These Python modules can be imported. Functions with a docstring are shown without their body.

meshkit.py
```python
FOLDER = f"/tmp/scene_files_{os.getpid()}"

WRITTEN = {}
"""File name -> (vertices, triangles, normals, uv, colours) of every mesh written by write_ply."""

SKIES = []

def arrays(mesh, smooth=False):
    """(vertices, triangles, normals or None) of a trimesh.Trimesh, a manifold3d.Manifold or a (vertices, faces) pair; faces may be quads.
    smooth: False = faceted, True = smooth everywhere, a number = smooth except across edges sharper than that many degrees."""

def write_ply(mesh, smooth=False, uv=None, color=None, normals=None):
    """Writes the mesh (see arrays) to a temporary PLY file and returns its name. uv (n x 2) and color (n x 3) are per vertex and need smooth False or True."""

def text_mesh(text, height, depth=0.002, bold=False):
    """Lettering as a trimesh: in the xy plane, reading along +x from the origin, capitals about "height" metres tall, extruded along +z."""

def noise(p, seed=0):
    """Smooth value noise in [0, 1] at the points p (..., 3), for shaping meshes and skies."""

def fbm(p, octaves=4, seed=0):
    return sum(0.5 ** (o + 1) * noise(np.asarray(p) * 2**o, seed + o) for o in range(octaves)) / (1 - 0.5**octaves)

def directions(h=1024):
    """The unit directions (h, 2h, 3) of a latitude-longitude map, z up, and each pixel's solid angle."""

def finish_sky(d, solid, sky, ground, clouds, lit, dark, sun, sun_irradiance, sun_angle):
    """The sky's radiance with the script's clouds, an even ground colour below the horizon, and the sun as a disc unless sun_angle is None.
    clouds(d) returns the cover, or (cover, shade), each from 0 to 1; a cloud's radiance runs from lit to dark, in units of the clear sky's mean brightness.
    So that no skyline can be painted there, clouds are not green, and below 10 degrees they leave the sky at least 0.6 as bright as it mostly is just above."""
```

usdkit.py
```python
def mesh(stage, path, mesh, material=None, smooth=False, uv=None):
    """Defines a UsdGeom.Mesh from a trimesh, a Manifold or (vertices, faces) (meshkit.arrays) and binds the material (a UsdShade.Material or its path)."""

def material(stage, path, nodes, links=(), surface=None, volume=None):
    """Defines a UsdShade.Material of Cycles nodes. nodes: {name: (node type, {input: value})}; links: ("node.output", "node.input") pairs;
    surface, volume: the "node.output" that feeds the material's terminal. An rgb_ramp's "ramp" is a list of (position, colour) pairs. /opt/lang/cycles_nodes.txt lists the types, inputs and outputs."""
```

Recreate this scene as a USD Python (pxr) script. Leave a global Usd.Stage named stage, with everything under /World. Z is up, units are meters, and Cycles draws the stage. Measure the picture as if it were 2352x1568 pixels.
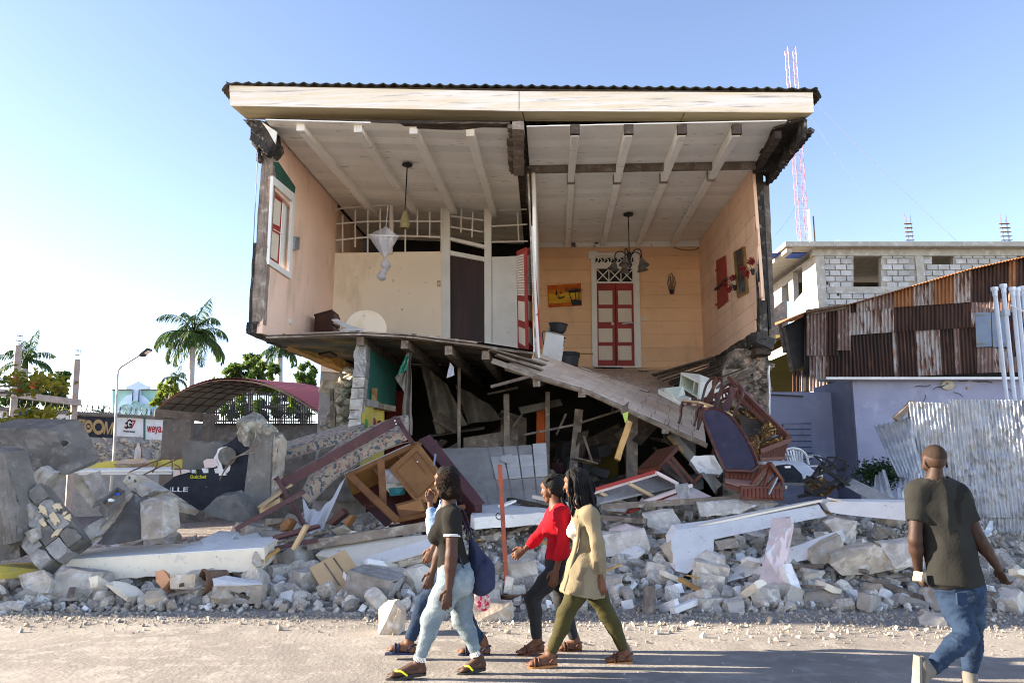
import math, random, numpy as np, trimesh, usdkit, meshkit
from pxr import Usd, UsdGeom, UsdLux, UsdShade, Gf, Sdf, Vt
from scipy.spatial import ConvexHull
from shapely.geometry import Polygon
RD = random.Random(7)
stage = Usd.Stage.CreateInMemory()
UsdGeom.Xform.Define(stage, '/World')
UsdGeom.Scope.Define(stage, '/World/Looks')
# ---------------------------------------------------------------- camera
PITCH, EYE, FOC = math.atan(0.1749), 1.6, 1750.0      # focal length in units of a picture 2352 wide
cam = UsdGeom.Camera.Define(stage, '/World/camera')
cam.AddTranslateOp().Set(Gf.Vec3d(0, 0, EYE))
cam.AddRotateXOp().Set(90 + math.degrees(PITCH))
cam.CreateHorizontalApertureAttr(36.0)
cam.CreateVerticalApertureAttr(24.0)
cam.CreateFocalLengthAttr(36.0 * FOC / 2352)
cam.CreateClippingRangeAttr(Gf.Vec2f(0.05, 5000))
cam.CreateExposureAttr(2.3)
# ---------------------------------------------------------------- sky and sun
SUN_EL, SUN = math.radians(19.0), np.array([-1.0, 0.06, 0.0])
SUN = SUN / np.linalg.norm(SUN) * math.cos(SUN_EL) + np.array([0, 0, math.sin(SUN_EL)])
sky_mat = usdkit.material(stage, '/World/Looks/sky', {
 'sky': ('sky_texture', {'sky_type': 'single_scattering', 'sun_disc': False, 'sun_elevation': SUN_EL,
   'sun_rotation': math.atan2(SUN[0], SUN[1]), 'air_density': 0.85, 'aerosol_density': 0.4, 'ozone_density': 1.0}),
 'tint': ('mix', {'mix_type': 'multiply', 'fac': 1.0, 'color2': (1.04, .95, .99)}),
 'b': ('background_shader', {'strength': 0.08})}, [('sky.color', 'tint.color1'), ('tint.color', 'b.color')], surface='b.background')
dome = UsdLux.DomeLight.Define(stage, '/World/sky')
UsdShade.MaterialBindingAPI.Apply(dome.GetPrim()).Bind(sky_mat)
dome.GetPrim().SetCustomDataByKey('kind', 'structure')
sun = UsdLux.DistantLight.Define(stage, '/World/sun')
sun.CreateIntensityAttr(1.25); sun.CreateAngleAttr(0.5); sun.CreateNormalizeAttr(True)
sun.CreateColorAttr(Gf.Vec3f(1.0, 0.86, 0.68))
_x = np.cross([0, 0, 1.0], SUN); _x /= np.linalg.norm(_x); _y = np.cross(SUN, _x)
sun.AddTransformOp().Set(Gf.Matrix4d(*[float(a) for r in ((*_x, 0), (*_y, 0), (*SUN, 0), (0, 0, 0, 1)) for a in r]))
# ---------------------------------------------------------------- points from picture positions
CT, ST = math.cos(PITCH), math.sin(PITCH)
def ray(px, py):
 u, v = px - 1176.0, py - 784.0
 return np.array([u, FOC * CT + v * ST, FOC * ST - v * CT])
def P(px, py, d):                       # the point seen at (px, py) that stands d metres ahead
 r = ray(px, py)
 return np.array([0, 0, EYE]) + r * (d / r[1])
def PP(px, py, p0, n):                  # where that line of sight meets a plane
 r, o = ray(px, py), np.array([0, 0, EYE])
 return o + r * (np.dot(np.asarray(p0) - o, n) / np.dot(r, n))
def PZ(px, py, z=0.0):
 return PP(px, py, (0, 0, z), (0, 0, 1))
def crop(x0, y0, w, W=2352.0):
 k = w / W
 return lambda cx, cy: ((x0 + cx * k) / 1.0884, (y0 + cy * k) / 1.0884)
# ---------------------------------------------------------------- mesh helpers: each gives (vertices, triangles)
A = np.asarray
def norm(v):
 v = A(v, float); return v / (np.linalg.norm(v) + 1e-12)
def join(*ms):
 vs, fs, n = [], [], 0
 for v, f in ms:
  vs.append(A(v, float)); fs.append(A(f, int) + n); n += len(v)
 return np.vstack(vs), np.vstack(fs)
def hull(p):
 p = A(p, float)
 h = ConvexHull(p)
 used = np.unique(h.simplices); idx = -np.ones(len(p), int); idx[used] = np.arange(len(used))
 v, f = p[used], idx[h.simplices]
 c = v.mean(0); n = np.cross(v[f[:, 1]] - v[f[:, 0]], v[f[:, 2]] - v[f[:, 0]])
 flip = ((v[f].mean(1) - c) * n).sum(1) < 0
 f[flip] = f[flip][:, ::-1]
 return v, f
_BF = np.array([[0,2,3],[0,3,1],[4,5,7],[4,7,6],[0,1,5],[0,5,4],[2,6,7],[2,7,3],[0,4,6],[0,6,2],[1,3,7],[1,7,5]])
def frame(x, y=None, up=(0, 0, 1)):     # orthonormal axes (rows) with the first along x
 x = norm(x)
 if y is None:
  y = np.cross(up, x)
  if np.linalg.norm(y) < 1e-6: y = np.cross((0, 1, 0), x)
 y = norm(A(y) - np.dot(y, x) * x)
 return np.array([x, y, np.cross(x, y)])
def rot(ax=0, ay=0, az=0):              # rows are the turned axes (degrees)
 a, b, c = (math.radians(t) for t in (ax, ay, az))
 X = np.array([[1,0,0],[0,math.cos(a),-math.sin(a)],[0,math.sin(a),math.cos(a)]])
 Y = np.array([[math.cos(b),0,math.sin(b)],[0,1,0],[-math.sin(b),0,math.cos(b)]])
 Z = np.array([[math.cos(c),-math.sin(c),0],[math.sin(c),math.cos(c),0],[0,0,1]])
 return (Z @ Y @ X).T
def box(c, s, R=None, bev=0.0):
 h = A(s, float) / 2
 if bev:
  b = min(bev, h.min() * .9)
  pts = np.array([[sx * (h[0] - b * (k != 0)), sy * (h[1] - b * (k != 1)), sz * (h[2] - b * (k != 2))]
      for sx in (-1, 1) for sy in (-1, 1) for sz in (-1, 1) for k in range(3)])
  v, f = hull(pts)
 else:
  v = np.array([[x, y, z] for z in (-1, 1) for y in (-1, 1) for x in (-1, 1)]) * h; f = _BF
 if R is not None: v = v @ A(R)
 return v + A(c), f
def beam(p0, p1, w, h, up=(0, 0, 1), bev=0.0, ext=0.0):     # a bar from p0 to p1, w across and h along "up"
 p0, p1 = A(p0, float), A(p1, float); F = frame(p1 - p0, up=up)
 return box((p0 + p1) / 2, (np.linalg.norm(p1 - p0) + 2 * ext, w, h), F, bev)
def tube(pts, r, n=6, cap=True):
 p = A(pts, float); r = np.broadcast_to(r, (len(p),)).astype(float)
 t = np.gradient(p, axis=0); t /= np.linalg.norm(t, axis=1, keepdims=True) + 1e-12
 a = np.zeros_like(p); a0 = np.cross(t[0], (0, 0, 1) if abs(t[0][2]) < .9 else (1, 0, 0))
 for i in range(len(p)):
  a0 = a0 - np.dot(a0, t[i]) * t[i]; a0 /= np.linalg.norm(a0) + 1e-12; a[i] = a0
 b, g = np.cross(t, a), np.arange(n) * 2 * np.pi / n
 v = p[:, None] + r[:, None, None] * (np.cos(g)[None, :, None] * a[:, None] + np.sin(g)[None, :, None] * b[:, None])
 m = len(p)
 i, j = np.meshgrid(np.arange(m - 1), np.arange(n), indexing='ij')
 q = np.stack([i * n + j, i * n + (j + 1) % n, (i + 1) * n + (j + 1) % n, (i + 1) * n + j], -1).reshape(-1, 4)
 f = np.vstack([q[:, [0, 1, 2]], q[:, [0, 2, 3]]]); v = v.reshape(-1, 3)
 if cap:
  k = len(v); v = np.vstack([v, p[0], p[-1]]); J = np.arange(n)
  f = np.vstack([f, np.stack([np.full(n, k), (J + 1) % n, J], 1), np.stack([np.full(n, k + 1), (m - 1) * n + J, (m - 1) * n + (J + 1) % n], 1)])
 return v, f
def lathe(prof, c=(0, 0, 0), axis=(0, 0, 1), n=16):         # profile of (radius, height)
 F = frame(axis); g = np.arange(n) * 2 * np.pi / n
 v = np.array([A(c) + r * (math.cos(t) * F[1] + math.sin(t) * F[2]) + h * F[0] for r, h in prof for t in g])
 i, j = np.meshgrid(np.arange(len(prof) - 1), np.arange(n), indexing='ij')
 q = np.stack([i * n + j, i * n + (j + 1) % n, (i + 1) * n + (j + 1) % n, (i + 1) * n + j], -1).reshape(-1, 4)
 return v, np.vstack([q[:, [0, 1, 2]], q[:, [0, 2, 3]]])
def prism(pts, ext, holes=()):          # a flat outline of 3-D points pushed along ext
 p = A(pts, float); ext = A(ext, float)
 n = np.zeros(3)
 for i in range(len(p)): n += np.cross(p[i] - p[0], p[(i + 1) % len(p)] - p[0])
 if np.dot(n, ext) > 0: p = p[::-1]; n = -n
 n = norm(n); F = frame(norm(p[1] - p[0]), np.cross(n, norm(p[1] - p[0])))
 rings = [p] + [A(h, float) for h in holes]
 V2 = [((r - p[0]) @ F[:2].T) for r in rings]
 poly = Polygon(V2[0], [h for h in V2[1:]])
 if not poly.is_valid: poly = poly.buffer(0)
 if poly.geom_type != 'Polygon': poly = max(poly.geoms, key=lambda g: g.area)
 from shapely.geometry.polygon import orient
 poly = orient(poly)
 v2, f = trimesh.creation.triangulate_polygon(poly, engine='earcut')
 off = (p - p[0]) @ F[2]
 def up3(q): return p[0] + q @ F[:2] + 0
 top = up3(A(v2)); bot = top + ext
 m = len(top); f = A(f)
 fn = np.cross(top[f[0, 1]] - top[f[0, 0]], top[f[0, 2]] - top[f[0, 0]])
 if np.dot(fn, ext) > 0: f = f[:, ::-1]
 out = [(np.vstack([top, bot]), np.vstack([f, f[:, ::-1] + m]))]
 for ring in [poly.exterior] + list(poly.interiors):
  q = up3(A(ring.coords)[:-1]); k = len(q); I = np.arange(k); J = (I + 1) % k
  sv = np.vstack([q, q + ext]); sf = np.vstack([np.stack([I, I + k, J + k], 1), np.stack([I, J + k, J], 1)])
  e = np.cross(q[1] - q[0], ext)
  out.append((sv, sf))
 v, f = join(*out)
 t = trimesh.Trimesh(v, f, process=True); t.merge_vertices(); trimesh.repair.fix_normals(t)
 return A(t.vertices), A(t.faces)
def jag(pts, amp, step, seed=0, sides=None):    # breaks up the edges of an outline
 r = random.Random(seed); p = [A(q, float) for q in pts]; out = []
 for i in range(len(p)):
  a, b = p[i], p[(i + 1) % len(p)]; out.append(a)
  if sides is not None and i not in sides: continue
  L = np.linalg.norm(b - a); k = int(L / step); t = norm(b - a)
  m = norm(np.cross(np.cross(p[1] - p[0], p[2] - p[1]), t))
  for j in range(1, k):
   out.append(a + (b - a) * ((j + r.uniform(-.35, .35)) / k) + m * r.uniform(-amp, amp))
 return out
def subdiv(m, n=1):
 v, f = m
 for _ in range(n): v, f = trimesh.remesh.subdivide(v, f)
 return v, f
def sub_to(m, e):
 v, f = trimesh.remesh.subdivide_to_size(m[0], m[1], e, max_iter=20)
 t = trimesh.Trimesh(v, f, process=True); t.merge_vertices(); return A(t.vertices), A(t.faces)
def rough(m, amp, sc=6.0, seed=0):      # pushes the points about with smooth noise
 v, f = A(m[0], float), m[1]
 d = np.stack([meshkit.fbm(v * sc + 17.3 * k + seed, 3, seed + k) - .5 for k in range(3)], 1)
 return v + d * 2 * amp, f
def stone(s, seed, cuts=6, sub=1, amp=.06, c=(0, 0, 0), R=None):      # an angular lump about s (x, y, z) across
 r = np.random.default_rng(seed)
 q = r.normal(size=(cuts * 2 + 8, 3)); q /= np.abs(q).max(1, keepdims=True) ** .7 * np.linalg.norm(q, axis=1, keepdims=True) ** .3
 q = q * r.uniform(.75, 1, (len(q), 1)); v, f = hull(q)
 v, f = subdiv((v, f), sub)
 v, f = rough((v, f), amp, 2.6, seed % 97)
 v = v * A(s) / 2
 if R is not None: v = v @ A(R)
 return v + A(c), f
def block(s, seed, c=(0, 0, 0), R=None, nb=2, amp=.05, e=None):       # a squared block with broken corners and worn faces
 r = np.random.default_rng(seed); h = np.ones(3)
 pts = []
 for sx in (-1, 1):
  for sy in (-1, 1):
   for sz in (-1, 1):
    b = r.uniform(.03, .1) if r.random() > nb / 8 else r.uniform(.25, .8)
    for k in range(3):
     q = np.array([sx, sy, sz], float); q[k] -= q[k] * b * r.uniform(.6, 1.4); pts.append(q)
 v, f = hull(pts)
 v = v * A(s) / 2
 v, f = sub_to((v, f), e or max(s) * .32)
 v, f = rough((v, f), amp * min(s), 1.6 / min(s), seed % 89)
 if R is not None: v = v @ A(R)
 return v + A(c), f
def grid(fn, nu, nv, thick=None):       # a surface fn(u, v) -> point
 U, V = np.meshgrid(np.linspace(0, 1, nu + 1), np.linspace(0, 1, nv + 1), indexing='ij')
 v = np.array([fn(a, b) for a, b in zip(U.ravel(), V.ravel())])
 i, j = np.meshgrid(np.arange(nu), np.arange(nv), indexing='ij'); w = nv + 1
 q = np.stack([i * w + j, (i + 1) * w + j, (i + 1) * w + j + 1, i * w + j + 1], -1).reshape(-1, 4)
 f = np.vstack([q[:, [0, 1, 2]], q[:, [0, 2, 3]]])
 if thick is None: return v, f
 m = len(v); I = []
 for a in range(nu): I += [(a * w, (a + 1) * w), ((a + 1) * w + nv, a * w + nv)]
 for b in range(nv): I += [(b + 1, b), (nu * w + b, nu * w + b + 1)]
 I = A(I)
 s = np.vstack([np.stack([I[:, 0], I[:, 0] + m, I[:, 1] + m], 1), np.stack([I[:, 0], I[:, 1] + m, I[:, 1]], 1)])
 return np.vstack([v, v + A(thick)]), np.vstack([f, f[:, ::-1] + m, s])
def quad(a, b, c, d, ext):
 return prism([a, b, c, d], ext)
def lerp(a, b, t): return A(a, float) * (1 - t) + A(b, float) * t
def curve(pts, n=16):                   # a smooth line through the points
 p = A(pts, float); q = np.vstack([2 * p[0] - p[1], p, 2 * p[-1] - p[-2]]); out = []
 for s in np.linspace(0, len(p) - 1 - 1e-9, n):
  i = int(s); t = s - i; a, b, c, d = q[i:i + 4]
  out.append(.5 * (2 * b + (c - a) * t + (2 * a - 5 * b + 4 * c - d) * t * t + (3 * b - a - 3 * c + d) * t ** 3))
 return A(out)
# ---------------------------------------------------------------- prims
_n, BASE = {}, {}
def numbered(path):
 k = _n.get(path, 0); _n[path] = k + 1
 return path if k == 0 else f'{path}_{k:03d}'
def say(p, label=None, cat=None, group=None, kind=None):
 p = p.GetPrim() if hasattr(p, 'GetPrim') else p
 for k, v in (('label', label), ('category', cat), ('group', group), ('kind', kind)):
  if v: p.SetCustomDataByKey(k, v)
 return p
def thing(name, label, cat, base=(0, 0, 0), group=None):
 path = numbered('/World/' + name); x = UsdGeom.Xform.Define(stage, path)
 x.AddTranslateOp().Set(Gf.Vec3d(*map(float, base))); BASE[path] = A(base, float)
 say(x, label, cat, group); return path
def obj(name, mesh, mat, parent=None, smooth=False, label=None, uv=None):   # one Mesh; points are given in the world
 path = numbered((parent or '/World') + '/' + name)
 b = BASE.get(parent, np.zeros(3)); v, f = mesh; v = A(v, float) - b; BASE[path] = b
 m = usdkit.mesh(stage, path, (v, f), MAT[mat] if isinstance(mat, str) else mat, smooth=smooth, uv=uv)
 if label: say(m, label)
 return path
def single(name, mesh, mat, label, cat, group=None, kind=None, smooth=False):   # a thing of one mesh
 v = A(mesh[0]); b = np.array([v[:, 0].mean(), v[:, 1].mean(), v[:, 2].min()]) if kind is None else np.zeros(3)
 path = numbered('/World/' + name)
 m = usdkit.mesh(stage, path, (v - b, mesh[1]), MAT[mat] if isinstance(mat, str) else mat, smooth=smooth)
 m.AddTranslateOp().Set(Gf.Vec3d(*map(float, b))); BASE[path] = b
 say(m, label, cat, group, kind); return path
def clone(src, loc, rz=0, scale=1, label=None, group=None, cat=None):
 name = src.rsplit('/', 1)[1]; path = numbered('/World/' + name)
 x = UsdGeom.Xform.Define(stage, path); pr = x.GetPrim()
 pr.GetReferences().AddInternalReference(Sdf.Path(src)); pr.SetInstanceable(True)
 x.ClearXformOpOrder()
 x.AddTranslateOp(opSuffix='at').Set(Gf.Vec3d(*map(float, loc))); x.AddRotateZOp(opSuffix='at').Set(float(rz)); x.AddScaleOp(opSuffix='at').Set(Gf.Vec3f(scale, scale, scale))
 say(pr, label, cat, group); return path
# ---------------------------------------------------------------- materials
MAT = {}
def M(name, c, c2=None, sc=3.0, lo=.4, hi=.62, rgh=.85, bump=.25, bsc=30.0, st=(1, 1, 1), vary=.0, metal=0.0, spot=None, spec=.3, dist=.02, trans=0.0, dirt=None, det=5.0, sheen=0.0, coat=0.0):
 """colour c, patches of c2, a further colour spot = (colour, scale, from, to, stretch), dirt the same; grain and bump from noise"""
 N = {'tc': ('texture_coordinate', {}), 'mp': ('mapping', {'scale': st}), 'p': ('principled_bsdf', {'roughness': rgh, 'metallic': metal, 'specular_ior_level': spec, 'sheen_weight': sheen, 'coat_weight': coat})}
 L = [('tc.object', 'mp.vector')]
 N['n1'] = ('noise_texture', {'scale': sc, 'detail': det, 'roughness': .62}); L.append(('mp.vector', 'n1.vector'))
 N['r1'] = ('rgb_ramp', {'ramp': [(lo, c), (hi, c2 if c2 is not None else tuple(x * .82 for x in c))]}); L.append(('n1.fac', 'r1.fac'))
 last = 'r1.color'
 for k, s in (('a', spot), ('b', dirt)):
  if s:
   col, ssc, a, b = s[:4]; sst = s[4] if len(s) > 4 else (1, 1, 1)
   N['mp' + k] = ('mapping', {'scale': sst, 'location': (3.1, 7.7, 1.3)}); N['n' + k] = ('noise_texture', {'scale': ssc, 'detail': 6.0, 'roughness': .6})
   N['r' + k] = ('rgb_ramp', {'ramp': [(a, (0, 0, 0)), (b, (1, 1, 1))]}); N['x' + k] = ('mix', {'mix_type': 'mix', 'color2': col})
   L += [('tc.object', 'mp' + k + '.vector'), ('mp' + k + '.vector', 'n' + k + '.vector'), ('n' + k + '.fac', 'r' + k + '.fac'), ('r' + k + '.color', 'x' + k + '.fac'), (last, 'x' + k + '.color1')]
   last = 'x' + k + '.color'
 if vary:
  N['oi'] = ('object_info', {}); N['mr'] = ('map_range', {'from_min': 0.0, 'from_max': 1.0, 'to_min': 1 - vary, 'to_max': 1 + vary}); N['hs'] = ('hsv', {})
  L += [('oi.random', 'mr.value'), ('mr.result', 'hs.value'), (last, 'hs.color')]; last = 'hs.color'
 L.append((last, 'p.base_color'))
 if bump:
  N['n2'] = ('noise_texture', {'scale': bsc, 'detail': 4.0, 'roughness': .6}); N['bp'] = ('bump', {'strength': bump, 'distance': dist})
  L += [('mp.vector', 'n2.vector'), ('n2.fac', 'bp.height'), ('bp.normal', 'p.normal')]
 surf = 'p.BSDF'
 if trans:
  N['tr'] = ('translucent_bsdf', {}); N['mx'] = ('mix_closure', {'fac': trans}); L += [(last, 'tr.color'), ('p.BSDF', 'mx.closure1'), ('tr.BSDF', 'mx.closure2')]; surf = 'mx.closure'
 MAT[name] = usdkit.material(stage, '/World/Looks/' + name, N, L, surface=surf)
 return MAT[name]
M('road', (.27, .245, .215), (.20, .18, .16), sc=.9, bump=.35, bsc=26, spot=((.31, .285, .25), 5, .5, .62), dirt=((.15, .135, .12), .5, .5, .7), dist=.03)
M('dirt', (.2, .175, .15), (.14, .12, .105), sc=2, bump=.8, bsc=14, spot=((.33, .3, .27), 7, .52, .6), dist=.06)
M('mound_dirt', (.34, .295, .24), (.21, .18, .145), sc=3, bump=.9, bsc=16, spot=((.52, .48, .43), 9, .5, .6), dist=.07)
M('concrete', (.30, .285, .265), (.235, .22, .205), sc=4, bump=.5, bsc=28, vary=.12, spot=((.38, .36, .34), 9, .55, .7), dist=.03)
M('grey_concrete', (.165, .15, .13), (.12, .108, .093), sc=3, bump=.5, bsc=25, vary=.1, spot=((.23, .21, .185), 6, .56, .7), dist=.03)
M('dark_concrete', (.12, .115, .105), (.08, .076, .07), sc=2.5, bump=.5, bsc=20, vary=.08, spot=((.18, .17, .155), 5, .55, .7))
M('pale_rubble', (.60, .535, .45), (.44, .385, .315), sc=5, bump=.6, bsc=22, vary=.16, spot=((.68, .62, .54), 7, .52, .62), dirt=((.4, .34, .27), 4, .58, .72), dist=.03)
M('tan_rubble', (.47, .39, .295), (.33, .27, .2), sc=5, bump=.6, bsc=22, vary=.14, spot=((.52, .49, .45), 7, .54, .66), dist=.03)
M('grey_rubble', (.40, .36, .31), (.28, .25, .21), sc=5, bump=.6, bsc=22, vary=.16, spot=((.44, .42, .4), 7, .54, .64), dist=.03)
M('white_plaster', (.76, .73, .69), (.67, .64, .6), sc=2, bump=.25, bsc=35, spot=((.5, .46, .41), 4, .6, .72), dirt=((.36, .33, .3), 14, .66, .72))
M('cream_plaster', (.78, .68, .53), (.69, .6, .46), sc=2, bump=.25, bsc=35, spot=((.5, .45, .37), 5, .6, .72), dirt=((.3, .27, .24), 16, .67, .73))
M('pink_plaster', (.66, .52, .48), (.58, .45, .41), sc=3, bump=.25, bsc=30, spot=((.62, .6, .57), 5, .55, .65))
M('salmon_plaster', (.55, .28, .15), (.46, .23, .13), sc=4, bump=.3, bsc=30)
M('yellow_paint', (.55, .43, .08), (.45, .36, .08), sc=3, bump=.25, spot=((.35, .33, .28), 6, .56, .64))
M('broken_stone', (.42, .37, .29), (.24, .21, .165), sc=6, bump=1, bsc=18, spot=((.55, .51, .42), 5, .54, .64), dirt=((.1, .09, .075), 3, .58, .7), dist=.06, vary=.12)
M('dark_stone', (.3, .235, .18), (.16, .13, .1), sc=7, bump=1, bsc=18, spot=((.42, .3, .23), 5, .52, .62), dirt=((.05, .045, .04), 4, .5, .62), dist=.06, vary=.2)
M('mortar', (.2, .18, .155), (.12, .105, .09), sc=6, bump=.8, bsc=24)
M('peach', (.82, .51, .29), (.76, .465, .26), sc=1.2, bump=.08, bsc=40, vary=.06, spot=((.5, .28, .15), 3, .62, .8, (1, 1, 4)), dirt=((.5, .33, .21), 1.3, .55, .82, (1.5, 1.5, .6)))
M('peach_side', (.84, .57, .40), (.78, .52, .36), sc=1.2, bump=.08, bsc=40, vary=.06, spot=((.45, .27, .18), 3, .62, .8, (1, 1, 4)), dirt=((.55, .38, .28), 1.3, .55, .82, (1.5, 1.5, .6)))
M('peach_left', (.86, .59, .45), (.81, .55, .41), sc=.8, bump=.06, bsc=40, spot=((.55, .38, .27), 1.2, .56, .78, (2, 2, .6)), dirt=((.4, .3, .24), 7, .66, .7))
M('cream_wall', (.9, .74, .55), (.86, .705, .52), sc=.8, bump=.05, bsc=40, spot=((.68, .53, .36), 1.4, .56, .8, (2, 2, .6)), dirt=((.5, .4, .3), 8, .67, .71))
M('white_wood', (.78, .74, .67), (.72, .68, .61), sc=3, bump=.15, bsc=40, vary=.06, st=(1, 1, 1), spot=((.45, .4, .32), 6, .66, .74))
M('ceiling_wood', (.83, .79, .71), (.77, .73, .65), sc=2, bump=.12, bsc=30, vary=.09, spot=((.13, .1, .08), 2.6, .655, .67, (1, 7, 1)), dirt=((.78, .74, .67), 2, .5, .7))
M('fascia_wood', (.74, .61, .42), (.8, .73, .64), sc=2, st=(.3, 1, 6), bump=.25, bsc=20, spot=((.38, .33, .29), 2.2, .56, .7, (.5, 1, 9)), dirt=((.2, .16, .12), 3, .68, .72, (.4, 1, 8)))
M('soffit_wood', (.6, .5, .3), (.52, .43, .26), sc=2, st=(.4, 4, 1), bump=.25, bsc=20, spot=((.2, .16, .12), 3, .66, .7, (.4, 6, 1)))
M('dark_wood', (.085, .06, .042), (.045, .034, .026), sc=4, st=(1, 1, 1), bump=.7, bsc=25, spot=((.15, .11, .08), 6, .55, .68), vary=.2)
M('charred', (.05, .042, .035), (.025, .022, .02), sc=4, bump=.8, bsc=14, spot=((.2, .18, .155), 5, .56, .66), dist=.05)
M('weathered', (.24, .19, .145), (.15, .115, .09), sc=4, bump=.6, bsc=22, spot=((.36, .31, .25), 6, .55, .68), vary=.2)
M('old_timber', (.19, .145, .105), (.1, .075, .056), sc=5, bump=.6, bsc=24, spot=((.3, .25, .2), 5, .56, .68), vary=.25)
M('under_floor', (.15, .13, .10), (.1, .085, .065), sc=3, bump=.4, bsc=20, spot=((.34, .19, .07), 1.3, .52, .66), vary=.3)
M('orange_timber', (.42, .24, .08), (.3, .165, .06), sc=4, bump=.5, bsc=20, spot=((.5, .36, .16), 5, .56, .66), vary=.2)
M('red_paint', (.33, .035, .025), (.26, .03, .024), sc=3, bump=.1, rgh=.55, spot=((.16, .03, .025), 4, .6, .75))
M('panel_cream', (.7, .6, .47), (.64, .545, .42), sc=2, bump=.06, rgh=.6)
M('door_brown', (.05, .018, .012), (.03, .012, .009), sc=2, bump=.1, rgh=.5, st=(3, 3, .4))
M('green_paint', (.03, .1, .07), (.022, .075, .055), sc=4, bump=.2)
M('turquoise', (.05, .2, .165), (.042, .17, .14), sc=2, bump=.25, bsc=30, spot=((.16, .2, .17), 7, .66, .72))
M('tile_floor', (.44, .335, .265), (.38, .285, .225), sc=3, bump=.1, rgh=.5, vary=.08, spot=((.48, .39, .32), 2, .5, .65), spec=.3)
M('tile_pale', (.5, .465, .42), (.42, .39, .35), sc=3, bump=.15, rgh=.6, vary=.07)
M('tile_grey', (.33, .295, .255), (.26, .23, .2), sc=3, bump=.15, rgh=.6, vary=.07)
M('roof_metal', (.075, .075, .062), (.045, .045, .04), sc=3, bump=.2, rgh=.6, metal=.3)
M('black', (.012, .012, .013), (.02, .02, .02), sc=5, bump=.2, rgh=.55)
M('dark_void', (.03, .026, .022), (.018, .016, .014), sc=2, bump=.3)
M('steel', (.4, .41, .42), (.3, .31, .32), sc=3, bump=.05, rgh=.4, metal=.8)
M('white_paint', (.74, .73, .7), (.66, .65, .62), sc=3, bump=.08, rgh=.55)
M('rebar', (.12, .075, .05), (.2, .11, .06), sc=8, bump=.3, rgh=.8)
M('brown_wood', (.21, .09, .027), (.15, .062, .02), sc=3, st=(1, 1, 1), bump=.15, bsc=30, rgh=.5, spot=((.12, .05, .02), 4, .6, .72))
M('honey_wood', (.24, .115, .035), (.19, .085, .026), sc=2.5, bump=.12, bsc=30, rgh=.5, spot=((.16, .07, .025), 5, .62, .72))
M('purple_wood', (.085, .035, .035), (.06, .026, .028), sc=4, bump=.15, rgh=.45, spot=((.16, .08, .07), 6, .6, .72))
M('mahogany', (.07, .019, .011), (.045, .014, .009), sc=4, bump=.1, rgh=.4, coat=.2, spot=((.16, .07, .045), 3, .58, .7))
M('red_brown', (.125, .036, .018), (.09, .027, .015), sc=4, bump=.1, rgh=.45)
M('plywood', (.5, .345, .185), (.43, .29, .155), sc=2.5, bump=.12, rgh=.65, spot=((.26, .16, .085), 4, .66, .72))
M('table_top', (.05, .04, .062), (.036, .03, .045), sc=2, bump=.04, rgh=.3, coat=.25, spot=((.08, .065, .09), 2, .5, .7))
M('drawer_wood', (.06, .02, .014), (.04, .015, .011), sc=4, bump=.1, rgh=.45)
M('upholstery', (.12, .055, .014), (.05, .025, .01), sc=18, bump=.3, bsc=60, lo=.45, hi=.55, spot=((.5, .3, .07), 16, .56, .62))
M('mattress_trim', (.3, .26, .2), bump=.1)
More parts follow.
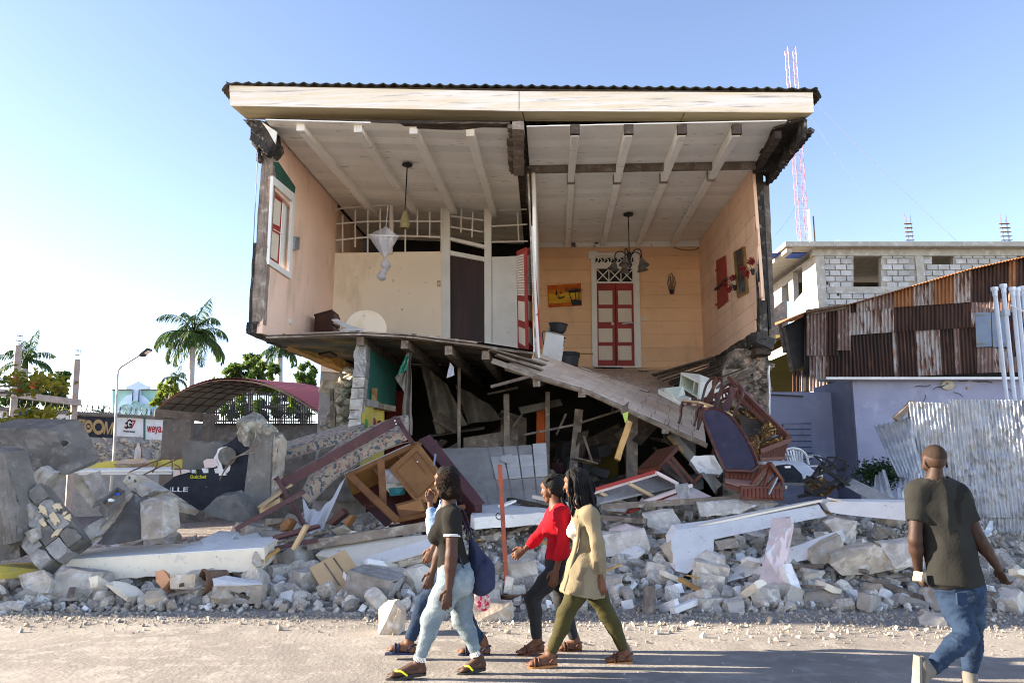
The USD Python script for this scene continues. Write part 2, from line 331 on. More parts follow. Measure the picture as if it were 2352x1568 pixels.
M('mattress', (.42, .34, .25), (.34, .27, .195), sc=4, bump=.25, bsc=30, spot=((.08, .105, .12), 13, .53, .57), dirt=((.33, .13, .11), 15, .57, .61))
M('cloth_white', (.72, .7, .7), (.66, .64, .64), sc=3, bump=.2, bsc=14, trans=.25)
M('tarp', (.2, .17, .13), (.13, .11, .085), sc=3, bump=.5, bsc=12)
# ================================================================ the setting's ground
def H(x, y):                            # height of the heap of rubble along the street
 x = np.asarray(x, float); y = np.asarray(y, float)
 t = np.interp(y, [9.3, 9.9, 11, 12.2, 13.2, 15, 30], [0, .1, .40, .74, .96, 1.0, .8])
 side = np.interp(x, [-14, -8, -5.2, -3.6, -1, 4, 8.0, 10, 14], [.12, .2, .45, .8, 1, 1, .85, .4, .1])
 bump = meshkit.noise(np.stack([x * .9, y * .9, 0 * x], -1), 5) - .5
 return t * side * (1 + .35 * bump) * np.interp(y, [9.2, 9.4], [0, 1])
gx = np.concatenate([[-400, -150, -60, -30], np.linspace(-16, 16, 33), [30, 60, 150, 400]])
gy = np.concatenate([[-60, -20, -5], np.linspace(2, 24, 23), [30, 40, 60, 100, 200, 600, 1500]])
gv = np.array([[x, y, -.004] for x in gx for y in gy]); w = len(gy)
gi, gj = np.meshgrid(np.arange(len(gx) - 1), np.arange(w - 1), indexing='ij')
q = np.stack([gi * w + gj, (gi + 1) * w + gj, (gi + 1) * w + gj + 1, gi * w + gj + 1], -1).reshape(-1, 4)
single('ground', (gv, np.vstack([q[:, [0, 1, 2]], q[:, [0, 2, 3]]])), 'dirt', 'dusty bare ground around and behind the collapsed house', None, kind='structure')
rx, ry = np.linspace(-14, 14, 113), np.linspace(1.5, 9.45, 50)
def road_z(x, y): return .006 + .012 * (meshkit.fbm(np.array([[x * .7, y * .7, 0]]), 3, 3)[0] - .3)
v, f = grid(lambda a, b: (-16 + 32 * a, -6 + (15.5 + .35 * (meshkit.noise(np.array([[a * 38, 2, 0]]), 8)[0] - .5) * (b > .99)) * b, .002), 140, 40)
v[:, 2] += .014 * meshkit.fbm(v * [.8, .8, 0] + 4, 3, 3)
single('road', (v, f), 'road', 'pale dusty concrete street in the foreground with long shadows', None, kind='structure')
v, f = grid(lambda a, b: (-14 + 28 * a, 9.3 + 8.2 * b, 0), 170, 60)
v[:, 2] = H(v[:, 0], v[:, 1]) + .12 * (meshkit.fbm(v * [2.2, 2.2, 0], 4, 11) - .5) * np.clip((v[:, 1] - 9.3), 0, 1) - .02
v[:, 2] = np.maximum(v[:, 2], -.03)
single('rubble_mound', (v, f), 'mound_dirt', 'dusty earth and crushed masonry under the heap of rubble', 'rubble', kind='stuff')
# ================================================================ the collapsed house
HOUSE = thing('ruined_house', 'two storey peach timber house with its front wall torn off by collapse', 'house', (0, 15, 0))
def hp(name, mesh, mat, parent=None, **k): return obj(name, mesh, mat, parent or HOUSE, **k)
YAW = .0487
WB = (A([5.1, 20, 0]), norm([-YAW, -1, 0])); WR = (A([4.84, 14.5, 0]), norm([-1, YAW, 0])); WL = (A([-4.38, 13.2, 0]), norm([1, -YAW, 0]))
WPt = (A([-4.17, 17.4, 0]), norm([-YAW, -1, 0])); WD = (A([.42, 14.5, 0]), norm([-1, YAW, 0]))
def on(pl, pts, off=0.0): return [PP(x, y, pl[0] + pl[1] * off, pl[1]) for x, y in pts]
def plate(pl, pts, th, off=0.0, holes=()):    # an outline on a wall, its face "off" in front of the wall and th thick
 return prism(on(pl, pts, off), -pl[1] * th, [on(pl, h, off) for h in holes])
def bar_on(pl, a, b, w, th, off=0.0):
 p, q2 = on(pl, [a, b], off); return beam(p - pl[1] * th / 2, q2 - pl[1] * th / 2, w, th, up=pl[1])
def CZ(x, y): return 7.07 + .039 * y - .054 * min(x, 0)
def back_y(x): return 20 - YAW * (x - 5.1)
C3, C4, C5, C6 = crop(560, 180, 800), crop(1260, 180, 800), crop(560, 620, 800), crop(1260, 620, 800)
bw = hp('back_wall', prism([(-4.6, 20.55, 1), (5.3, 20.1, 1), (5.3, 20.1, 8.3), (-4.6, 20.55, 8.6)], (0.0, .1, 0)), 'dark_void')
z = 4.22; k = 0
while z < 7.95:
 h = .36 + .02 * math.sin(k * 3.1); x0 = .55 if k else .6
 for xa, xb in ((x0, 2.2), (2.95, 5.1)) if z < 7.2 else ((x0, 5.1),):
  ca, cb = A([xa, back_y(xa), z + h / 2]), A([xb, back_y(xb), z + h / 2])
  hp('plank', beam(ca, cb, .03, h - .004, bev=.002), 'peach', bw)
 z += h; k += 1
ct = [(1226, 545), (1226, 566), (1612, 566), (1612, 547)]
hp('cornice', plate(WB, [(1229, 551), (1229, 567), (1613, 566), (1613, 545)], .08, .1), 'ceiling_wood')
rw = hp('right_wall', prism([(4.98, 14.5, 4.4), (5.27, 20, 4.4), (5.27, 20, 8.1), (4.98, 14.5, 8.0)], (.05, 0, 0)), 'dark_void')
z = 4.36; k = 0
while z < 7.9:
 h = .345 + .015 * math.sin(k * 5); d0 = 14.45 + .12 * math.sin(k * 2.3) + (.45 - .3 * k if k < 2 else 0)
 dz = .039
 a0 = A([4.84 + YAW * (d0 - 14.5), d0, z + h / 2 - dz * (20 - d0) * .3]); b0 = A([5.1, 19.98, z + h / 2])
 hp('plank', beam(a0, b0, .035, h - .005, bev=.002), 'peach_side', rw)
 z += h; k += 1
wl = hp('left_wall', plate(WL, [(602, 765), (636, 306), (776, 452), (770, 830), (700, 800)], .12, 0, [[(627, 433), (672, 478), (664, 634), (619, 603)]]), 'peach_left')
hp('board_strip', plate(WL, [(628, 372), (640, 372), (679, 430), (677, 445), (628, 404)], .02, .015), 'green_paint')
win = hp('window', plate(WL, [(627.5, 404), (679, 447), (669, 641), (618, 607)], .05, .05, [[(629, 424), (672, 462), (664, 624), (620, 594)]]), 'white_wood')
sh = hp('shutter', plate(WL, [(627, 440), (649, 458), (640, 612), (619, 598)], .03, -.06), 'red_paint')
for q_ in ([(628, 452), (646, 466), (642, 520), (625, 512)], [(625, 530), (641, 540), (637, 600), (621, 590)]):
 hp('shutter_panel', plate(WL, q_, .012, -.045), 'panel_cream', sh)
hp('reveal', plate(WL, [(650, 458), (671, 476), (664, 628), (642, 612)], .02, -.08), 'white_wood')
hp('window_hook', tube([*on(WL, [(628, 526), (655, 542)], .04)], .008, 5), 'white_paint')
hp('meter_box', plate(WL, [(679, 543), (689, 545), (688, 574), (678, 572)], .1, .1), 'steel')
hp('outlet', plate(WL, [(666, 731), (671, 733), (671, 745), (666, 743)], .02, .02), 'white_paint')
hp('rear_wall', prism([(-4.3, 17.5, 4.1), (-4.12, 20.4, 4.1), (-4.12, 20.4, 8.2), (-4.3, 17.5, 8.2)], (-.1, 0, 0)), 'peach_left')
hp('partition_wall', plate(WPt, [(758, 584), (775, 580), (775, 581), (1016, 577), (1016, 838), (756, 832)], .1), 'cream_wall')
hp('partition_wall', plate(WPt, [(1127, 590), (1188, 588), (1200, 588), (1200, 835), (1127, 835)], .1), 'white_wood')
hp('partition_edge', plate(WPt, [(758, 583), (774, 580), (770, 765), (755, 765)], .03, .03), 'cream_wall')
for a, b in (((1015, 465), (1033, 465)), ((1112, 476), (1128, 476))):
 hp('post', plate(WPt, [a, b, (b[0] + 1, 836), (a[0] + 1, 836)], .16, .05), 'white_wood')
for q_ in ([(1033, 544), (1112, 562), (1112, 570), (1033, 551)], [(1033, 575), (1112, 590), (1112, 600), (1033, 585)]):
 hp('lintel', plate(WPt, q_, .1, .03), 'white_wood')
hp('inner_door', plate(WPt, [(1033, 588), (1113, 600), (1115, 836), (1033, 836)], .05, -.05), 'door_brown')
hp('skirting_board', plate(WPt, [(1128, 786), (1190, 800), (1190, 812), (1128, 800)], .04, .04), 'white_wood')
gr = hp('grille', tube(on(WPt, [C3(*p) for p in curve([(800, 1012), (930, 995), (1050, 984), (1240, 980), (1600, 985)], 12)], .06), .022, 6), 'white_wood')
for rail in ([(795, 1120), (930, 1108), (1050, 1100), (1240, 1096), (1598, 1098)], [(790, 1240), (930, 1226), (1060, 1214), (1280, 1204), (1598, 1213)]):
 hp('rail', tube(on(WPt, [C3(*p) for p in curve(rail, 12)], .06), .022, 6), 'white_wood', gr)
for x, a, b in ((872, 1055, 1322), (965, 1018, 1286), (1057, 985, 1328), (1148, 1008, 1272), (1240, 1030, 1275), (1333, 983, 1322), (1422, 1006, 1208), (1512, 1030, 1218), (1597, 955, 1322)):
 hp('bar', tube(on(WPt, [C3(x, a), C3(x - 1, b)], .07), .02, 6), 'white_wood', gr)
hp('upright', plate(WPt, [C3(1218, 918), C3(1240, 918), C3(1237, 1332), C3(1214, 1332)], .05, .1), 'white_wood', gr)
hp('top_rail', bar_on(WPt, C3(1050, 952), C3(1300, 942), .07, .06, .04), 'white_wood', gr)
for a, b in (((1668, 975), (1908, 1005)), ((1668, 1058), (1905, 1090)), ((1668, 1138), (1903, 1175)), ((1747, 995), (1740, 1182)), ((1829, 1030), (1822, 1218)),
    ((1968, 1018), (2225, 1008)), ((1968, 1134), (2228, 1120)), ((1968, 1249), (2232, 1243)), ((2157, 1035), (2167, 1248))):
 hp('bar', tube(on(WPt, [C3(*a), C3(*b)], .04), .02, 6), 'white_wood', gr)
hp('dividing_wall', prism([(.42, 14.3, 3.9), (.70, 20.3, 4.1), (.70, 20.3, 7.8), (.40, 14.3, 7.65)], (.06, 0, 0)), 'ceiling_wood')
for i, (a, b) in enumerate((((1213, 400), (1231, 815)), ((1222, 520), (1238, 822)), ((1226, 600), (1243, 800)))):
 hp('edge_board', beam(P(*a, 14.1 + .08 * i), P(*b, 14.1 + .08 * i), .05, .035), ['weathered', 'ceiling_wood', 'red_paint'][i])
hp('torn_edge', beam(P(1213, 385, 14.2), P(1216, 470, 14.2), .14, .1), 'charred')
for (xa, xb, d0, d1) in ((1183, 1206, 15.0, 14.5), (1206, 1221, 14.5, 15.1)):      # the two folded leaves
 tz, bz = 570, 808
 def leaf(u, t, xa=xa, xb=xb, d0=d0, d1=d1):
  return lerp(lerp(P(xa, 577, d0), P(xb, 568, d1), u), lerp(P(xa + 6, 797, d0), P(xb + 4, 812, d1), u), t)
 n = norm(np.cross(leaf(1, 0) - leaf(0, 0), leaf(0, 1) - leaf(0, 0))); n = n if n[1] < 0 else -n
 lf = hp('folding_shutter', prism([leaf(0, 0), leaf(1, 0), leaf(1, 1), leaf(0, 1)], -n * .04), 'red_paint')
 for t in range(16):
  t0 = .06 + t * .0255; hp('slat', prism([leaf(.2, t0) + n * .012, leaf(.85, t0) + n * .012, leaf(.85, t0 + .02) + n * .02, leaf(.2, t0 + .02) + n * .02], -n * .02), 'panel_cream', lf)
 for t0, t1 in ((.52, .71), (.78, .94)):
  hp('panel', prism([leaf(.2, t0) + n * .008, leaf(.85, t0) + n * .008, leaf(.85, t1) + n * .008, leaf(.2, t1) + n * .008], -n * .02), 'panel_cream', lf)
ceil = hp('ceiling', grid(lambda a, b: (-4.4 + 9.2 * a, 12.75 + 7.9 * b, CZ(-4.4 + 9.2 * a, 12.5 + 8.1 * b) + .06), 8, 2), 'dark_wood')
for side, (xl, xr) in enumerate(((-4.33, .06), (.3, 5.0))):
 y, k = 12.42, 0
 while y < 20.2:
  w_ = .3; jl, jr = RD.uniform(-.02, .05), RD.uniform(-.22, .0)
  x0, x1 = xl + (YAW * (y - 13.2)) + (0 if side else 0), xr + YAW * (y - 13.2) * .8
  if side == 1 and y < 14.4: x1 = xr - .2 * (14.4 - y) / 2 + jr * 1.6
  if side == 0 and y < 14.0: x1 = .02 + jl
  if not (side == 0 and y < 12.6 and False):
   a0, b0 = A([x0, y + w_ / 2 - YAW * (x0), CZ(x0, y) + .015]), A([x1, y + w_ / 2 - YAW * (x1), CZ(x1, y) + .015])
   hp('ceiling_plank', beam(a0, b0, w_ - .012, .02), 'ceiling_wood', ceil)
  y += w_; k += 1
def rafter(a, b, w_=.13, h_=.17, mat='ceiling_wood', n=(0, -.039, 1.0)):        # both given by picture position on the underside of the ceiling
 def at_ceiling(px, py):
  return PP(px, py, (0, 0, 7.07), norm(n))
 p, q2 = at_ceiling(*a), at_ceiling(*b)
 return hp('rafter', beam(p - [0, 0, h_ * .5], q2 - [0, 0, h_ * .5], w_, h_, bev=.008), mat)
for a, b in (((690, 284), (860, 485)), ((822, 287), (957, 487)), ((950, 291), (1046, 487)), ((1080, 296), (1135, 487))): rafter(a, b, .15, .13, n=(.054, -.039, 1.0))
for a, b in (((1320, 288), (1311, 398)), ((1443, 288), (1417, 398)), ((1565, 288), (1524, 396)), ((1690, 288), (1633, 391))):
 rafter(a, b, .13, .2)
 p = PP(b[0], b[1], (0, 0, 7.07), norm([0, -.039, 1.0]))
 hp('rafter_end', box(p + A([0, .02, -.12]), (.16, .1, .19)), 'weathered')
 p = PP(a[0], a[1], (0, 0, 7.07), norm([0, -.039, 1.0]))
 hp('rafter_end', box(p + A([0, -.03, -.1]), (.16, .09, .17)), 'dark_wood')
for a, b in (((1312, 412), (1303, 556)), ((1418, 410), (1385, 556)), ((1526, 406), (1467, 556)), ((1634, 396), (1545, 556))): rafter(a, b, .14, .1)
n_c = norm([.054, -.039, 1.0])
pa, pb = PP(1216, 390, (0, 0, 7.0), norm([0, -.039, 1])), PP(1735, 381, (0, 0, 7.0), norm([0, -.039, 1]))
hp('ledger', beam(pa, pb, .1, .13), 'weathered')
pa, pb = PP(1190, 288, (0, 0, 6.98), n_c), PP(1192, 396, (0, 0, 6.98), n_c)
hp('broken_beam', rough(sub_to(beam(pa, pb, .2, .14), .2), .02, 9), 'weathered')
for k in range(22):
 p = lerp(pa, pb, (k + .5) / 22) + A([-.12 + RD.uniform(-.03, .03), 0, -.02 + .03 * RD.random()])
 hp('plank_end', box(p, (.12, .075, .06), rot(0, 0, RD.uniform(-8, 8))), 'old_timber')
pa, pb = PP(622, 279, (0, 0, 7.1), n_c), PP(1172, 287, (0, 0, 7.1), n_c)
hp('ceiling_beam', beam(pa, pb, .12, .06), 'dark_wood')
pa, pb = PP(945, 289, (0, 0, 7.05), n_c), PP(1170, 291, (0, 0, 7.05), n_c)
hp('torn_board', prism(jag([PP(957, 284, (0, 0, 7.0), n_c), PP(1170, 284, (0, 0, 7.0), n_c), PP(1168, 288, (0, 0, 7.0), n_c), PP(1060, 299, (0, 0, 7.0), n_c), PP(957, 296, (0, 0, 7.0), n_c)], .02, .2, 3), (0, 0, .02)), 'dark_wood')
def FY(px): return 12.55 - (px - 525) / 1345 * .5
def fpt(px, py): return P(px, py, FY(px))
def slab2(a, b, c, d, back): return prism([a, b, c, d], (0, back, 0))
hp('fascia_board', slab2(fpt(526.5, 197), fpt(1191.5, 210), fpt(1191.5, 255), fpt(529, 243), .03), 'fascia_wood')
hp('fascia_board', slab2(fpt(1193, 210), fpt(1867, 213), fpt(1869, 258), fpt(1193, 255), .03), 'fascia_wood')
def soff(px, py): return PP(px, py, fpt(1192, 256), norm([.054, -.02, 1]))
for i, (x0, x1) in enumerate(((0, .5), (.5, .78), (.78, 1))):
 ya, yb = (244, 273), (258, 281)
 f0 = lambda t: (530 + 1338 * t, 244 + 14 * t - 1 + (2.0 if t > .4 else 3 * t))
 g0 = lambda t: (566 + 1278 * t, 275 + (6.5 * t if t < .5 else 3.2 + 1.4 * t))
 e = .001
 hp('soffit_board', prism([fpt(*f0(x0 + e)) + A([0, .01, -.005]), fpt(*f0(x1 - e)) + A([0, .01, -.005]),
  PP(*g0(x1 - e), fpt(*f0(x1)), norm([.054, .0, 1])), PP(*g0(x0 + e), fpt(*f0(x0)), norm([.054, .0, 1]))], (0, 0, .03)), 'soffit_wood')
rl, rr = fpt(521, 193), fpt(1876, 207)
def roof(u, t):
 p = lerp(rl, rr, u); s = 10.75 * u
 wv = .013 * math.cos(2 * math.pi * s / .21) + (.012 if int(s / .42) % 2 else 0) * max(0, math.cos(2 * math.pi * s / .21))
 return p + A([YAW * 8.8 * t, 8.8 * t - .06, (.9 * t if t < .5 else .9 - .9 * t) + wv])
hp('roof', grid(roof, 420, 4, (0, 0, -.012)), 'roof_metal')
hp('roof_edge', beam(fpt(524, 199) + A([0, .05, 0]), fpt(1870, 212) + A([0, .05, 0]), .06, .05), 'dark_wood')
hp('roof_flap', grid(lambda u, t: fpt(1868, 209) + A([.02 + .1 * u, -.03 + .3 * t, .03 - .16 * u * u + .012 * math.sin(30 * t)]), 8, 8, (0, 0, .012)), 'roof_metal')
hp('roof_flap', grid(lambda u, t: fpt(528, 196) + A([-.02 - .1 * u, -.05 + .35 * t, .0 - .12 * u * u + .012 * math.sin(30 * t)]), 8, 8, (0, 0, .012)), 'roof_metal')
va, vb = fpt(1855, 272), P(1765, 400, 14.6)
def patch(a, b, c, d, ext, nu=6, nv=6): return grid(lambda u, t: lerp(lerp(a, b, u), lerp(d, c, u), t), nu, nv, ext)
hp('verge_board', rough(patch(fpt(1790, 280) + A([0, .3, 0]), fpt(1857, 268) + A([0, .1, 0]), P(1768, 416, 14.7), P(1732, 385, 14.6), (0, 0, .05), 8, 12), .035, 5), 'charred')
hp('verge_board', rough(patch(fpt(1856, 274), fpt(1851, 318), P(1762, 428, 14.7), P(1764, 400, 14.7), (-.05, 0, .02), 4, 12), .03, 6), 'charred')
hp('verge_timber', rough(sub_to(beam(fpt(1800, 284) + A([0, .3, -.06]), P(1736, 392, 14.5), .12, .14), .3), .02, 8), 'dark_wood')
for k in range(16):
 p = lerp(fpt(1856, 300), P(1768, 412, 14.7), k / 15)
 hp('shingle_edge', box(p + A([.02, 0, -.02]), (.1, .14, .06), rot(0, 20, RD.uniform(-30, 30))), 'charred')
hp('wall_post', rough(sub_to(beam(P(1741, 385, 14.55), P(1752, 780, 14.55), .15, .16, up=(0, 1, 0)), .3), .015, 7), 'charred')
hp('wall_post', rough(sub_to(beam(P(1757, 420, 14.7), P(1772, 790, 14.7), .12, .14, up=(0, 1, 0)), .3), .02, 7), 'weathered')
hp('trim_board', beam(P(1731, 400, 14.4), P(1753, 690, 14.4), .06, .03, up=(0, 1, 0)), 'peach_side')
hp('wall_post', rough(sub_to(prism([P(603, 345, 13.15), P(628, 320, 13.15), P(627, 400, 13.15), P(605, 745, 13.15), P(577, 765, 13.15), P(580, 690, 13.15), P(592, 500, 13.15)], (0.0, .16, 0)), .3), .02, 6), 'weathered')
hp('wall_post', rough(sub_to(beam(P(588, 560, 13.3), P(576, 768, 13.2), .06, .14, up=(0, 1, 0)), .25), .02, 6), 'charred')
hp('eave_bracket', rough(sub_to(prism([P(560, 273, 12.9), P(620, 279, 12.9), P(634, 325, 12.9), P(612, 352, 12.9), P(572, 320, 12.9), P(575, 290, 12.9)], (0, .5, 0)), .08), .045, 9), 'charred')
hp('eave_board', prism([P(600, 279, 12.85), P(636, 303, 12.85), P(632, 330, 12.85), P(615, 300, 12.85)], (0, .04, 0)), 'white_wood')
hp('eave_stub', stone((.12, .2, .3), 5, c=P(597, 358, 13.1)), 'charred')
hp('sill_beam', rough(sub_to(beam(P(578, 752, 13.15), P(700, 806, 15.4), .2, .22), .25), .03, 7), 'charred')
hp('sill_beam', rough(sub_to(beam(P(640, 778, 14.2), P(812, 852, 17.2), .22, .22), .25), .03, 7), 'orange_timber')
hp('hanging_wire', tube(curve([P(592, 350, 13), P(584, 520, 13), P(578, 650, 13), P(574, 730, 13)], 14), .006, 4), 'black')
dr = hp('door', plate(WB, [C6(638, 20), C6(684, 20), C6(684, 32), C6(940, 32), C6(940, 18), C6(1000, 18), C6(1000, 60), C6(990, 65), C6(1012, 878), C6(650, 872), C6(640, 75), C6(622, 75), C6(622, 25)], .09, .09,
 [[C6(680, 150), C6(948, 150), C6(962, 866), C6(690, 866)]]), 'white_wood')
hp('lintel_cap', plate(WB, [C6(684, 34), C6(938, 32), C6(938, 56), C6(684, 58)], .04, .12), 'white_wood', dr)
hp('fretwork', plate(WB, [C6(672, 66), C6(950, 62), C6(950, 112), C6(672, 116)], .01, .095), 'dark_void', dr)
for k in range(11):
 x = 690 + k * 24; s = 1 if k % 2 else -1
 pts = on(WB, [C6(x - 11, 90 - s * 18), C6(x - 4, 90 - s * 10), C6(x + 5, 90 + s * 2), C6(x + 2, 90 + s * 14), C6(x - 7, 90 + s * 10), C6(x + 12, 90 + s * 18)], .115)
 hp('scroll', tube(curve(pts, 12), .016, 5), 'white_wood', dr)
for yy in (68, 111): hp('fretwork_rail', bar_on(WB, C6(672, yy), C6(950, yy - 4), .03, .03, .12), 'white_wood', dr)
hp('transom', plate(WB, [C6(680, 150), C6(948, 150), C6(952, 246), C6(682, 246)], .02, .03), 'dark_void', dr)
for i in range(3):
 xa, xb = 684 + i * 88, 684 + i * 88 + 86
 for a, b in (((xa, 155), (xb, 243)), ((xb, 155), (xa, 243)), ((xb + 1, 150), (xb + 1, 246))):
  hp('transom_bar', bar_on(WB, C6(*a), C6(*b), .025, .02, .055 + .021 * (a[0] == xb) + .02 * (b[0] == a[0])), 'white_wood', dr)
hp('transom_sill', plate(WB, [C6(680, 246), C6(950, 246), C6(950, 258), C6(680, 258)], .05, .06), 'white_wood', dr)
for li, (xa, xb) in enumerate(((682, 818), (822, 961))):
 lf = hp('door_leaf', plate(WB, [C6(xa, 262), C6(xb - 8 * li, 260), C6(xb + 2, 868), C6(xa + 6, 868)], .05, .02), 'red_paint')
 for y0, y1 in ((312, 415), (443, 543), (590, 691), (718, 822)):
  o = li * 6; hp('panel', plate(WB, [C6(xa + 12 + o * .4, y0), C6(xb - 22 - o * .6, y0), C6(xb - 20 - o * .3, y1), C6(xa + 15 + o * .6, y1)], .02, .032), 'panel_cream', lf)
 if li == 0: hp('door_knob', lathe([(0, 0), (.035, .01), (.04, .03), (.02, .05), (0, .055)], on(WB, [C6(797, 556)], .02)[0], WB[1], 12), 'white_paint', lf)
 else: hp('latch_bar', bar_on(WB, C6(868, 556), C6(958, 546), .02, .02, .06), 'steel', lf)
for q_ in ([(1016, 503), (1048, 503), (1048, 532), (1016, 532)], [(1026, 806), (1048, 806), (1048, 836), (1026, 836)]):
 hp('switch_plate', plate(WB, [C6(*p) for p in q_], .02, .035), 'panel_cream')
hp('skirting_board', plate(WB, [C6(1012, 840), C6(1500, 832), C6(1500, 870), C6(1012, 878)], .03, .05), 'peach')
hp('skirting_board', plate(WB, [C6(495, 846), C6(645, 850), C6(645, 874), C6(495, 868)], .03, .05), 'peach')
hp('wall_wire', tube(curve(on(WB, [(1541, 555), (1552, 570), (1590, 575), (1608, 566)], .06), 10), .01, 4), 'dark_wood')
rs = hp('wall_shutter', plate(WR, [C6(1558, 92), C6(1624, 55), C6(1642, 388), C6(1568, 448)], .05, .05), 'red_paint')
hp('shutter_bar', bar_on(WR, C6(1545, 305), C6(1632, 222), .05, .04, .1), 'dark_wood', rs)
for y in (165, 418): hp('hinge', bar_on(WR, C6(1552, y), C6(1572, y - 10), .05, .03, .06), 'red_paint', rs)
EDGE = [(560, 772, 13.2), (690, 768, 13.25), (820, 764, 13.2), (950, 771, 13.2), (1100, 790, 13.25), (1215, 808, 13.3)]
EP = A([P(*e) for e in EDGE])
def edge_at(x): return A([np.interp(x, EP[:, 0], EP[:, 1]), np.interp(x, EP[:, 0], EP[:, 2])])
lfz = hp('floor', grid(lambda a, b: A([-4.4 + 4.75 * a, edge_at(-4.4 + 4.75 * a)[0] + .06 + 7.1 * b, edge_at(-4.4 + 4.75 * a)[1] * (1 - b) + 4.24 * b]), 12, 4, (0, 0, .02)), 'dark_wood')
for k in range(28):
 def fb(a, b, k=k):
  x = -4.35 + 4.72 * a; e0 = edge_at(x); t = (k * .25 + b * .238) / 7.1
  return A([x, e0[0] + k * .25 + b * .238 + (RD.uniform(-.05, .03) if k == 0 and b == 0 else 0), e0[1] * (1 - t) + 4.24 * t - .012])
 hp('floorboard', grid(fb, 14 if k == 0 else 8, 1, (0, 0, -.03)), 'under_floor' if k else 'weathered', lfz)
for px, py in ((827, 785), (929, 793), (1030, 807), (1115, 818)):
 p = P(px, py, 13.28); hp('joist', rough(sub_to(beam(p + A([0, 0, .02]), p + A([.3, 6.5, .2]), .13, .15), .3), .012, 8), 'old_timber')
for k in range(5):
 a_, b_ = EDGE[min(k + 1, 4)], EDGE[min(k + 2, 5)]
 hp('edge_strip', beam(P(a_[0] + 3, a_[1] - 2, 13.18), P(b_[0], b_[1] - 3, 13.18), .05, .025, ext=.05), 'weathered')
hp('broken_board', beam(P(1130, 828, 13.1), P(1225, 862, 13.2), .05, .09), 'weathered')
hp('broken_board', beam(P(1128, 888, 13.4), P(1224, 862, 13.2), .05, .05), 'weathered')
hp('broken_board', beam(P(1125, 803, 13.2), P(1250, 838, 13.6), .2, .03), 'old_timber')
hp('broken_board', beam(P(1140, 815, 13.1), P(1245, 850, 13.4), .14, .03), 'old_timber')
NET = [[(1160, 836, 13.4), (1345, 890, 13.7), (1452, 939, 13.85), (1622, 1014, 14.0)],
  [(1238, 812, 15.0), (1390, 866, 16.3), (1485, 894, 16.5), (1610, 930, 16.6)],
  [(1236, 833, 19.9), (1370, 846, 19.9), (1475, 847, 19.9), (1612, 850, 19.9)]]
NP = A([[P(*c) for c in r] for r in NET])
def FL(u, t):
 i = min(int(u * 3), 2); a = u * 3 - i; j = min(int(t * 2), 1); b = t * 2 - j
 return (NP[j, i] * (1 - a) + NP[j, i + 1] * a) * (1 - b) + (NP[j + 1, i] * (1 - a) + NP[j + 1, i + 1] * a) * b
rf = hp('fallen_floor', grid(lambda a, b: FL(a, b) - A([0, 0, .03]), 18, 12, (0, 0, -.09)), 'old_timber')
nu, nt = 16, 14
for i in range(nu):
 for j in range(nt):
  if (i > nu - 3 and j > nt * .55) or (i < 1 and j > 3 and RD.random() < .5): continue
  o = RD.uniform(0, .004); tl = RD.uniform(-.003, .003) + (.05 * RD.random() if RD.random() < .06 else 0); g = .022
  off = (j % 2) * .5 / nu * .35
  c4 = [FL(min(1, max(0, (i + a) / nu + off)), (j + b) / nt) for a, b in ((g, g), (1 - g, g), (1 - g, 1 - g), (g, 1 - g))]
  c4 = [p + A([0, 0, o + (tl if k in (0, 1) else 0)]) for k, p in enumerate(c4)]
  v = np.vstack([c4, A(c4) - A([0, 0, .02])])
  hp('tile', (v, A([[0,1,2],[0,2,3],[4,6,5],[4,7,6],[0,4,5],[0,5,1],[1,5,6],[1,6,2],[2,6,7],[2,7,3],[3,7,4],[3,4,0]])), 'tile_floor', rf)
for px, py in ((1232, 878), (1336, 903), (1434, 941), (1528, 986)):
 p = P(px, py, 13.55 + (px - 1232) / 900); hp('joist', rough(sub_to(beam(p, lerp(p, P(px + 20, 850, 19.5), .7) - A([0, 0, .2]), .13, .15), .35), .012, 8), 'weathered')
hp('edge_strip', rough(sub_to(tube([FL(t, 0) - A([0, .03, .07]) for t in np.linspace(0, 1, 14)], .04, 5), .3), .015, 9), 'old_timber')
for k in range(9):     # loose boards torn up along the foot of the right wall
 a_, b_ = P(1500 + 12 * k, 862 + 6 * k, 18 - .35 * k), P(1640 + 12 * k, 822 + 4 * k - 2 * (k % 3), 17 - .3 * k)
 hp('loose_board', beam(a_, b_, .16, .03, up=(RD.uniform(-.3, .3), RD.uniform(-.5, .5), 1)), RD.choice(['dark_wood', 'old_timber', 'weathered']))
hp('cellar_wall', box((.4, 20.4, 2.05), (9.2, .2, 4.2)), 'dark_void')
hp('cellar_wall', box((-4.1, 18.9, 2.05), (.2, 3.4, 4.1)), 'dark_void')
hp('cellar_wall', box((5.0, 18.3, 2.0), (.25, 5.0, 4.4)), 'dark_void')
pw = hp('plastered_wall', prism([P(716, 1190, 16.9), P(737, 846, 16.9), P(737, 832, 16.9), P(772, 832, 16.9), P(840, 860, 16.9), P(840, 1190, 16.9)], (.1, 1.0, 0)), 'concrete')
hp('wall_cap', prism([P(737, 852, 16.82), P(739, 833, 16.82), P(774, 838, 16.82), P(822, 858, 16.82)], (0, .3, 0)), 'white_plaster', pw)
sw = hp('stone_wall', prism([P(700, 1150, 16.2), P(765, 935, 16.0), P(782, 880, 15.9), P(815, 850, 15.9), P(830, 850, 15.9), P(830, 1150, 16.0)], (0, .5, 0)), 'mortar')
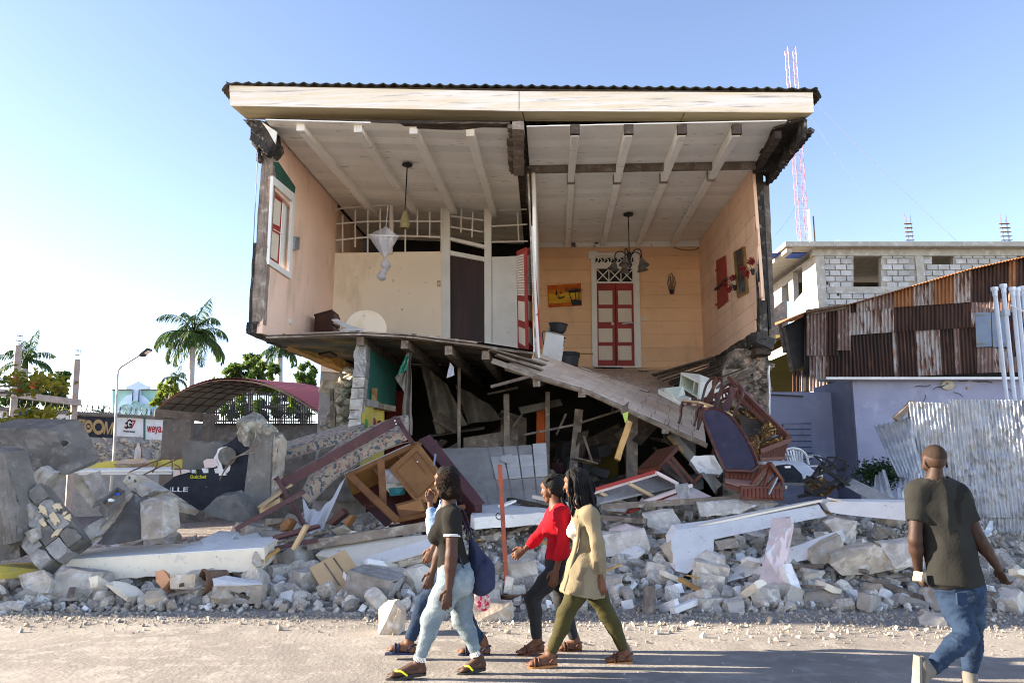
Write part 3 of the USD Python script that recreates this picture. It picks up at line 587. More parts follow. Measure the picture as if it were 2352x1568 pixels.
for k in range(95):
 t = RD.random(); y = 848 + 160 * t; x = np.interp(y, [848, 880, 940, 1010], [806, 784, 762, 728]) + RD.random() * np.interp(y, [848, 1010], [26, 100])
 s = RD.uniform(.12, .3)
 hp('stone', stone((s * 1.3, s, s * .75), 300 + k, 5, 1, .1, P(x, y, 15.95 - .5 * RD.random()), rot(RD.uniform(-20, 20), RD.uniform(-25, 25), RD.uniform(0, 180))), 'broken_stone', sw)
hp('wall_lump', stone((.55, .4, .3), 77, 5, 2, .1, P(758, 888, 15.6)), 'tan_rubble')
hp('wall_stud', beam(P(818, 992, 15.1), P(816, 1000, 15.1), .1, .1), 'old_timber')
hp('wall_stud', beam(P(766, 1000, 14.9), P(764, 935, 14.9), .1, .08, up=(0, 1, 0)), 'old_timber')
hp('wall_stud', beam(P(763, 950, 15.0), P(762, 893, 15.0), .07, .06, up=(0, 1, 0)), 'old_timber')
K2 = crop(620, 820, 500)
pr = hp('pier', prism([P(*K2(1180, 1700), 13.5), P(*K2(1250, 400), 13.5), P(*K2(1370, 400), 13.5), P(*K2(1300, 1700), 13.5)], (0, .3, 0)), 'mortar')
ys = [190, 380, 572, 700, 830, 962, 1070, 1240]
for a, b in zip(ys, ys[1:]):
 def xl_(y): return np.interp(y, [190, 600, 960, 1240], [1262, 1228, 1195, 1170])
 def xr_(y): return np.interp(y, [190, 600, 960, 1240], [1398, 1372, 1340, 1310])
 p = [P(*K2(x, y), 13.42) for x, y in ((xl_(a), a + 3), (xr_(a), a + 3), (xr_(b), b - 4), (xl_(b), b - 4))]
 m = rough(sub_to(prism(p, (0, .36, 0)), .16), .02 if a > 500 else .035, 7, a)
 hp('block', m, 'grey_rubble' if a > 500 else 'concrete', pr)
tq = hp('side_wall', prism([P(*K2(1395, 205), 13.5), P(*K2(1372, 560), 13.5), P(*K2(1345, 860), 13.5), P(*K2(1345, 860), 13.5) + A([.15, 3.2, .1]), P(*K2(1395, 205), 13.5) + A([-.0, 3.2, .3])], (-.1, 0, 0)), 'turquoise')
yl = hp('painted_panel', prism([P(*K2(1345, 900), 13.45), P(*K2(1470, 920), 13.95), P(*K2(1455, 1700), 13.95), P(*K2(1310, 1700), 13.45)], (-.02, .12, 0)), 'yellow_paint')
def arch(cx, cy, w_, h_, d): return [P(*K2(cx + w_ * math.cos(t), cy - h_ * math.sin(t)), d) for t in np.linspace(0, math.pi, 9)] + [P(*K2(cx - w_, cy + 130), d), P(*K2(cx + w_, cy + 130), d)]
MAT['arch_green'] = M('arch_green', (.07, .28, .05), bump=.1); MAT['arch_red'] = M('arch_red', (.16, .02, .02), bump=.1)
hp('painted_arch', prism(arch(1378, 1100, 26, 42, 13.62), (0, .02, 0)), 'arch_green', yl)
yl2 = hp('painted_panel', prism([P(*K2(1478, 945), 14.3), P(*K2(1592, 950), 14.5), P(*K2(1590, 1600), 14.5), P(*K2(1460, 1600), 14.3)], (0, .1, 0)), 'yellow_paint')
hp('painted_arch', prism(arch(1478, 1090, 24, 36, 14.25), (0, .02, 0)), 'arch_red', yl2)
hp('painted_arch', prism(arch(1548, 1110, 22, 30, 14.35), (0, .02, 0)), 'arch_red', yl2)
hp('wall_ledge', beam(P(*K2(1345, 875), 13.6), P(*K2(1480, 900), 14.1), .2, .12), 'concrete')
hp('wall_ledge', beam(P(*K2(1480, 910), 14.2), P(*K2(1690, 950), 14.6), .2, .1), 'weathered')
hp('wood_strip', beam(P(*K2(1492, 705), 14.0), P(*K2(1482, 860), 14.0), .1, .04, up=(0, 1, 0)), 'orange_timber')
C7 = crop(1560, 900, 500)
sw2 = hp('stone_wall', prism([P(1660, 850, 15.6), P(1690, 800, 15.6), P(1765, 800, 15.6), P(1767, 960, 15.6), P(1768, 1180, 15.6), P(1660, 1180, 15.6)], (.0, .6, 0)), 'dark_stone')
for k in range(120):
 y = RD.uniform(806, 1010); x = RD.uniform(1700 if y > 860 else 1722, 1763)
 s = RD.uniform(.1, .22)
 hp('stone', stone((s * 1.4, s, s * .85), 600 + k, 5, 1, .1, P(x, y, 15.58), rot(0, RD.uniform(-25, 25), 0)), 'dark_stone', sw2)
hp('plaster_edge', rough(sub_to(beam(P(1765, 840, 15.5), P(1767, 960, 15.5), .03, .1, up=(0, 1, 0)), .15), .02, 9), 'white_plaster', sw2)
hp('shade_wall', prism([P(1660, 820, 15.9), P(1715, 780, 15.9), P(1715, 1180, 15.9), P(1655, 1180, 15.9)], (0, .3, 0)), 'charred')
hp('sill_beam', rough(sub_to(beam(P(1755, 772, 14.8), P(1640, 840, 18.6), .25, .28), .3), .04, 6), 'charred')
hp('sill_beam', rough(sub_to(beam(P(1752, 800, 15.2), P(1660, 852, 18.2), .3, .25), .3), .04, 6), 'dark_wood')
hp('hanging_strip', beam(P(1730, 775, 14.5), P(1770, 792, 14.7), .2, .22), 'charred')
for (a, b, w_) in (((1163, 905), (1166, 1150), .11), ((1258, 900), (1256, 1150), .09), ((1330, 940), (1308, 1150), .16), ((1452, 950), (1450, 1150), .22), ((1055, 845), (1054, 1150), .06)):
 hp('stud', beam(P(*a, 15.2), P(*b, 15.2), w_, .09, up=(0, 1, 0)), 'weathered')
hp('orange_panel', prism([P(1233, 934, 15.6), P(1251, 934, 15.6), P(1251, 1150, 15.6), P(1230, 1150, 15.6)], (0, .1, 0)), M('orange_paint', (.5, .1, .02), bump=.1))
for a, b, d in (((1205, 998), (1320, 975), 14.6), ((1320, 975), (1430, 940), 15.0), ((1300, 950), (1278, 998), 15.0), ((1340, 1000), (1360, 1060), 14.4), ((1168, 995), (1200, 950), 15.3), ((1405, 950), (1420, 870), 17), ((1120, 905), (1190, 890), 16)):
 hp('fallen_strip', beam(P(*a, d), P(*b, d), .08, .04), 'old_timber')
hp('red_cabinet', prism([P(888, 895, 19), P(930, 898, 19), P(930, 1160, 19), P(884, 1160, 19)], (0, .4, 0)), 'red_paint')
hp('inner_panel', prism([P(1065, 1005, 15.6), P(1190, 985, 15.6), P(1190, 1150, 15.6), P(1060, 1150, 15.6)], (0, .05, 0)), 'weathered')
hp('inner_panel', prism([P(1150, 940, 16.5), P(1210, 960, 16.5), P(1205, 1150, 16.5), P(1150, 1150, 16.5)], (0, .05, 0)), 'weathered')
M('dark_ochre', (.12, .085, .012), bump=.2)
hp('inner_panel', prism([P(1365, 1000, 17), P(1420, 1000, 17), P(1420, 1150, 17), P(1362, 1150, 17)], (0, .3, 0)), 'dark_ochre')
rv = random.Random(3)
for k in range(46):     # boards, lath and sheets fallen in the ground floor room
 px, py, d = rv.uniform(985, 1600), rv.uniform(930, 1120), rv.uniform(14.6, 17.5)
 if py < np.interp(px, [985, 1250, 1640], [850, 880, 1010]) + 25: continue
 p = P(px, py, d); a, e = rv.uniform(0, 3.14), rv.uniform(-.9, .9); L = rv.uniform(.4, 1.5); v_ = A([math.cos(a) * math.cos(e), .4 * math.sin(a), math.sin(e)]) * L / 2
 hp('fallen_board', beam(p - v_, p + v_, rv.uniform(.06, .45), .03, up=(rv.uniform(-1, 1), rv.uniform(-1, .2), rv.uniform(-.5, 1))), rv.choice(['old_timber', 'dark_wood', 'weathered', 'dark_wood', 'under_floor', 'dark_concrete', 'purple_wood']))
for k in range(9): px = 1000 + 70 * k; hp('rubble_lump', stone((.9, .7, .5), 260 + k, 6, 1, .08, P(px + rv.uniform(-20, 20), 1120 + rv.uniform(-25, 15), 15 + rv.random())), rv.choice(['dark_concrete', 'grey_concrete', 'grey_rubble']))
# ================================================================ right background
M('cinder', (.40, .385, .36), (.33, .32, .3), sc=3, bump=.4, bsc=30, vary=.14, spot=((.5, .49, .47), 5, .56, .68))
M('raw_render', (.36, .335, .28), (.29, .27, .23), sc=3, bump=.4, bsc=22, spot=((.44, .42, .37), 6, .54, .66))
M('lilac_wall', (.30, .30, .39), (.26, .26, .345), sc=1.2, bump=.3, bsc=24, spot=((.36, .36, .45), 2, .56, .7), dirt=((.19, .18, .22), 1.1, .6, .75, (2, 2, .5)))
M('blue_paint', (.07, .1, .2), (.055, .08, .16), sc=3, bump=.3)
M('rust_dark', (.075, .036, .022), (.045, .023, .016), sc=2, st=(2.5, 2.5, .5), bump=.3, rgh=.75, metal=.1, spot=((.17, .07, .032), 3, .56, .7, (3, 3, .5)))
M('rust_orange', (.36, .15, .05), (.24, .09, .035), sc=2, st=(2.5, 2.5, .5), bump=.3, rgh=.7, metal=.1, spot=((.5, .36, .24), 3, .6, .7, (3, 3, .5)))
M('rust_pale', (.5, .45, .4), (.36, .28, .22), sc=2, st=(2.5, 2.5, .5), bump=.3, rgh=.6, metal=.15, spot=((.14, .055, .03), 2.6, .5, .58, (4, 4, .7)), dirt=((.3, .13, .06), 5, .55, .64, (3, 3, .6)))
M('rust_pink', (.27, .17, .13), (.19, .11, .085), sc=2, st=(3, 3, .5), bump=.3, rgh=.7, metal=.1, spot=((.42, .34, .3), 4, .56, .62, (4, 4, 1)))
M('shutter_blue', (.3, .36, .44), (.25, .3, .38), sc=3, bump=.2, spot=((.4, .36, .2), 2, .6, .66, (5, 5, .4)))
M('galvanised', (.52, .53, .54), (.38, .39, .41), sc=4, st=(2, 2, .6), bump=.9, bsc=13, rgh=.34, metal=.85, dist=.05, spot=((.5, .47, .44), 5, .55, .66, (2, 2, .7)))
M('tower_red', (.55, .2, .19), bump=0); M('tower_white', (.7, .66, .64), bump=0)
M('pole_white', (.62, .66, .72), bump=.05, rgh=.45)
D1 = crop(1860, 560, 700, 2350)
BB = thing('block_building', 'unfinished grey block building with a flat concrete roof behind the rusty shed', 'building', (14, 28, 0))
fy, fx = 27.0, 11.1
FP, SP = (A([0, fy, 0]), A([0, -1.0, 0])), (A([fx, 0, 0]), A([-1.0, 0, 0]))
wz0, wz1 = 3.0, 9.55
def rect3(pl, x0, y0, x1, y1, off=0.0): return on(pl, [D1(x0, y0), D1(x1, y0), D1(x1, y1), D1(x0, y1)], off)
opens = [(918, 245, 1150, 525), (1578, 252, 1755, 338), (2285, 250, 2420, 340)]
obj('wall', prism([(fx, fy, wz0), (34, fy, wz0), (34, fy, wz1), (fx, fy, wz1)], (0, .2, 0), [rect3(FP, *o) for o in opens]), 'raw_render', BB)
sideh = [[PP(*D1(a, b), *SP) for a, b in h] for h in ([(408, 400), (488, 352), (492, 570), (420, 655)], [(315, 530), (372, 490), (385, 840), (325, 870)])]
obj('wall', prism([(fx, fy + .21, wz0), (fx, 34, wz0), (fx, 34, wz1), (fx, fy + .21, wz1)], (.2, 0, 0), sideh), 'cinder', BB)
obj('inner_wall', box((20, 31, 6), (16, .2, 7)), 'dark_concrete', BB)
rs_ = obj('roof', box((22.0, 31.0, 9.83), (24.2, 8.9, .17)), 'raw_render', BB)
obj('roof_beam', box((23, fy + .05, 9.62), (24, .28, .26)), 'raw_render', BB)
obj('roof_beam', box((10.1, 31.0, 9.66), (.2, 8.5, .16)), 'raw_render', BB)
for x0, x1 in ((587, 662), (1425, 1492)):
 a, b = rect3(FP, x0, 240, x1, 240, 0)[:2]; obj('column', box(((a[0] + b[0]) / 2, fy - .01, 6.2), (b[0] - a[0], .12, 6.6)), 'raw_render', BB)
a, b = rect3(FP, 690, 525, 1420, 525)[:2]; obj('sill_band', box(((a[0] + b[0]) / 2, fy - .005, a[2] - .14), (b[0] - a[0], .1, .24)), 'raw_render', BB)
roofline = [(310, 830), (520, 735), (870, 672), (1150, 592), (1900, 372), (2360, 268)]
row, y = 0, 243
while y < 700:
 x = 664 - (row % 2) * 48
 while x < 2330:
  x0, x1 = max(x, 664) + 2, x + 93
  cx, cy = (x0 + x1) / 2, y + 24
  blocked = x1 - x0 < 20 or any(o[0] - 6 < cx < o[2] + 6 and o[1] - 8 < cy < o[3] + 8 for o in opens) or 1415 < cx < 1500 or (523 < cy < 568 and cx < 1425) or cy - 30 > np.interp(cx, *zip(*roofline))
  if not blocked:
   for o in opens:                      # cut the block at an opening
    if o[1] - 5 < cy < o[3] + 5:
     if x0 < o[0] < x1: x1 = o[0] - 1
     if x0 < o[2] < x1: x0 = o[2] + 1
   p = rect3(FP, x0, y + 2, x1, y + 46)
   c = (p[0] + p[2]) / 2; obj('block', box(c + A([0, -.012 - .012 * RD.random(), 0]), (p[1][0] - p[0][0] - .012, .06, p[0][2] - p[3][2] - .012), bev=.008), 'cinder', BB)
  x += 96
 y += 48.5; row += 1
for x, y_ in ((700, 497), (792, 590)): p = rect3(FP, x - 8, y_ - 12, x + 8, y_ + 12, .06); obj('putlog_hole', prism(p, (0, .02, 0)), 'dark_void', BB)
obj('tarpaulin', box(PP(*D1(345, 265), A([0, 0, 9.72]), A([0, 0, 1.0])), (1.4, .7, .02)), M('tarp_blue', (.04, .09, .35), bump=.2), BB)
for px, n in ((2092, 3), (2315, 4)):                 # starter bars on the roof
 t = thing('rebar_column', f'bundle of {n} rusty starter bars with ties on the roof, ' + ('near its middle' if px < 2200 else 'at the picture edge'), 'starter bars', P(px, 556, 27.2))
 b = P(px, 556, 27.2); b[2] = 9.9
 for k in range(n): obj('bar', tube([b + A([(k - (n - 1) / 2) * .1, .1 * (k % 2), 0]), b + A([(k - (n - 1) / 2) * .1 - .04, .1 * (k % 2), 1.1 + .25 * RD.random()])], .009, 4), 'rebar', t)
 for k in range(6): obj('tie', box(b + A([-.01 * k / 3, .05, .12 + .16 * k]), (.1 * n, .12, .007)), 'rebar', t)
for px, py, r, h_, lab in ((1862, 476, .06, 1.45, 'tall white vent pipe on the block roof beside the red mast'), (1872, 520, .025, 1.2, 'thin rusty rod on the block roof right of the vent pipe'), (1926, 540, .05, .3, 'short white stub pipe on the edge of the block roof')):
 b = P(px, 556, 27.2); b[2] = 9.9; single('roof_pipe', tube([b, b + A([0, 0, h_])], r, 8), 'white_paint' if r > .03 else 'rebar', lab, 'pipe')
TW = thing('lattice_mast', 'tall red and white guyed lattice mast behind the house', 'mast', (23.8, 60, 0))
tx, ty, hw = 23.85, 60.0, .34
for k, (sx, sy) in enumerate(((-1, -1), (1, -1), (1, 1), (-1, 1))):
 for s in range(9): obj('leg', tube([(tx + sx * hw, ty + sy * hw, s * 4.2), (tx + sx * hw, ty + sy * hw, min(37.5, s * 4.2 + 4.2))], .024, 5), 'tower_red' if s != 8 else 'tower_white', TW)
for k in range(18, 52):
 z0, z1 = k * .72, k * .72 + .72
 for a, b in (((-1, -1), (1, -1)), ((1, 1), (-1, 1)), ((-1, 1), (-1, -1)), ((1, -1), (1, 1))):
  s = 1 if k % 2 else -1; a, b = (a, b) if s > 0 else (b, a)
  obj('brace', join(tube([(tx + a[0] * hw, ty + a[1] * hw, z0), (tx + b[0] * hw, ty + b[1] * hw, z1)], .009, 4), tube([(tx + a[0] * hw, ty + a[1] * hw, z1), (tx + b[0] * hw, ty + b[1] * hw, z1)], .009, 4)), 'tower_red', TW)
for (px, py), (qx, qy, qd) in (((1822, 182), (2200, 556, 50)), ((1815, 195), (2060, 556, 50)), ((1803, 180), (1700, 240, 66)), ((1848, 455), (1965, 540, 55)), ((1836, 455), (1780, 540, 55))):
 a, b = P(px, py, 60), P(qx, qy, qd)
 obj('guy_wire', tube([lerp(a, b, t) - A([0, 0, 1.2 * t * (1 - t)]) for t in np.linspace(0, 1, 8)], .014, 4), 'steel', TW)
SHP = (A([9.0, 20.0, 0]), norm([-.2, -1, 0]))
SH = thing('rusty_shed', 'patched shed of rusty corrugated sheets above the lilac wall', 'shed', (10, 20, 2))
def sp(x, y, off=0.0): return PP(*D1(x, y), SHP[0] + SHP[1] * off, SHP[1])
def sheet(name, x0, x1, top, bot, mat, off=0.0, amp=.016, per=.09, parent=None, skew=0):
 ft, fb = (lambda x: np.interp(x, *zip(*top)) if isinstance(top, list) else top), (lambda x: np.interp(x, *zip(*bot)) if isinstance(bot, list) else bot)
 L = np.linalg.norm(sp(x1, 800) - sp(x0, 800)); n = max(8, int(L / per * 6))
 def fn(u, t):
  x = x0 + (x1 - x0) * u; yt, yb = ft(x), fb(x); y = yt + (yb - yt) * t
  return sp(x + skew * t, y, off + amp * math.sin(2 * math.pi * u * L / per) + .03 * t)
 return obj(name, grid(fn, n, 2), mat, parent or SH, smooth=True)
obj('frame', prism([sp(515, 1400), sp(515, 745), sp(870, 680), sp(1150, 605), sp(1900, 385), sp(2420, 270), sp(2420, 1300), sp(900, 1400)], (.0, .1, 0)), 'dark_void', SH)
l1 = [(860, 748), (1265, 698), (1900, 655), (2420, 640)]; l2 = [(860, 935), (1260, 906), (1930, 866), (2420, 830)]; lb = [(500, 1400), (899, 1400), (901, 1305), (1850, 1252), (2420, 1238)]
rt = [(a, b + 14) for a, b in roofline] + [(2420, 262)]
m_ = 'rust_dark rust_orange rust_pale rust_pink'.split()
for x0, x1, t, b, k, o in ((870, 945, rt, l1, 0, .03), (940, 1025, rt, l1, 2, .05), (1018, 1100, rt, l1, 2, .06), (1095, 1260, rt, l1, 3, .04), (1255, 1425, rt, l1, 1, .05), (1420, 1605, rt, l1, 2, .04), (1595, 1765, rt, l1, 1, .06), (1755, 1900, rt, l1, 2, .05), (1895, 2225, rt, l1, 0, .03), (2220, 2285, rt, l1, 1, .05), (2280, 2420, rt, l1, 0, .03),
  (880, 1092, l1, l2, 2, .03), (1088, 1262, l1, l2, 2, .045), (1258, 1612, l1, l2, 0, .03), (1608, 1905, l1, l2, 0, .045), (1900, 1945, l1, l2, 2, .03), (1905, 2060, 655, 742, 3, .04), (2055, 2420, 650, 742, 3, .05), (2215, 2420, 740, 1110, 0, .03),
  (902, 1262, l2, lb, 0, .0), (1240, 1275, l2, lb, 2, .02), (1268, 1442, l2, lb, 0, .01), (1440, 1640, l2, lb, 2, .02), (1630, 1790, l2, lb, 0, .0), (1755, 1800, l2, lb, 3, .02), (1788, 1955, l2, lb, 0, .01), (1955, 2112, 1036, lb, 3, .02), (2100, 2270, 1040, lb, 2, .01), (2262, 2420, 1110, lb, 3, .02),
  (525, 690, rt, 1105, 3, .04), (680, 800, rt, 1105, 0, .03), (785, 895, rt, 1060, 3, .05), (545, 690, 1100, lb, 3, .01), (600, 700, 1100, lb, 2, .02), (695, 830, 1100, lb, 0, .01), (820, 905, 1060, lb, 0, .02)):
 sheet('corrugated_sheet', x0, x1, t, b, m_[k], o, skew=(0 if x0 < 900 else 20 if t is l2 else 0))
for (x0, x1) in ((1940, 2072), (2078, 2212)):
 lf = obj('window_shutter', prism([sp(x0, 742, .08), sp(x1, 738, .08), sp(x1 + 8, 1028, .08), sp(x0 + 12, 1032, .08)], SHP[1] * -.03), 'shutter_blue', SH)
 for yy in (760, 1003): obj('hinge', beam(sp(x0 + 10 if x0 < 2000 else x1 - 70, yy, .1), sp(x0 + 80 if x0 < 2000 else x1, yy - 2, .1), .02, .04), 'raw_render', lf)
rfm = obj('roof', grid(lambda u, t: sp(300 + 2130 * u, np.interp(300 + 2130 * u, *zip(*([(300, 835)] + roofline + [(2430, 255)]))) + 4 - 3 * t, .28) + A([.1 * t, 3 * t, .25 * t + .014 * math.sin(u * 500)]), 300, 3, (0, 0, -.015)), 'rust_orange', SH)
obj('eave_board', beam(sp(520, 742, .1), sp(865, 690, .1), .05, .14), 'weathered', SH)
for a, b in (((330, 870), (400, 1230)), ((300, 835), (345, 1080))): obj('porch_post', beam(PP(*D1(*a), *SHP), PP(*D1(*b), *SHP), .08, .08, up=(0, 1, 0)), 'dark_wood', SH)
obj('doorway', prism([sp(330, 860, -.3), sp(530, 760, -.3), sp(548, 1180, -.3), sp(405, 1235, -.3)], (0, .05, 0)), 'black', SH)
for x0, x1, m in ((405, 480, 'rust_dark'), (475, 500, 'rust_pale'), (495, 560, 'rust_dark')): sheet('corrugated_sheet', x0, x1, 1230 if x0 < 490 else 1190, 1405, m, -.1)
BK = thing('back_house', 'dark yellow rear house glimpsed between the ruin and the shed', 'building', (9, 24, 0))
obj('wall', prism([P(1764, 830, 23.5), P(1860, 790, 23.5), P(1860, 920, 23.5), P(1764, 920, 23.5)], (0, .2, 0)), 'dark_ochre', BK)
obj('eave', prism([P(1764, 792, 22.5), P(1815, 770, 22.5), P(1815, 786, 22.5), P(1764, 812, 22.5)], (0, 1.5, .3)), 'dark_ochre', BK)
obj('roof', prism([P(1764, 720, 24), P(1800, 690, 24), P(1815, 770, 24), P(1764, 790, 24)], (0, .6, 0)), 'weathered', BK)
LW = thing('lilac_wall', 'lilac painted wall with a louvred window beside the stone ruin', 'wall', (8, 18, 0))
obj('wall', prism([(5.6, 18, 0), (6.1, 18, 0), *[(7.95 + .28 * math.sin(t), 18 + .28 - .28 * math.cos(t), 0) for t in np.linspace(0, 1.5, 6)], (8.23, 19.5, 0), (5.6, 19.5, 0)], (0, 0, P(1800, 900, 18)[2])), 'lilac_wall', LW)
p = [P(1798, 973, 17.98), P(1862, 971, 17.98), P(1866, 1068, 17.98), P(1798, 1068, 17.98)]
wn = obj('window', prism(p, (0, .02, 0)), 'blue_paint', LW)
for k in range(7):
 a, b = lerp(p[0], p[3], (k + .5) / 7), lerp(p[1], p[2], (k + .5) / 7); obj('louvre', box((a + b) / 2 + A([0, -.02, 0]), (b[0] - a[0], .02, .115), rot(25, 0, 0)), 'lilac_wall', wn)
obj('render_panel', prism([P(1790, 962, 17.992), P(1872, 960, 17.992), P(1874, 1100, 17.992), P(1790, 1100, 17.992)], (0, .02, 0), [[P(1797, 972, 17.992), P(1863, 970, 17.992), P(1867, 1069, 17.992), P(1797, 1069, 17.992)]]), 'lilac_wall', LW)
obj('pipe_chase', beam(P(1772, 906, 17.96), P(1845, 910, 17.96), .03, .03), 'dark_wood', LW)
LW2 = thing('lilac_wall', 'cracked lilac wall under the rusty shed, behind the silver fence', 'wall', (12, 16.8, 0))
zt = P(2000, 874, 16.8)[2]
w2 = obj('wall', prism([P(1957, 866, 16.8) * [1, 1, 0], A([16, 16.6, 0]), A([16, 16.6, zt]), P(1957, 866, 16.8)], (0, .3, 0)), 'lilac_wall', LW2)
obj('wall', prism([P(1957, 866, 16.82) * [1, 1, 0], P(1957, 866, 16.82), P(1957, 866, 16.82) + A([0, 2.2, 0]), (P(1957, 866, 16.82) + A([0, 2.2, 0])) * [1, 1, 0]], (.25, 0, 0)), 'lilac_wall', LW2)
obj('coping', box((11.5, 16.7, zt + .02), (9.3, .45, .05), rot(0, 0, -.3)), 'white_plaster', LW2)
obj('plinth', box((11.9, 16.5, .35), (8.2, .3, 1.0)), 'blue_paint', LW2)
for pts in ([(1740, 1270), (1745, 1295), (1790, 1310), (1850, 1315), (1910, 1308), (1960, 1322), (2030, 1318), (2080, 1330)], [(1435, 1365), (1470, 1355), (1520, 1362), (1565, 1350)], [(1715, 1330), (1690, 1350), (1650, 1365), (1610, 1370), (1590, 1390)], [(1760, 1410), (1810, 1425), (1835, 1450)], [(2030, 1270), (2025, 1290), (2040, 1310)], [(1525, 1430), (1520, 1460), (1505, 1490)], [(2200, 1370), (2240, 1400), (2260, 1450)]):
 obj('crack', tube(curve([P(*D1(*q_), 16.7) for q_ in pts], 20), [.003 + .007 * abs(math.sin(k * 1.9)) for k in range(20)], 4), 'dark_void', LW2)
for x, y, r in ((1712, 1352, 58), (1888, 1373, 18)):
 obj('broken_patch', prism(jag([P(*D1(x + r * math.cos(t), y + r * .72 * math.sin(t)), 16.71) for t in np.linspace(0, 6.28, 9)[:-1]], .03, .1, r), (0, .02, 0)), 'tan_rubble', LW2)
FN = thing('silver_fence', 'dented silver corrugated metal fence behind the man in the dark shirt', 'fence', (8, 12.4, 0))
E1 = crop(1860, 1000, 700, 2350)
FNP = (A([8.0, 12.4, 0]), norm([-.25, -1, 0]))
def fp(x, y, off=0.0): return PP(*E1(x, y), FNP[0] + FNP[1] * off, FNP[1])
def dent(p, amp, sd): return amp * (.45 * (meshkit.fbm(A([p * 3.0]), 2, sd)[0] - .5) + .55 * (meshkit.fbm(A([p * A([11., 11., 8.])]), 3, sd + 9)[0] - .5) * (.3 + 1.2 * meshkit.noise(A([p * 1.7]), sd + 4)[0]))
def fsheet(xa, xb, ya, yb, ybl, ybr, off, sd, name='corrugated_sheet', parent=FN, amp=.014, dn=.10, lean=.0):
 L = np.linalg.norm(fp(xb, ya) - fp(xa, ya)); n = int(L / .076 * 5)
 def fn(u, t):
  x0, x1 = xa[0] + (xa[1] - xa[0]) * t if isinstance(xa, tuple) else xa, xb
  x = x0 + (x1 - x0) * u; y = ya + ((ybl + (ybr - ybl) * u) - ya) * t
  p = fp(x, y); return p + FNP[1] * (off + amp * math.sin(2 * math.pi * u * L / .076) + dent(p, dn, sd))
 return obj(name, grid(fn, n, 34), 'galvanised', parent, smooth=True)
E1x = [1395, 1720, 2040, 2370, 2700]
for k in range(4):
 top = [18, -6, -2, -12][k]
 a = fp(E1x[k], 500);
 L = 0
 def fn(u, t, k=k, top=top):
  x = E1x[k] - 15 + (E1x[k + 1] - E1x[k] + 30) * u + (95 * t if True else 0); y = top + (985 - top) * t
  p = fp(x, y); return p + FNP[1] * (.02 * (k % 2) + .013 * math.sin(2 * math.pi * u * 11) + dent(p, .17, 3 + k))
 obj('corrugated_sheet', grid(fn, 66, 40), 'galvanised', FN, smooth=True)
 def fn2(u, t, k=k):
  x = E1x[k] + 60 + (E1x[k + 1] - E1x[k] + 25) * u + 40 * t; y = 965 + 560 * t
  p = fp(x, y); return p + FNP[1] * (-.04 + .013 * math.sin(2 * math.pi * u * 11) + dent(p, .17, 13 + k))
 obj('corrugated_sheet', grid(fn2, 66, 24), 'galvanised', FN, smooth=True)
for x in (1400, 2040): obj('fence_post', beam(fp(x, 10, -.12), fp(x + 90, 1400, -.12), .08, .08, up=(0, 1, 0)), 'weathered', FN)
obj('fence_brace', beam(fp(1270, 160, .02), fp(1420, 20, -.1), .09, .09), 'weathered', FN)
def crumple(lab, c4, d4, sd, nu=40, nv=30, fold=.16, amp=.02):
 c = [P(*E1(*q_), d) for q_, d in zip(c4, d4)]
 n = norm(np.cross(c[1] - c[0], c[3] - c[0])); n = n if n[1] < 0 else -n
 L = np.linalg.norm(c[1] - c[0])
 def fn(u, t):
  p = lerp(lerp(c[0], c[1], u), lerp(c[3], c[2], u), t)
  return p + n * (amp * math.sin(2 * math.pi * u * L / .076) + fold * (meshkit.fbm(A([p * 3.1]), 3, sd)[0] - .5) * (.4 + 1.5 * t))
 single('metal_sheet', grid(fn, nu, nv, tuple(-n * .006)), 'galvanised', lab, 'metal sheet', 'bent sheets torn from the silver fence', smooth=True)
crumple('buckled silver sheet leaning left from the end of the fence', [(1092, 215), (1392, 150), (1500, 660), (1290, 640)], [13.2, 12.8, 12.4, 12.3], 4, 50)
crumple('small curled silver sheet standing against the blue plinth', [(1100, 640), (1180, 575), (1262, 830), (1085, 850)], [13.0, 13.0, 12.7, 12.7], 9)
crumple('crumpled silver sheet fallen beside the man\'s shoulder', [(1310, 580), (1480, 620), (1470, 900), (1280, 880)], [12.5, 12.2, 12.0, 12.1], 14, fold=.3)
crumple('torn silver flap bent out of the lower fence', [(2060, 1010), (2095, 1010), (2090, 1110), (2020, 1150)], [11.9, 12.0, 11.8, 11.7], 5, 12, 12, .1, .0)
for k, (x0, y0, x1, lab) in enumerate(((2285, 671, 2312, 'leftmost of the white poles behind the fence'), (2305, 664, 2330, 'tallest white pole with a dark clamp, second from the left'), (2326, 671, 2349, 'third white pole from the left behind the fence'), (2337, 672, 2360, 'fourth white pole, close beside the third'), (2350, 669, 2373, 'white pole cut by the right picture edge'))):
 t = thing('white_pole', lab, 'pole', P(x1, 915, 14.5), 'white poles behind the silver fence')
 a, b = P(x0, y0, 14.5), P(x1, 915, 14.5); b2 = a + (b - a) * ((a[2]) / (a[2] - b[2]))
 obj('pole', tube([b2, a], .04, 10), 'pole_white', t, smooth=40); obj('cap', lathe([(0, .1), (.065, .1), (.065, .04), (.045, 0), (.045, -.08)], a, (0, 0, 1), 10), 'pole_white', t)
 if k == 1: obj('clamp', box(lerp(a, b, .22), (.1, .1, .12)), 'steel', t)
single('cable', tube(curve([P(2320, 700, 14.4), P(2340, 710, 14.4), P(2380, 725, 14.4)], 8), .012, 4), 'white_paint', 'pale cable strung between the white poles', 'cable')
LEAF = {}
def leafmat(name, c, c2, tr=.35):
 M(name, c, c2, sc=2.5, bump=0, rgh=.55, vary=.0, trans=tr, spec=.35); LEAF[name] = 1
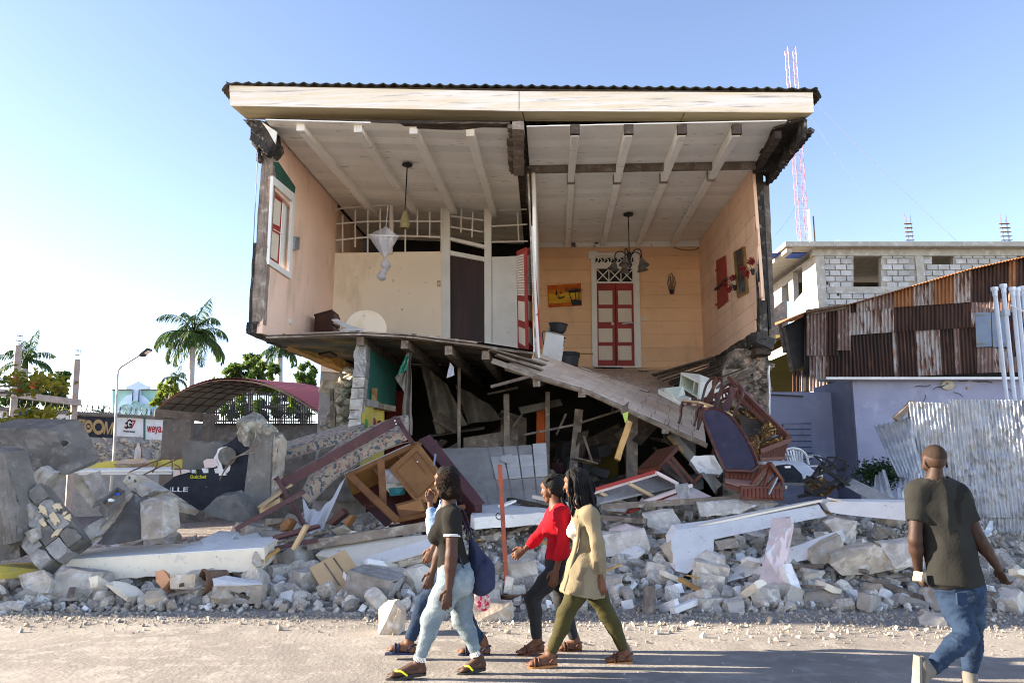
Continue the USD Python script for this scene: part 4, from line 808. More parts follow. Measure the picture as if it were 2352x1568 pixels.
leafmat('leaf_dark', (.028, .06, .016), (.05, .095, .022)); leafmat('leaf_mid', (.05, .1, .022), (.09, .15, .03), .45); leafmat('leaf_bright', (.13, .19, .025), (.2, .25, .035), .5)
leafmat('leaf_almond', (.14, .17, .02), (.24, .23, .025), .5); leafmat('leaf_palm', (.035, .075, .02), (.075, .12, .028), .35); leafmat('leaf_dry', (.2, .15, .08), (.26, .2, .11), .2); leafmat('leaf_red', (.4, .06, .02), (.35, .1, .02), .4)
M('bark', (.17, .15, .125), (.1, .09, .075), sc=5, st=(1, 1, .4), bump=.7, bsc=14); M('palm_trunk', (.33, .31, .28), (.24, .225, .2), sc=3, st=(1, 1, 4), bump=.4, bsc=9)
def leaves(centres, radii, n, size, seed, flat=.75):        # leaf-sized rhombs in and on clumps
 r = np.random.default_rng(seed); c = A(centres, float); R = A(radii, float).reshape(len(c), -1) * np.ones((1, 3))
 k = r.choice(len(c), n, p=(R.prod(1) ** (2 / 3)) / (R.prod(1) ** (2 / 3)).sum())
 d = r.normal(size=(n, 3)); d /= np.linalg.norm(d, axis=1, keepdims=True)
 p = c[k] + d * R[k] * (r.random((n, 1)) ** .4)
 a = r.normal(size=(n, 3)); a[:, 2] *= flat; a /= np.linalg.norm(a, axis=1, keepdims=True)
 b = np.cross(a, d + .6 * r.normal(size=(n, 3))); b /= np.linalg.norm(b, axis=1, keepdims=True) + 1e-9
 s = size * r.uniform(.6, 1.3, (n, 1)); m = np.cross(a, b) * s * .12
 v = np.stack([p - a * s, p + b * s * .42 + m, p + a * s, p - b * s * .42 + m], 1).reshape(-1, 3)
 i = np.arange(n)[:, None] * 4
 return v, np.vstack([i + [0, 1, 2], i + [0, 2, 3]])
wd = [P(*E1(x, y), 16.2) for x, y in ((1020, 620), (1080, 600), (1150, 610), (1215, 590), (1050, 640), (1180, 640), (1240, 630))]
single('weeds', leaves(wd, [(.28, .25, .32)] * 7, 1500, .045, 3), 'leaf_dark', 'low green weeds growing at the foot of the cracked lilac wall', 'weeds', kind='stuff')
# ================================================================ left background
G1, G2, G0 = crop(0, 820, 420), crop(380, 740, 420), crop(0, 740, 640, 2350)
M('mint', (.25, .42, .37), (.22, .37, .33), sc=2, bump=.1); M('pale_blue', (.45, .56, .66), (.4, .5, .6), sc=2, bump=.1)
M('sign_black', (.014, .015, .022), (.024, .026, .034), sc=4, bump=.2, spot=((.1, .1, .1), 9, .68, .72)); M('sign_white', (.68, .67, .63), (.6, .59, .55), sc=3, bump=.15, dirt=((.3, .28, .25), 5, .64, .74))
M('gold_paint', (.36, .25, .11), (.3, .2, .09), sc=4, bump=.1); M('letter_red', (.42, .03, .03), bump=0); M('letter_black', (.015, .014, .014), bump=0); M('letter_white', (.68, .67, .66), (.55, .55, .55), sc=6, bump=0); M('letter_yellow', (.5, .48, .03), bump=0)
M('sign_green', (.05, .14, .1), bump=.1); M('sign_blue', (.03, .055, .14), bump=.1); M('canopy_red', (.26, .06, .06), (.22, .055, .055), sc=2, bump=.1, rgh=.5); M('canopy_grey', (.15, .155, .145), (.12, .125, .115), sc=2, bump=.1)
M('frame_red', (.04, .018, .016), bump=.1); M('iron', (.02, .018, .018), bump=.2, rgh=.6)
def palm(name, label, at, top, crown_r, seed, nf=17, base_r=.16, droop=1.0, mat='leaf_palm', bare=None):
 r = random.Random(seed); at, top = A(at, float), A(top, float)
 T = thing(name, label, 'palm tree', at)
 mid = (at + top) / 2 + A([.15, 0, 0])
 tr = curve([at, mid, top], 14); obj('trunk', tube(tr, np.linspace(base_r * 1.25, base_r * .8, 14), 10), 'palm_trunk', T, smooth=True)
 obj('crownshaft', tube([top - A([0, 0, crown_r * .02]), top + A([0, 0, crown_r * .3])], [base_r * .9, base_r * .45], 8), 'leaf_mid', T, smooth=True)
 for k in range(nf):
  az = k * 2.399 + r.uniform(-.25, .25); up = [1.25, .9, .55, .2, -.1][k % 5] + r.uniform(-.15, .15)
  if k == 0: up = 1.5
  L = crown_r * r.uniform(.95, 1.15); hd = A([math.cos(az), math.sin(az), 0]); p0 = top + A([0, 0, crown_r * .22]); pts = []
  ang = up; p = p0.copy(); n = 22; sd = L / n
  for i in range(n + 1):
   pts.append(p.copy()); p = p + (hd * math.cos(ang) + A([0, 0, math.sin(ang)])) * sd; ang -= (.085 if k else .03) * droop * (.6 + 1.2 * i / n)
  pts = A(pts); vs, fs = [], []
  tv, tf = tube(pts, np.linspace(.035, .008, n + 1) * crown_r / 2.4, 4); vs.append(tv); fs.append(tf); cnt = len(tv)
  side = np.cross(hd, (0, 0, 1.0))
  for i in range(2, n * 2):
   t = i / (n * 2); q_ = lerp(pts[int(t * n)], pts[min(n, int(t * n) + 1)], t * n % 1); tg = norm(pts[min(n, int(t * n) + 1)] - pts[int(t * n)])
   ln = crown_r * .34 * (math.sin(math.pi * min(1, .12 + t * .95)) ** .6) * r.uniform(.8, 1.15)
   for s in (-1, 1):
    dv = norm(side * s * .62 + tg * .55 + A([0, 0, -.35 - .5 * t]) + A([r.uniform(-.2, .2) for _ in range(3)]))
    wv = norm(np.cross(dv, (0, 0, 1.0)) + .3 * tg) * crown_r * .0135
    e1 = q_ + dv * ln * .55; e2 = e1 + norm(dv + A([0, 0, -.6])) * ln * .5
    vs.append(A([q_ - wv * .5, q_ + wv * .5, e1 + wv, e1 - wv, e2])); fs.append(A([[0, 1, 2], [0, 2, 3], [3, 2, 4]]) + cnt); cnt += 5
  obj('frond', (np.vstack(vs), np.vstack(fs)), 'leaf_dry' if bare and k in bare else mat if k % 3 else 'leaf_mid', T)
 return T
def gz(p): q_ = A(p).copy(); q_[2] = 0; return q_
t_ = P(443, 795, 50); palm('palm_tree', 'tallest palm tree with drooping fronds, left of the house', gz(P(434, 900, 50)), t_, 3.0, 3, 21, .2, 1.15)
t_ = P(401, 880, 56); palm('palm_tree', 'smaller palm tree standing right below the tallest palm', gz(P(404, 940, 56)), t_, 1.35, 8, 12, .16, 1.2, bare=(4, 9))
t_ = P(644, 820, 46); palm('palm_tree', 'palm tree with a pale thin trunk rising behind the arched canopy', gz(P(639, 934, 46)), t_, 1.7, 11, 13, .17, 1.3)
t_ = P(57, 845, 46); palm('palm_tree', 'palm tree behind the left concrete pillar', gz(P(62, 940, 46)), t_, 2.1, 19, 12, .22, .8)
t_ = P(233, 953, 44); palm('palm_tree', 'little palm tree peeping over the razor wire', gz(P(233, 970, 44)), t_, .65, 23, 9, .07, .5, 'leaf_mid')
def tree(label, blobs, d, n, size, seed, mat, trunk):
 T = thing('leafy_tree', label, 'tree', gz(P(*trunk, d))); r = random.Random(seed)
 c = [P(x, y, d + r.uniform(-.1, .1) * d * .25) for x, y, _ in blobs]; R = [(rr / 1750 * d, rr / 1750 * d, rr / 1750 * d * .8) for _, _, rr in blobs]
 base = gz(P(*trunk, d)); fork = P(trunk[0], trunk[1], d)
 obj('trunk', tube([base, lerp(base, fork, .6), fork], [.25, .19, .15], 8), 'bark', T, smooth=True)
 for q_ in c: obj('limb', tube(curve([fork, lerp(fork, q_, .5) + A([0, 0, .2]), q_], 6), np.linspace(.1, .03, 6), 5), 'bark', T)
 rr = np.random.default_rng(seed + 5); cc, RR = [], []
 for q_, s_ in zip(c, R):
  for k in range(9):
   dd = rr.normal(size=3); dd /= np.linalg.norm(dd); cc.append(q_ + dd * s_[0] * rr.uniform(.45, 1.1)); RR.append([s_[0] * rr.uniform(.2, .48)] * 3)
 c, R = cc, RR
 obj('crown', leaves(c, R, n, size, seed), mat, T)
 obj('crown', leaves(c, A(R) * 1.08, n // 3, size, seed + 1), 'leaf_bright' if mat != 'leaf_dark' else 'leaf_mid', T)
tree('dark round tree behind the right concrete pillar', [(112, 895, 30), (135, 870, 24), (140, 905, 26), (110, 930, 28), (150, 935, 18), (60, 935, 30), (20, 925, 30), (125, 950, 22)], 44, 4200, .19, 31, 'leaf_dark', (118, 960))
tree('airy sunlit tree behind the top of the arched canopy', [(520, 870, 24), (545, 850, 26), (575, 835, 22), (590, 860, 26), (610, 880, 24), (555, 880, 28), (500, 885, 14), (625, 850, 16), (640, 890, 18)], 40, 3000, .2, 33, 'leaf_mid', (575, 905))
tree('dense green tree against the plastered wall end', [(700, 880, 24), (715, 850, 20), (690, 905, 26), (715, 905, 22), (670, 920, 26), (640, 930, 24), (600, 935, 26), (700, 940, 26), (560, 935, 24), (530, 940, 20)], 36, 4600, .17, 35, 'leaf_mid', (700, 950))
tree('bright yellow green tree at the left end of the canopy', [(375, 905, 18), (395, 890, 16), (365, 922, 14), (405, 910, 16), (385, 925, 16)], 38, 1500, .15, 37, 'leaf_bright', (385, 940))
tree('small round tree between the two concrete pillars', [(135, 945, 12), (150, 950, 10), (120, 955, 12)], 36, 700, .14, 39, 'leaf_bright', (138, 965))
CH = thing('church', 'mint green and pale blue church front with arches beyond the wall', 'church', gz(P(312, 945, 85)))
d = 85; q4 = lambda x0, y0, x1, y1, dd=85: [P(*G1(x0, y0), dd), P(*G1(x1, y0), dd), P(*G1(x1, y1), dd), P(*G1(x0, y1), dd)]
obj('body', prism(q4(1572, 862, 2232, 1500), (0, 8, 0)), 'mint', CH)
for x0, x1 in ((1560, 1862), (1942, 2232)): obj('parapet', prism(q4(x0, 852, x1, 866, 84.8), (0, 8, 0)), 'dark_concrete', CH)
obj('gable', prism([P(*G1(*p), 84.6) for p in ((1765, 850), (1768, 815), (1840, 790), (1890, 765), (1930, 742), (1970, 768), (2020, 795), (2078, 815), (2078, 850), (1955, 855), (1945, 1500), (1842, 1500), (1855, 855))], (0, .5, 0)), 'pale_blue', CH)
obj('arch_band', prism([P(*G1(1890 + 245 * math.cos(t), 1180 - 265 * math.sin(t)), 84.75) for t in np.linspace(0, math.pi, 18)], (0, .2, 0)), 'pale_blue', CH)
for cx, r_, y0 in ((1762, 75, 1140), (1890, 48, 1065), (2015, 78, 1145)):
 wi = obj('window', prism([P(*G1(cx + r_ * math.cos(t), y0 - r_ * math.sin(t)), 84.5) for t in np.linspace(0, math.pi, 12)] + [P(*G1(cx - r_, 1300), 84.5), P(*G1(cx + r_, 1300), 84.5)], (0, .1, 0)), 'pale_blue', CH)
 obj('window_arch', tube([P(*G1(cx + r_ * math.cos(t), y0 - r_ * math.sin(t)), 84.4) for t in np.linspace(0, math.pi, 12)], .09, 5), 'mint', wi)
 obj('window_pane', prism([P(*G1(cx + r_ * .6 * math.cos(t), y0 - r_ * .6 * math.sin(t)), 84.45) for t in np.linspace(0, math.pi, 10)] + [P(*G1(cx - r_ * .6, 1300), 84.45), P(*G1(cx + r_ * .6, 1300), 84.45)], (0, .03, 0)), 'mint', wi)
for x in (1858, 1948): obj('seam', tube([P(*G1(x, 860), 84.5), P(*G1(x - 8, 1060), 84.5)], .07, 4), 'sign_blue', CH)
W1, W2 = P(179, 952, 30), P(377, 963, 32.6); wd_ = norm((W2 - W1) * [1, 1, 0]); wn_ = norm([wd_[1], -wd_[0], 0])
AD = (W1 * [1, 1, 0], wn_)
def ad(x, y, off=0.0): return PP(*G1(x, y), AD[0] + wn_ * off, wn_)
SW = thing('painted_wall', 'long stone wall with painted advertisement panels and razor wire', 'wall', gz(W1))
z_t, z_m = W1[2] + .02, ad(1075, 1515)[2]
w0, w1 = W1 - wd_ * 7, W1 + wd_ * 4.2
obj('wall', prism([w0 * [1, 1, 0], w1 * [1, 1, 0], w1 * [1, 1, 0] + A([0, 0, z_t]), w0 * [1, 1, 0] + A([0, 0, z_t])], -wn_ * .3), 'concrete', SW)
obj('coping', rough(sub_to(beam(w0 * [1, 1, 0] + A([0, 0, z_t + .04]) + wn_ * -.1, w1 * [1, 1, 0] + A([0, 0, z_t + .04]) + wn_ * -.1, .4, .12), .5), .03, 3), 'grey_concrete', SW)
for x0, x1, ya, yb, m in ((1070, 1592, 1222, 1512, 'sign_black'), (1593, 1622, 1240, 1530, 'sign_green'), (1623, 2006, 1228, 1508, 'sign_white'), (2008, 2036, 1262, 1560, 'sign_green'), (2038, 2296, 1270, 1555, 'sign_white'), (700, 965, 1190, 1590, 'sign_white'), (270, 690, 1150, 1400, 'sign_blue'), (0, 100, 1130, 1330, 'sign_white'), (-60, 105, 1105, 1128, 'letter_red')):
 obj('sign_panel', prism([ad(x0, ya, .02), ad(x1, ya + (x1 - x0) * .05, .02), ad(x1, yb + (x1 - x0) * .05, .02), ad(x0, yb, .02)], -wn_ * .015), m, SW)
def lettering(txt, mat, p0, p1, up_h, parent, n, bold=True, depth=.006, stretch=True, name='lettering'):
 m = meshkit.text_mesh(txt, 1.0, .01, bold); v = A(m.vertices); x0, x1 = v[:, 0].min(), v[:, 0].max(); y0, y1 = v[:, 1].min(), v[:, 1].max()
 e = A(p1) - A(p0); upv = norm(np.cross(n, e)); upv = upv if upv[2] > 0 else -upv
 V = A(p0) + ((v[:, :1] - x0) / (x1 - x0)) * e + ((v[:, 1:2] - (y0 if stretch else 0)) / (y1 - y0)) * upv * up_h + v[:, 2:3] / .01 * depth * A(n)
 return obj(name, (V, m.faces), mat, parent)
o = .03; hh = lambda a, b: np.linalg.norm(ad(*a) - ad(*b))
lettering('Z', 'gold_paint', ad(1078, 1450, o), ad(1178, 1455, o), hh((1100, 1450), (1100, 1272)), SW, wn_)
for cx, cy, r0, r1 in ((1238, 1375, 62, 92), (1378, 1382, 80, 108)):
 obj('lettering', prism([ad(cx + (62 if r0 < 70 else 82) * math.cos(t), cy + r1 * math.sin(t), o + .002) for t in np.linspace(0, 2 * math.pi, 24)[:-1]], -wn_ * .004, [[ad(cx + (32 if r0 < 70 else 50) * math.cos(t), cy + r0 * .72 * math.sin(t), o + .002) for t in np.linspace(0, 2 * math.pi, 20)[:-1]]]), 'gold_paint', SW)
obj('lettering', prism([ad(1238 + 22 * math.cos(t), 1375 + 22 * math.sin(t), o) for t in np.linspace(0, 2 * math.pi, 12)[:-1]], -wn_ * .004), 'gold_paint', SW)
obj('lettering', prism([ad(1080, 1362, o + .001), ad(1180, 1366, o + .001), ad(1180, 1385, o + .001), ad(1080, 1382, o + .001)], -wn_ * .004), 'gold_paint', SW)
lettering('M', 'gold_paint', ad(1445, 1478, o), ad(1568, 1490, o), hh((1500, 1480), (1500, 1305)), SW, wn_)
lettering('G', 'letter_black', ad(1768, 1398, o + .003), ad(1842, 1402, o + .003), hh((1800, 1400), (1800, 1275)), SW, wn_)
lettering('7', 'letter_red', ad(1825, 1402, o), ad(1890, 1405, o), hh((1850, 1402), (1850, 1285)), SW, wn_)
for cx, cy, r_, m in ((1755, 1385, 15, 'letter_red'), (1768, 1330, 16, 'letter_black'), (1775, 1395, 16, 'letter_black'), (1783, 1263, 6, 'letter_red'), (1815, 1335, 30, 'sign_white'), (1822, 1345, 16, 'letter_black')):
 obj('emblem', prism([ad(cx + r_ * math.cos(t), cy + r_ * math.sin(t), o + (.012 if r_ == 16 and cx > 1800 else .008 if r_ > 20 else .002)) for t in np.linspace(0, 2 * math.pi, 14)[:-1]], -wn_ * .003), m, SW)
lettering('MIZIK BAND', 'letter_black', ad(1728, 1450, o), ad(1888, 1462, o), hh((1800, 1450), (1800, 1428)), SW, wn_)
lettering('weya.', 'letter_red', ad(2055, 1482, o), ad(2272, 1488, o), hh((2150, 1485), (2150, 1372)), SW, wn_)
for k in range(280):
 u, zz = RD.uniform(-.4, 3.7), RD.uniform(1.75, z_m - .06); s = RD.uniform(.1, .19)
 obj('stone', stone((s * 1.5, s * .8, s), 900 + k, 4, 0, .0, (W1 + wd_ * u) * [1, 1, 0] + A([0, 0, zz]) + wn_ * .02, frame(wd_, -wn_)), 'tan_rubble' if k % 3 else 'grey_rubble', SW)
coil = [lerp(w0, w1, t) * [1, 1, 0] + A([0, 0, z_t + .24]) + (math.cos(t * 330) * wn_ + math.sin(t * 330) * A([0, 0, 1.0])) * .15 for t in np.linspace(.4, 1, 620)]
obj('razor_wire', tube(coil, .016, 3), 'iron', SW)
CF = thing('unfinished_columns', 'unfinished concrete pillars with a cross beam left of the street lamp', 'concrete frame', gz(P(170, 1000, 24)))
for (x0, ya, x1, yb, dd) in ((43, 794, 29, 960, 22), (177, 826, 166, 1010, 24)):
 a, b = P(x0, ya, dd), P(x1, yb, dd); b = a + (b - a) * (a[2] / (a[2] - b[2]))
 c = obj('pillar', beam(b, a, .17, .17, up=norm([.75, .65, 0]), bev=.01), 'concrete', CF)
 for k in range(4): q_ = a + A([.05 * (k % 2 * 2 - 1), .05 * (k // 2 * 2 - 1), 0]); obj('rebar', tube([q_, q_ + A([.01, 0, .42])], .008, 4), 'rebar', c)
 for k in range(2): obj('tie', box(a + A([0, 0, .15 + .15 * k]), (.12, .12, .01)), 'rebar', c)
obj('beam', beam(P(-30, 897, 21.2), P(182, 925, 24), .18, .19), 'concrete', CF)
LP = thing('street_lamp', 'thin grey street lamp with a flat black head', 'street lamp', gz(P(262, 1060, 26)))
b = P(262, 1040, 26); top = P(270, 862, 26)
obj('pole', tube([gz(b), b, lerp(b, top, .5), top, P(271, 852, 26), P(274, 846, 26), P(280, 841, 26), P(320, 816, 26)], [.055, .05, .045, .04, .037, .036, .034, .028], 8), 'steel', LP, smooth=40)
hd = obj('lamp_head', prism([P(318, 817, 26), P(321, 812, 26), P(338, 798.5, 26), P(343, 800, 26), P(342, 803, 26), P(329, 813, 26), P(326, 817, 26)], (0, .25, 0)), 'iron', LP)
obj('lamp_glass', prism([P(331, 811.5, 25.98), P(340, 804.4, 25.98), P(341, 804.6, 25.98), P(332, 812, 25.98)], (0, .22, 0)), 'panel_cream', hd)
CA = thing('arched_canopy', 'arched carport canopy, red above and grey beneath, on concrete posts', 'canopy', gz(P(500, 1000, 26)))
L0, R0 = P(358, 941, 27.2), P(736, 950, 23.4); ax = norm([1.5, 1.3, 0]) * 2.0; ap = P(540, 868, 25.4)
def can(u, t, o=0.0):
 p = lerp(L0, R0, u) + A([0, 0, (ap[2] - lerp(L0, R0, .45)[2] + o) * (1 - (2 * abs(u - .46) / (1.08 if u > .46 else .92)) ** 2.1)]); return p + ax * t
obj('roof', grid(lambda u, t: can(u, t) + A([0, 0, .02 + .01 * math.sin(u * 260)]), 120, 4), 'canopy_red', CA)
obj('lining', grid(lambda u, t: can(u, t) - A([0, 0, .035]), 120, 3), 'canopy_grey', CA)
for t in np.linspace(0, 1, 6): obj('rib', tube([can(u, t) - A([0, 0, .06]) for u in np.linspace(0, 1, 30)], .016, 4), 'frame_red', CA)
for u in np.linspace(0, 1, 17): obj('purlin', tube([can(u, 0) - A([0, 0, .05]), can(u, 1) - A([0, 0, .05])], .013, 4), 'frame_red', CA)
for x, dd in ((392, 27.5), (480, 27.6)): q_ = P(x, 950, dd); obj('post', box((q_[0], q_[1], q_[2] / 2), (.3, .3, q_[2])), 'dark_concrete', CA)
q_ = P(435, 950, 27.5); obj('gate_beam', beam(P(355, 948, 27), P(500, 962, 28), .3, .28), 'grey_concrete', CA)
BW = thing('boundary_wall', 'dark concrete boundary wall with iron railing under the canopy', 'wall', gz(P(600, 1000, 29)))
obj('wall', prism([P(380, 968, 29) * [1, 1, 0], P(760, 968, 29) * [1, 1, 0], P(760, 972, 29), P(380, 972, 29)], (0, .25, 0)), 'dark_concrete', BW)
obj('wall', prism([P(375, 975, 26.5) * [1, 1, 0], P(440, 975, 26.5) * [1, 1, 0], P(440, 962, 26.5), P(375, 962, 26.5)], (0, .25, 0)), 'dark_concrete', BW)
for k in range(46): x = 482 + k * 5.2; obj('railing_bar', beam(P(x, 976, 28.9), P(x, 898 + abs(x - 590) * .06, 28.9), .035, .035, up=(0, 1, 0)), 'iron', BW)
for y in (905, 948, 966): obj('rail', beam(P(480, y, 28.9), P(725, y + 2, 28.9), .05, .05), 'iron', BW)
for k in range(14): x = 560 + k * 11; obj('scroll', lathe([(.05, -.02), (.085, 0), (.05, .02)], P(x, 957, 28.85), (0, 1, 0), 10), 'iron', BW)
AL = thing('almond_tree', 'low branches with big yellow green leaves at the left picture edge', 'tree', gz(P(-60, 1000, 16)))
obj('trunk', tube(curve([gz(P(-60, 1000, 16)), P(-70, 1000, 16), P(-55, 900, 16)], 8), [.16] * 8, 8), 'bark', AL)
def big_leaves(cs, n, seed):
 r = np.random.default_rng(seed); vs, fs, cnt = [], [], 0
 for k in range(n):
  c = cs[r.integers(len(cs))]; p = P(c[0] + r.normal() * c[2], c[1] + r.normal() * c[3], 15.8 + r.normal() * .35)
  L = r.uniform(.10, .17); d_ = norm(A([r.normal(), r.normal() * .8, r.normal() * .6 + .1])); s_ = norm(np.cross(d_, A([r.normal() * .7, r.normal() * .7, 1.0]))); nn = np.cross(d_, s_)
  o_ = [p + d_ * L * t + s_ * L * w_ * sg + nn * L * .1 * abs(w_) * 2 for t, w_, sg in ((0, .03, 1), (.4, .24, 1), (.75, .34, 1), (1, .12, 1), (1, .12, -1), (.75, .34, -1), (.4, .24, -1), (0, .03, -1))]
  vs.append(A(o_))
 return vs
b1 = [(15, 872, 14, 12), (50, 870, 14, 10), (70, 885, 16, 10), (100, 885, 14, 9), (125, 880, 12, 7), (45, 895, 14, 8), (85, 868, 8, 7), (140, 890, 10, 7)]
b2 = [(20, 965, 16, 8), (60, 962, 18, 8), (95, 965, 16, 9), (125, 975, 14, 8), (145, 985, 9, 6), (110, 950, 10, 5), (70, 950, 14, 5)]
LF = A([[0, 1, 6], [0, 6, 7], [1, 2, 5], [1, 5, 6], [2, 3, 4], [2, 4, 5]])
for k, o_ in enumerate(big_leaves(b1, 120, 5) + big_leaves(b2, 110, 6) + big_leaves(b1 + b2, 60, 7) + big_leaves([(40, 868, 10, 6), (62, 890, 6, 6)], 9, 8)):
 obj('leaf', (o_, LF), 'leaf_red' if k >= 290 else 'leaf_mid' if k >= 230 else 'leaf_almond', AL)
rest = big_leaves(b1 + b2, 420, 9); say(stage.GetPrimAtPath(obj('foliage', (np.vstack(rest), np.vstack([LF + 8 * k for k in range(len(rest))])), 'leaf_almond', AL)), kind='stuff')
for a, b_ in (((-55, 900), (150, 892)), ((-60, 950), (150, 980)), ((20, 885), (60, 872)), ((40, 965), (110, 948)), ((45, 905), (50, 872))): obj('branch', tube(curve([P(*a, 16), P((a[0] + b_[0]) / 2, (a[1] + b_[1]) / 2 + 6, 16), P(*b_, 15.8)], 8), np.linspace(.035, .01, 8), 5), 'bark', AL)
NB = thing('neighbour_house', 'plain plastered two storey house standing left of the picture across the lane', 'building', (-18, 14, 0))
obj('wall', box((-19, 12.4, 4.75), (9.0, 4.4, 9.5)), 'cream_plaster', NB); obj('roof', box((-19, 12.4, 9.6), (9.6, 4.6, .2)), 'roof_metal', NB)
obj('wall', box((-19, 16.4, 3.5), (9.0, 3.6, 7.0)), 'cream_plaster', NB); obj('roof', box((-19, 16.6, 7.1), (9.4, 3.6, .2)), 'roof_metal', NB)
for k in range(3):
 for zz in (1.8, 4.9): w_ = obj('window', box((-22 + 3 * k, 10.17, zz), (1.1, .06, 1.4)), 'white_wood', NB); obj('pane', box((-22 + 3 * k, 10.13, zz), (.9, .03, 1.2)), 'dark_void', w_)
# ================================================================ the rubble
C8, C9 = crop(600, 1050, 700, 2350), crop(1200, 1050, 700, 2350)
L2 = crop(0, 1100, 640, 2350)
def hs(pts, ext, e=.2, amp=.015, sd=0, sc=6):      # a convex slab from picture points (x, y, distance), pushed along ext, edges worn
 q_ = A([P(*p) for p in pts]); m = hull(np.vstack([q_, q_ + A(ext)])); return rough(sub_to(m, e), amp, sc, sd)
def ps(pts, ext, amp=.02, step=.12, sd=0, sides=None, holes=()):  # an outline with ragged edges, pushed along ext
 return prism(jag([P(*p) for p in pts], amp, step, sd, sides), ext, holes)
def c3(K, pts, d): return [(*K(x, y), d if not hasattr(d, '__len__') else d[k]) for k, (x, y) in enumerate(pts)]
def T1(name, mesh, mat, label, cat, group=None, smooth=False): return single(name, mesh, mat, label, cat, group, None, smooth)
t = thing('concrete_beam', 'long fallen beam with a cream painted face and ragged underside, front left', 'beam', P(350, 1320, 10.5))
obj('core', ps([(112, 1289, 10.4), (250, 1279, 10.4), (420, 1270, 10.4), (607, 1259, 10.4), (606, 1300, 10.4), (598, 1311, 10.4), (500, 1316, 10.4), (400, 1322, 10.4), (300, 1326, 10.4), (187, 1341, 10.4), (114, 1333, 10.4)], (.02, .62, .09), .012, .1, 4, [3, 4, 5, 6, 7, 8, 9, 10]), 'cream_plaster', t)
obj('top_coat', grid(lambda u, v: lerp(P(lerp(118, 606, u), lerp(1288.5, 1258.5, u), 10.41), P(lerp(128, 604, u), lerp(1288.5, 1258.5, u), 10.41) + A([0.02, .6, .088]), v) + A([0, 0, .012 + .01 * math.sin(9 * u) * v]), 20, 3, (0, 0, -.03)), 'white_plaster', t)
obj('broken_end', stone((.2, .45, .3), 61, 6, 1, .08, P(601, 1285, 10.55)), 'tan_rubble', t)
t = thing('concrete_slab', 'big grey slab propped on edge at the far left with holes in its rim', 'slab', P(80, 1070, 10.9))
sl = obj('slab', rough(sub_to(prism([P(-30, 984, 10.9), P(115, 985, 10.9), P(132, 997, 10.9), P(176, 1082, 10.8), P(166, 1096, 10.8), P(20, 1076, 10.7), P(-30, 1072, 10.7)], (.12, .45, .16)), .2), .02, 4), 'grey_concrete', t)
for x, y in ((150, 1020), (172, 1066)): obj('rim_hole', box(P(x - 3, y, 10.85), (.05, .06, .1), rot(0, 25, 0)), 'dark_void', t)
T1('concrete_slab', hs([(-20, 1030, 10.2), (10, 1040, 10.2), (46, 1165, 10.1), (34, 1245, 10.0), (-20, 1255, 10.0)], (.1, .3, .05), .25, .02, 3), 'grey_concrete', 'grey slab leaning at the extreme left edge below the big slab', 'slab')
t = thing('masonry_chunk', 'tumbled piece of grey block wall with flaking cream yellow paint, far left', 'masonry', P(110, 1270, 10.5))
o_ = P(92, 1108, 10.35); ex = norm(P(205, 1255, 10.2) - o_); ey = norm(P(28, 1195, 10.2) - o_); ey = norm(ey - np.dot(ey, ex) * ex); nz = np.cross(ex, ey); nz = nz if nz[1] < 0 else -nz
FR = np.array([ex, ey, nz])
obj('mortar', rough(sub_to(box(o_ + ex * .5 + ey * .3 - nz * .2, (1.02, .62, .34), FR), .15), .03, 5), 'grey_concrete', t)
for i in range(4):
 for j in range(3):
  if (i, j) in ((0, 2),): continue
  c_ = o_ + ex * (.13 + .25 * i + .04 * (j % 2)) + ey * (.1 + .2 * j) - nz * .16
  obj('block', block((.235, .185, .38), 40 + i * 3 + j, c_, FR @ rot(0, 0, RD.uniform(-3, 3)), 3, .06), 'concrete' if (i + j) % 3 else 'grey_concrete', t)
def flake(cx, cy, w_, h_, sd, K=L2):
 pts = [o_ + ex * 0 for _ in range(0)]
 c_ = PP(*K(cx, cy), o_ + nz * .05, nz); r = random.Random(sd)
 return prism([c_ + (ex * w_ * math.cos(a) + ey * h_ * math.sin(a)) * r.uniform(.45, 1.15) for a in np.linspace(0, 2 * math.pi, 16)[:-1]], -nz * .02)
for k, (cx, cy, w_, h_) in enumerate(((395, 640, .12, .07), (525, 600, .1, .06), (500, 720, .13, .07), (390, 750, .12, .05), (625, 710, .07, .06), (520, 850, .05, .1), (590, 670, .03, .05))): obj('paint_flake', flake(cx, cy, w_ * .8, h_ * .8, 70 + k), M('flake_yellow', (.55, .43, .27), (.45, .36, .23), sc=8, bump=.2) if k == 0 else 'flake_yellow', t)
for k, (pts, d, lab) in enumerate((([(170, 430), (370, 245), (500, 310), (290, 520)], 10.6, 'flat grey block resting on top of the tumbled block wall piece'), ([(90, 700), (250, 590), (330, 700), (220, 820)], 10.2, 'grey block at the left corner of the tumbled block wall piece'), ([(230, 850), (330, 800), (360, 900), (290, 950)], 10.1, 'small grey block below the tumbled block wall piece'), ([(560, 1000), (800, 780), (880, 880), (640, 1040)], 10.5, 'rough grey lump to the right of the tumbled block wall piece'), ([(660, 380), (760, 330), (880, 560), (830, 620)], 11.2, 'broken wall strip leaning behind the tumbled block wall piece'), ([(0, 900), (160, 880), (190, 1080), (0, 1100)], 10.2, 'dark lump of concrete at the left edge above the yellow slab'))):
 T1('concrete_piece', hs(c3(L2, pts, d), (.05, .35, .08), .12, .03, k, 7), 'grey_rubble' if k != 5 else 'dark_concrete', lab, 'concrete piece')
t = thing('hollow_block_row', 'row of hollow concrete blocks still joined, lying slanted near the black sign', 'masonry', P(350, 1150, 11.2))
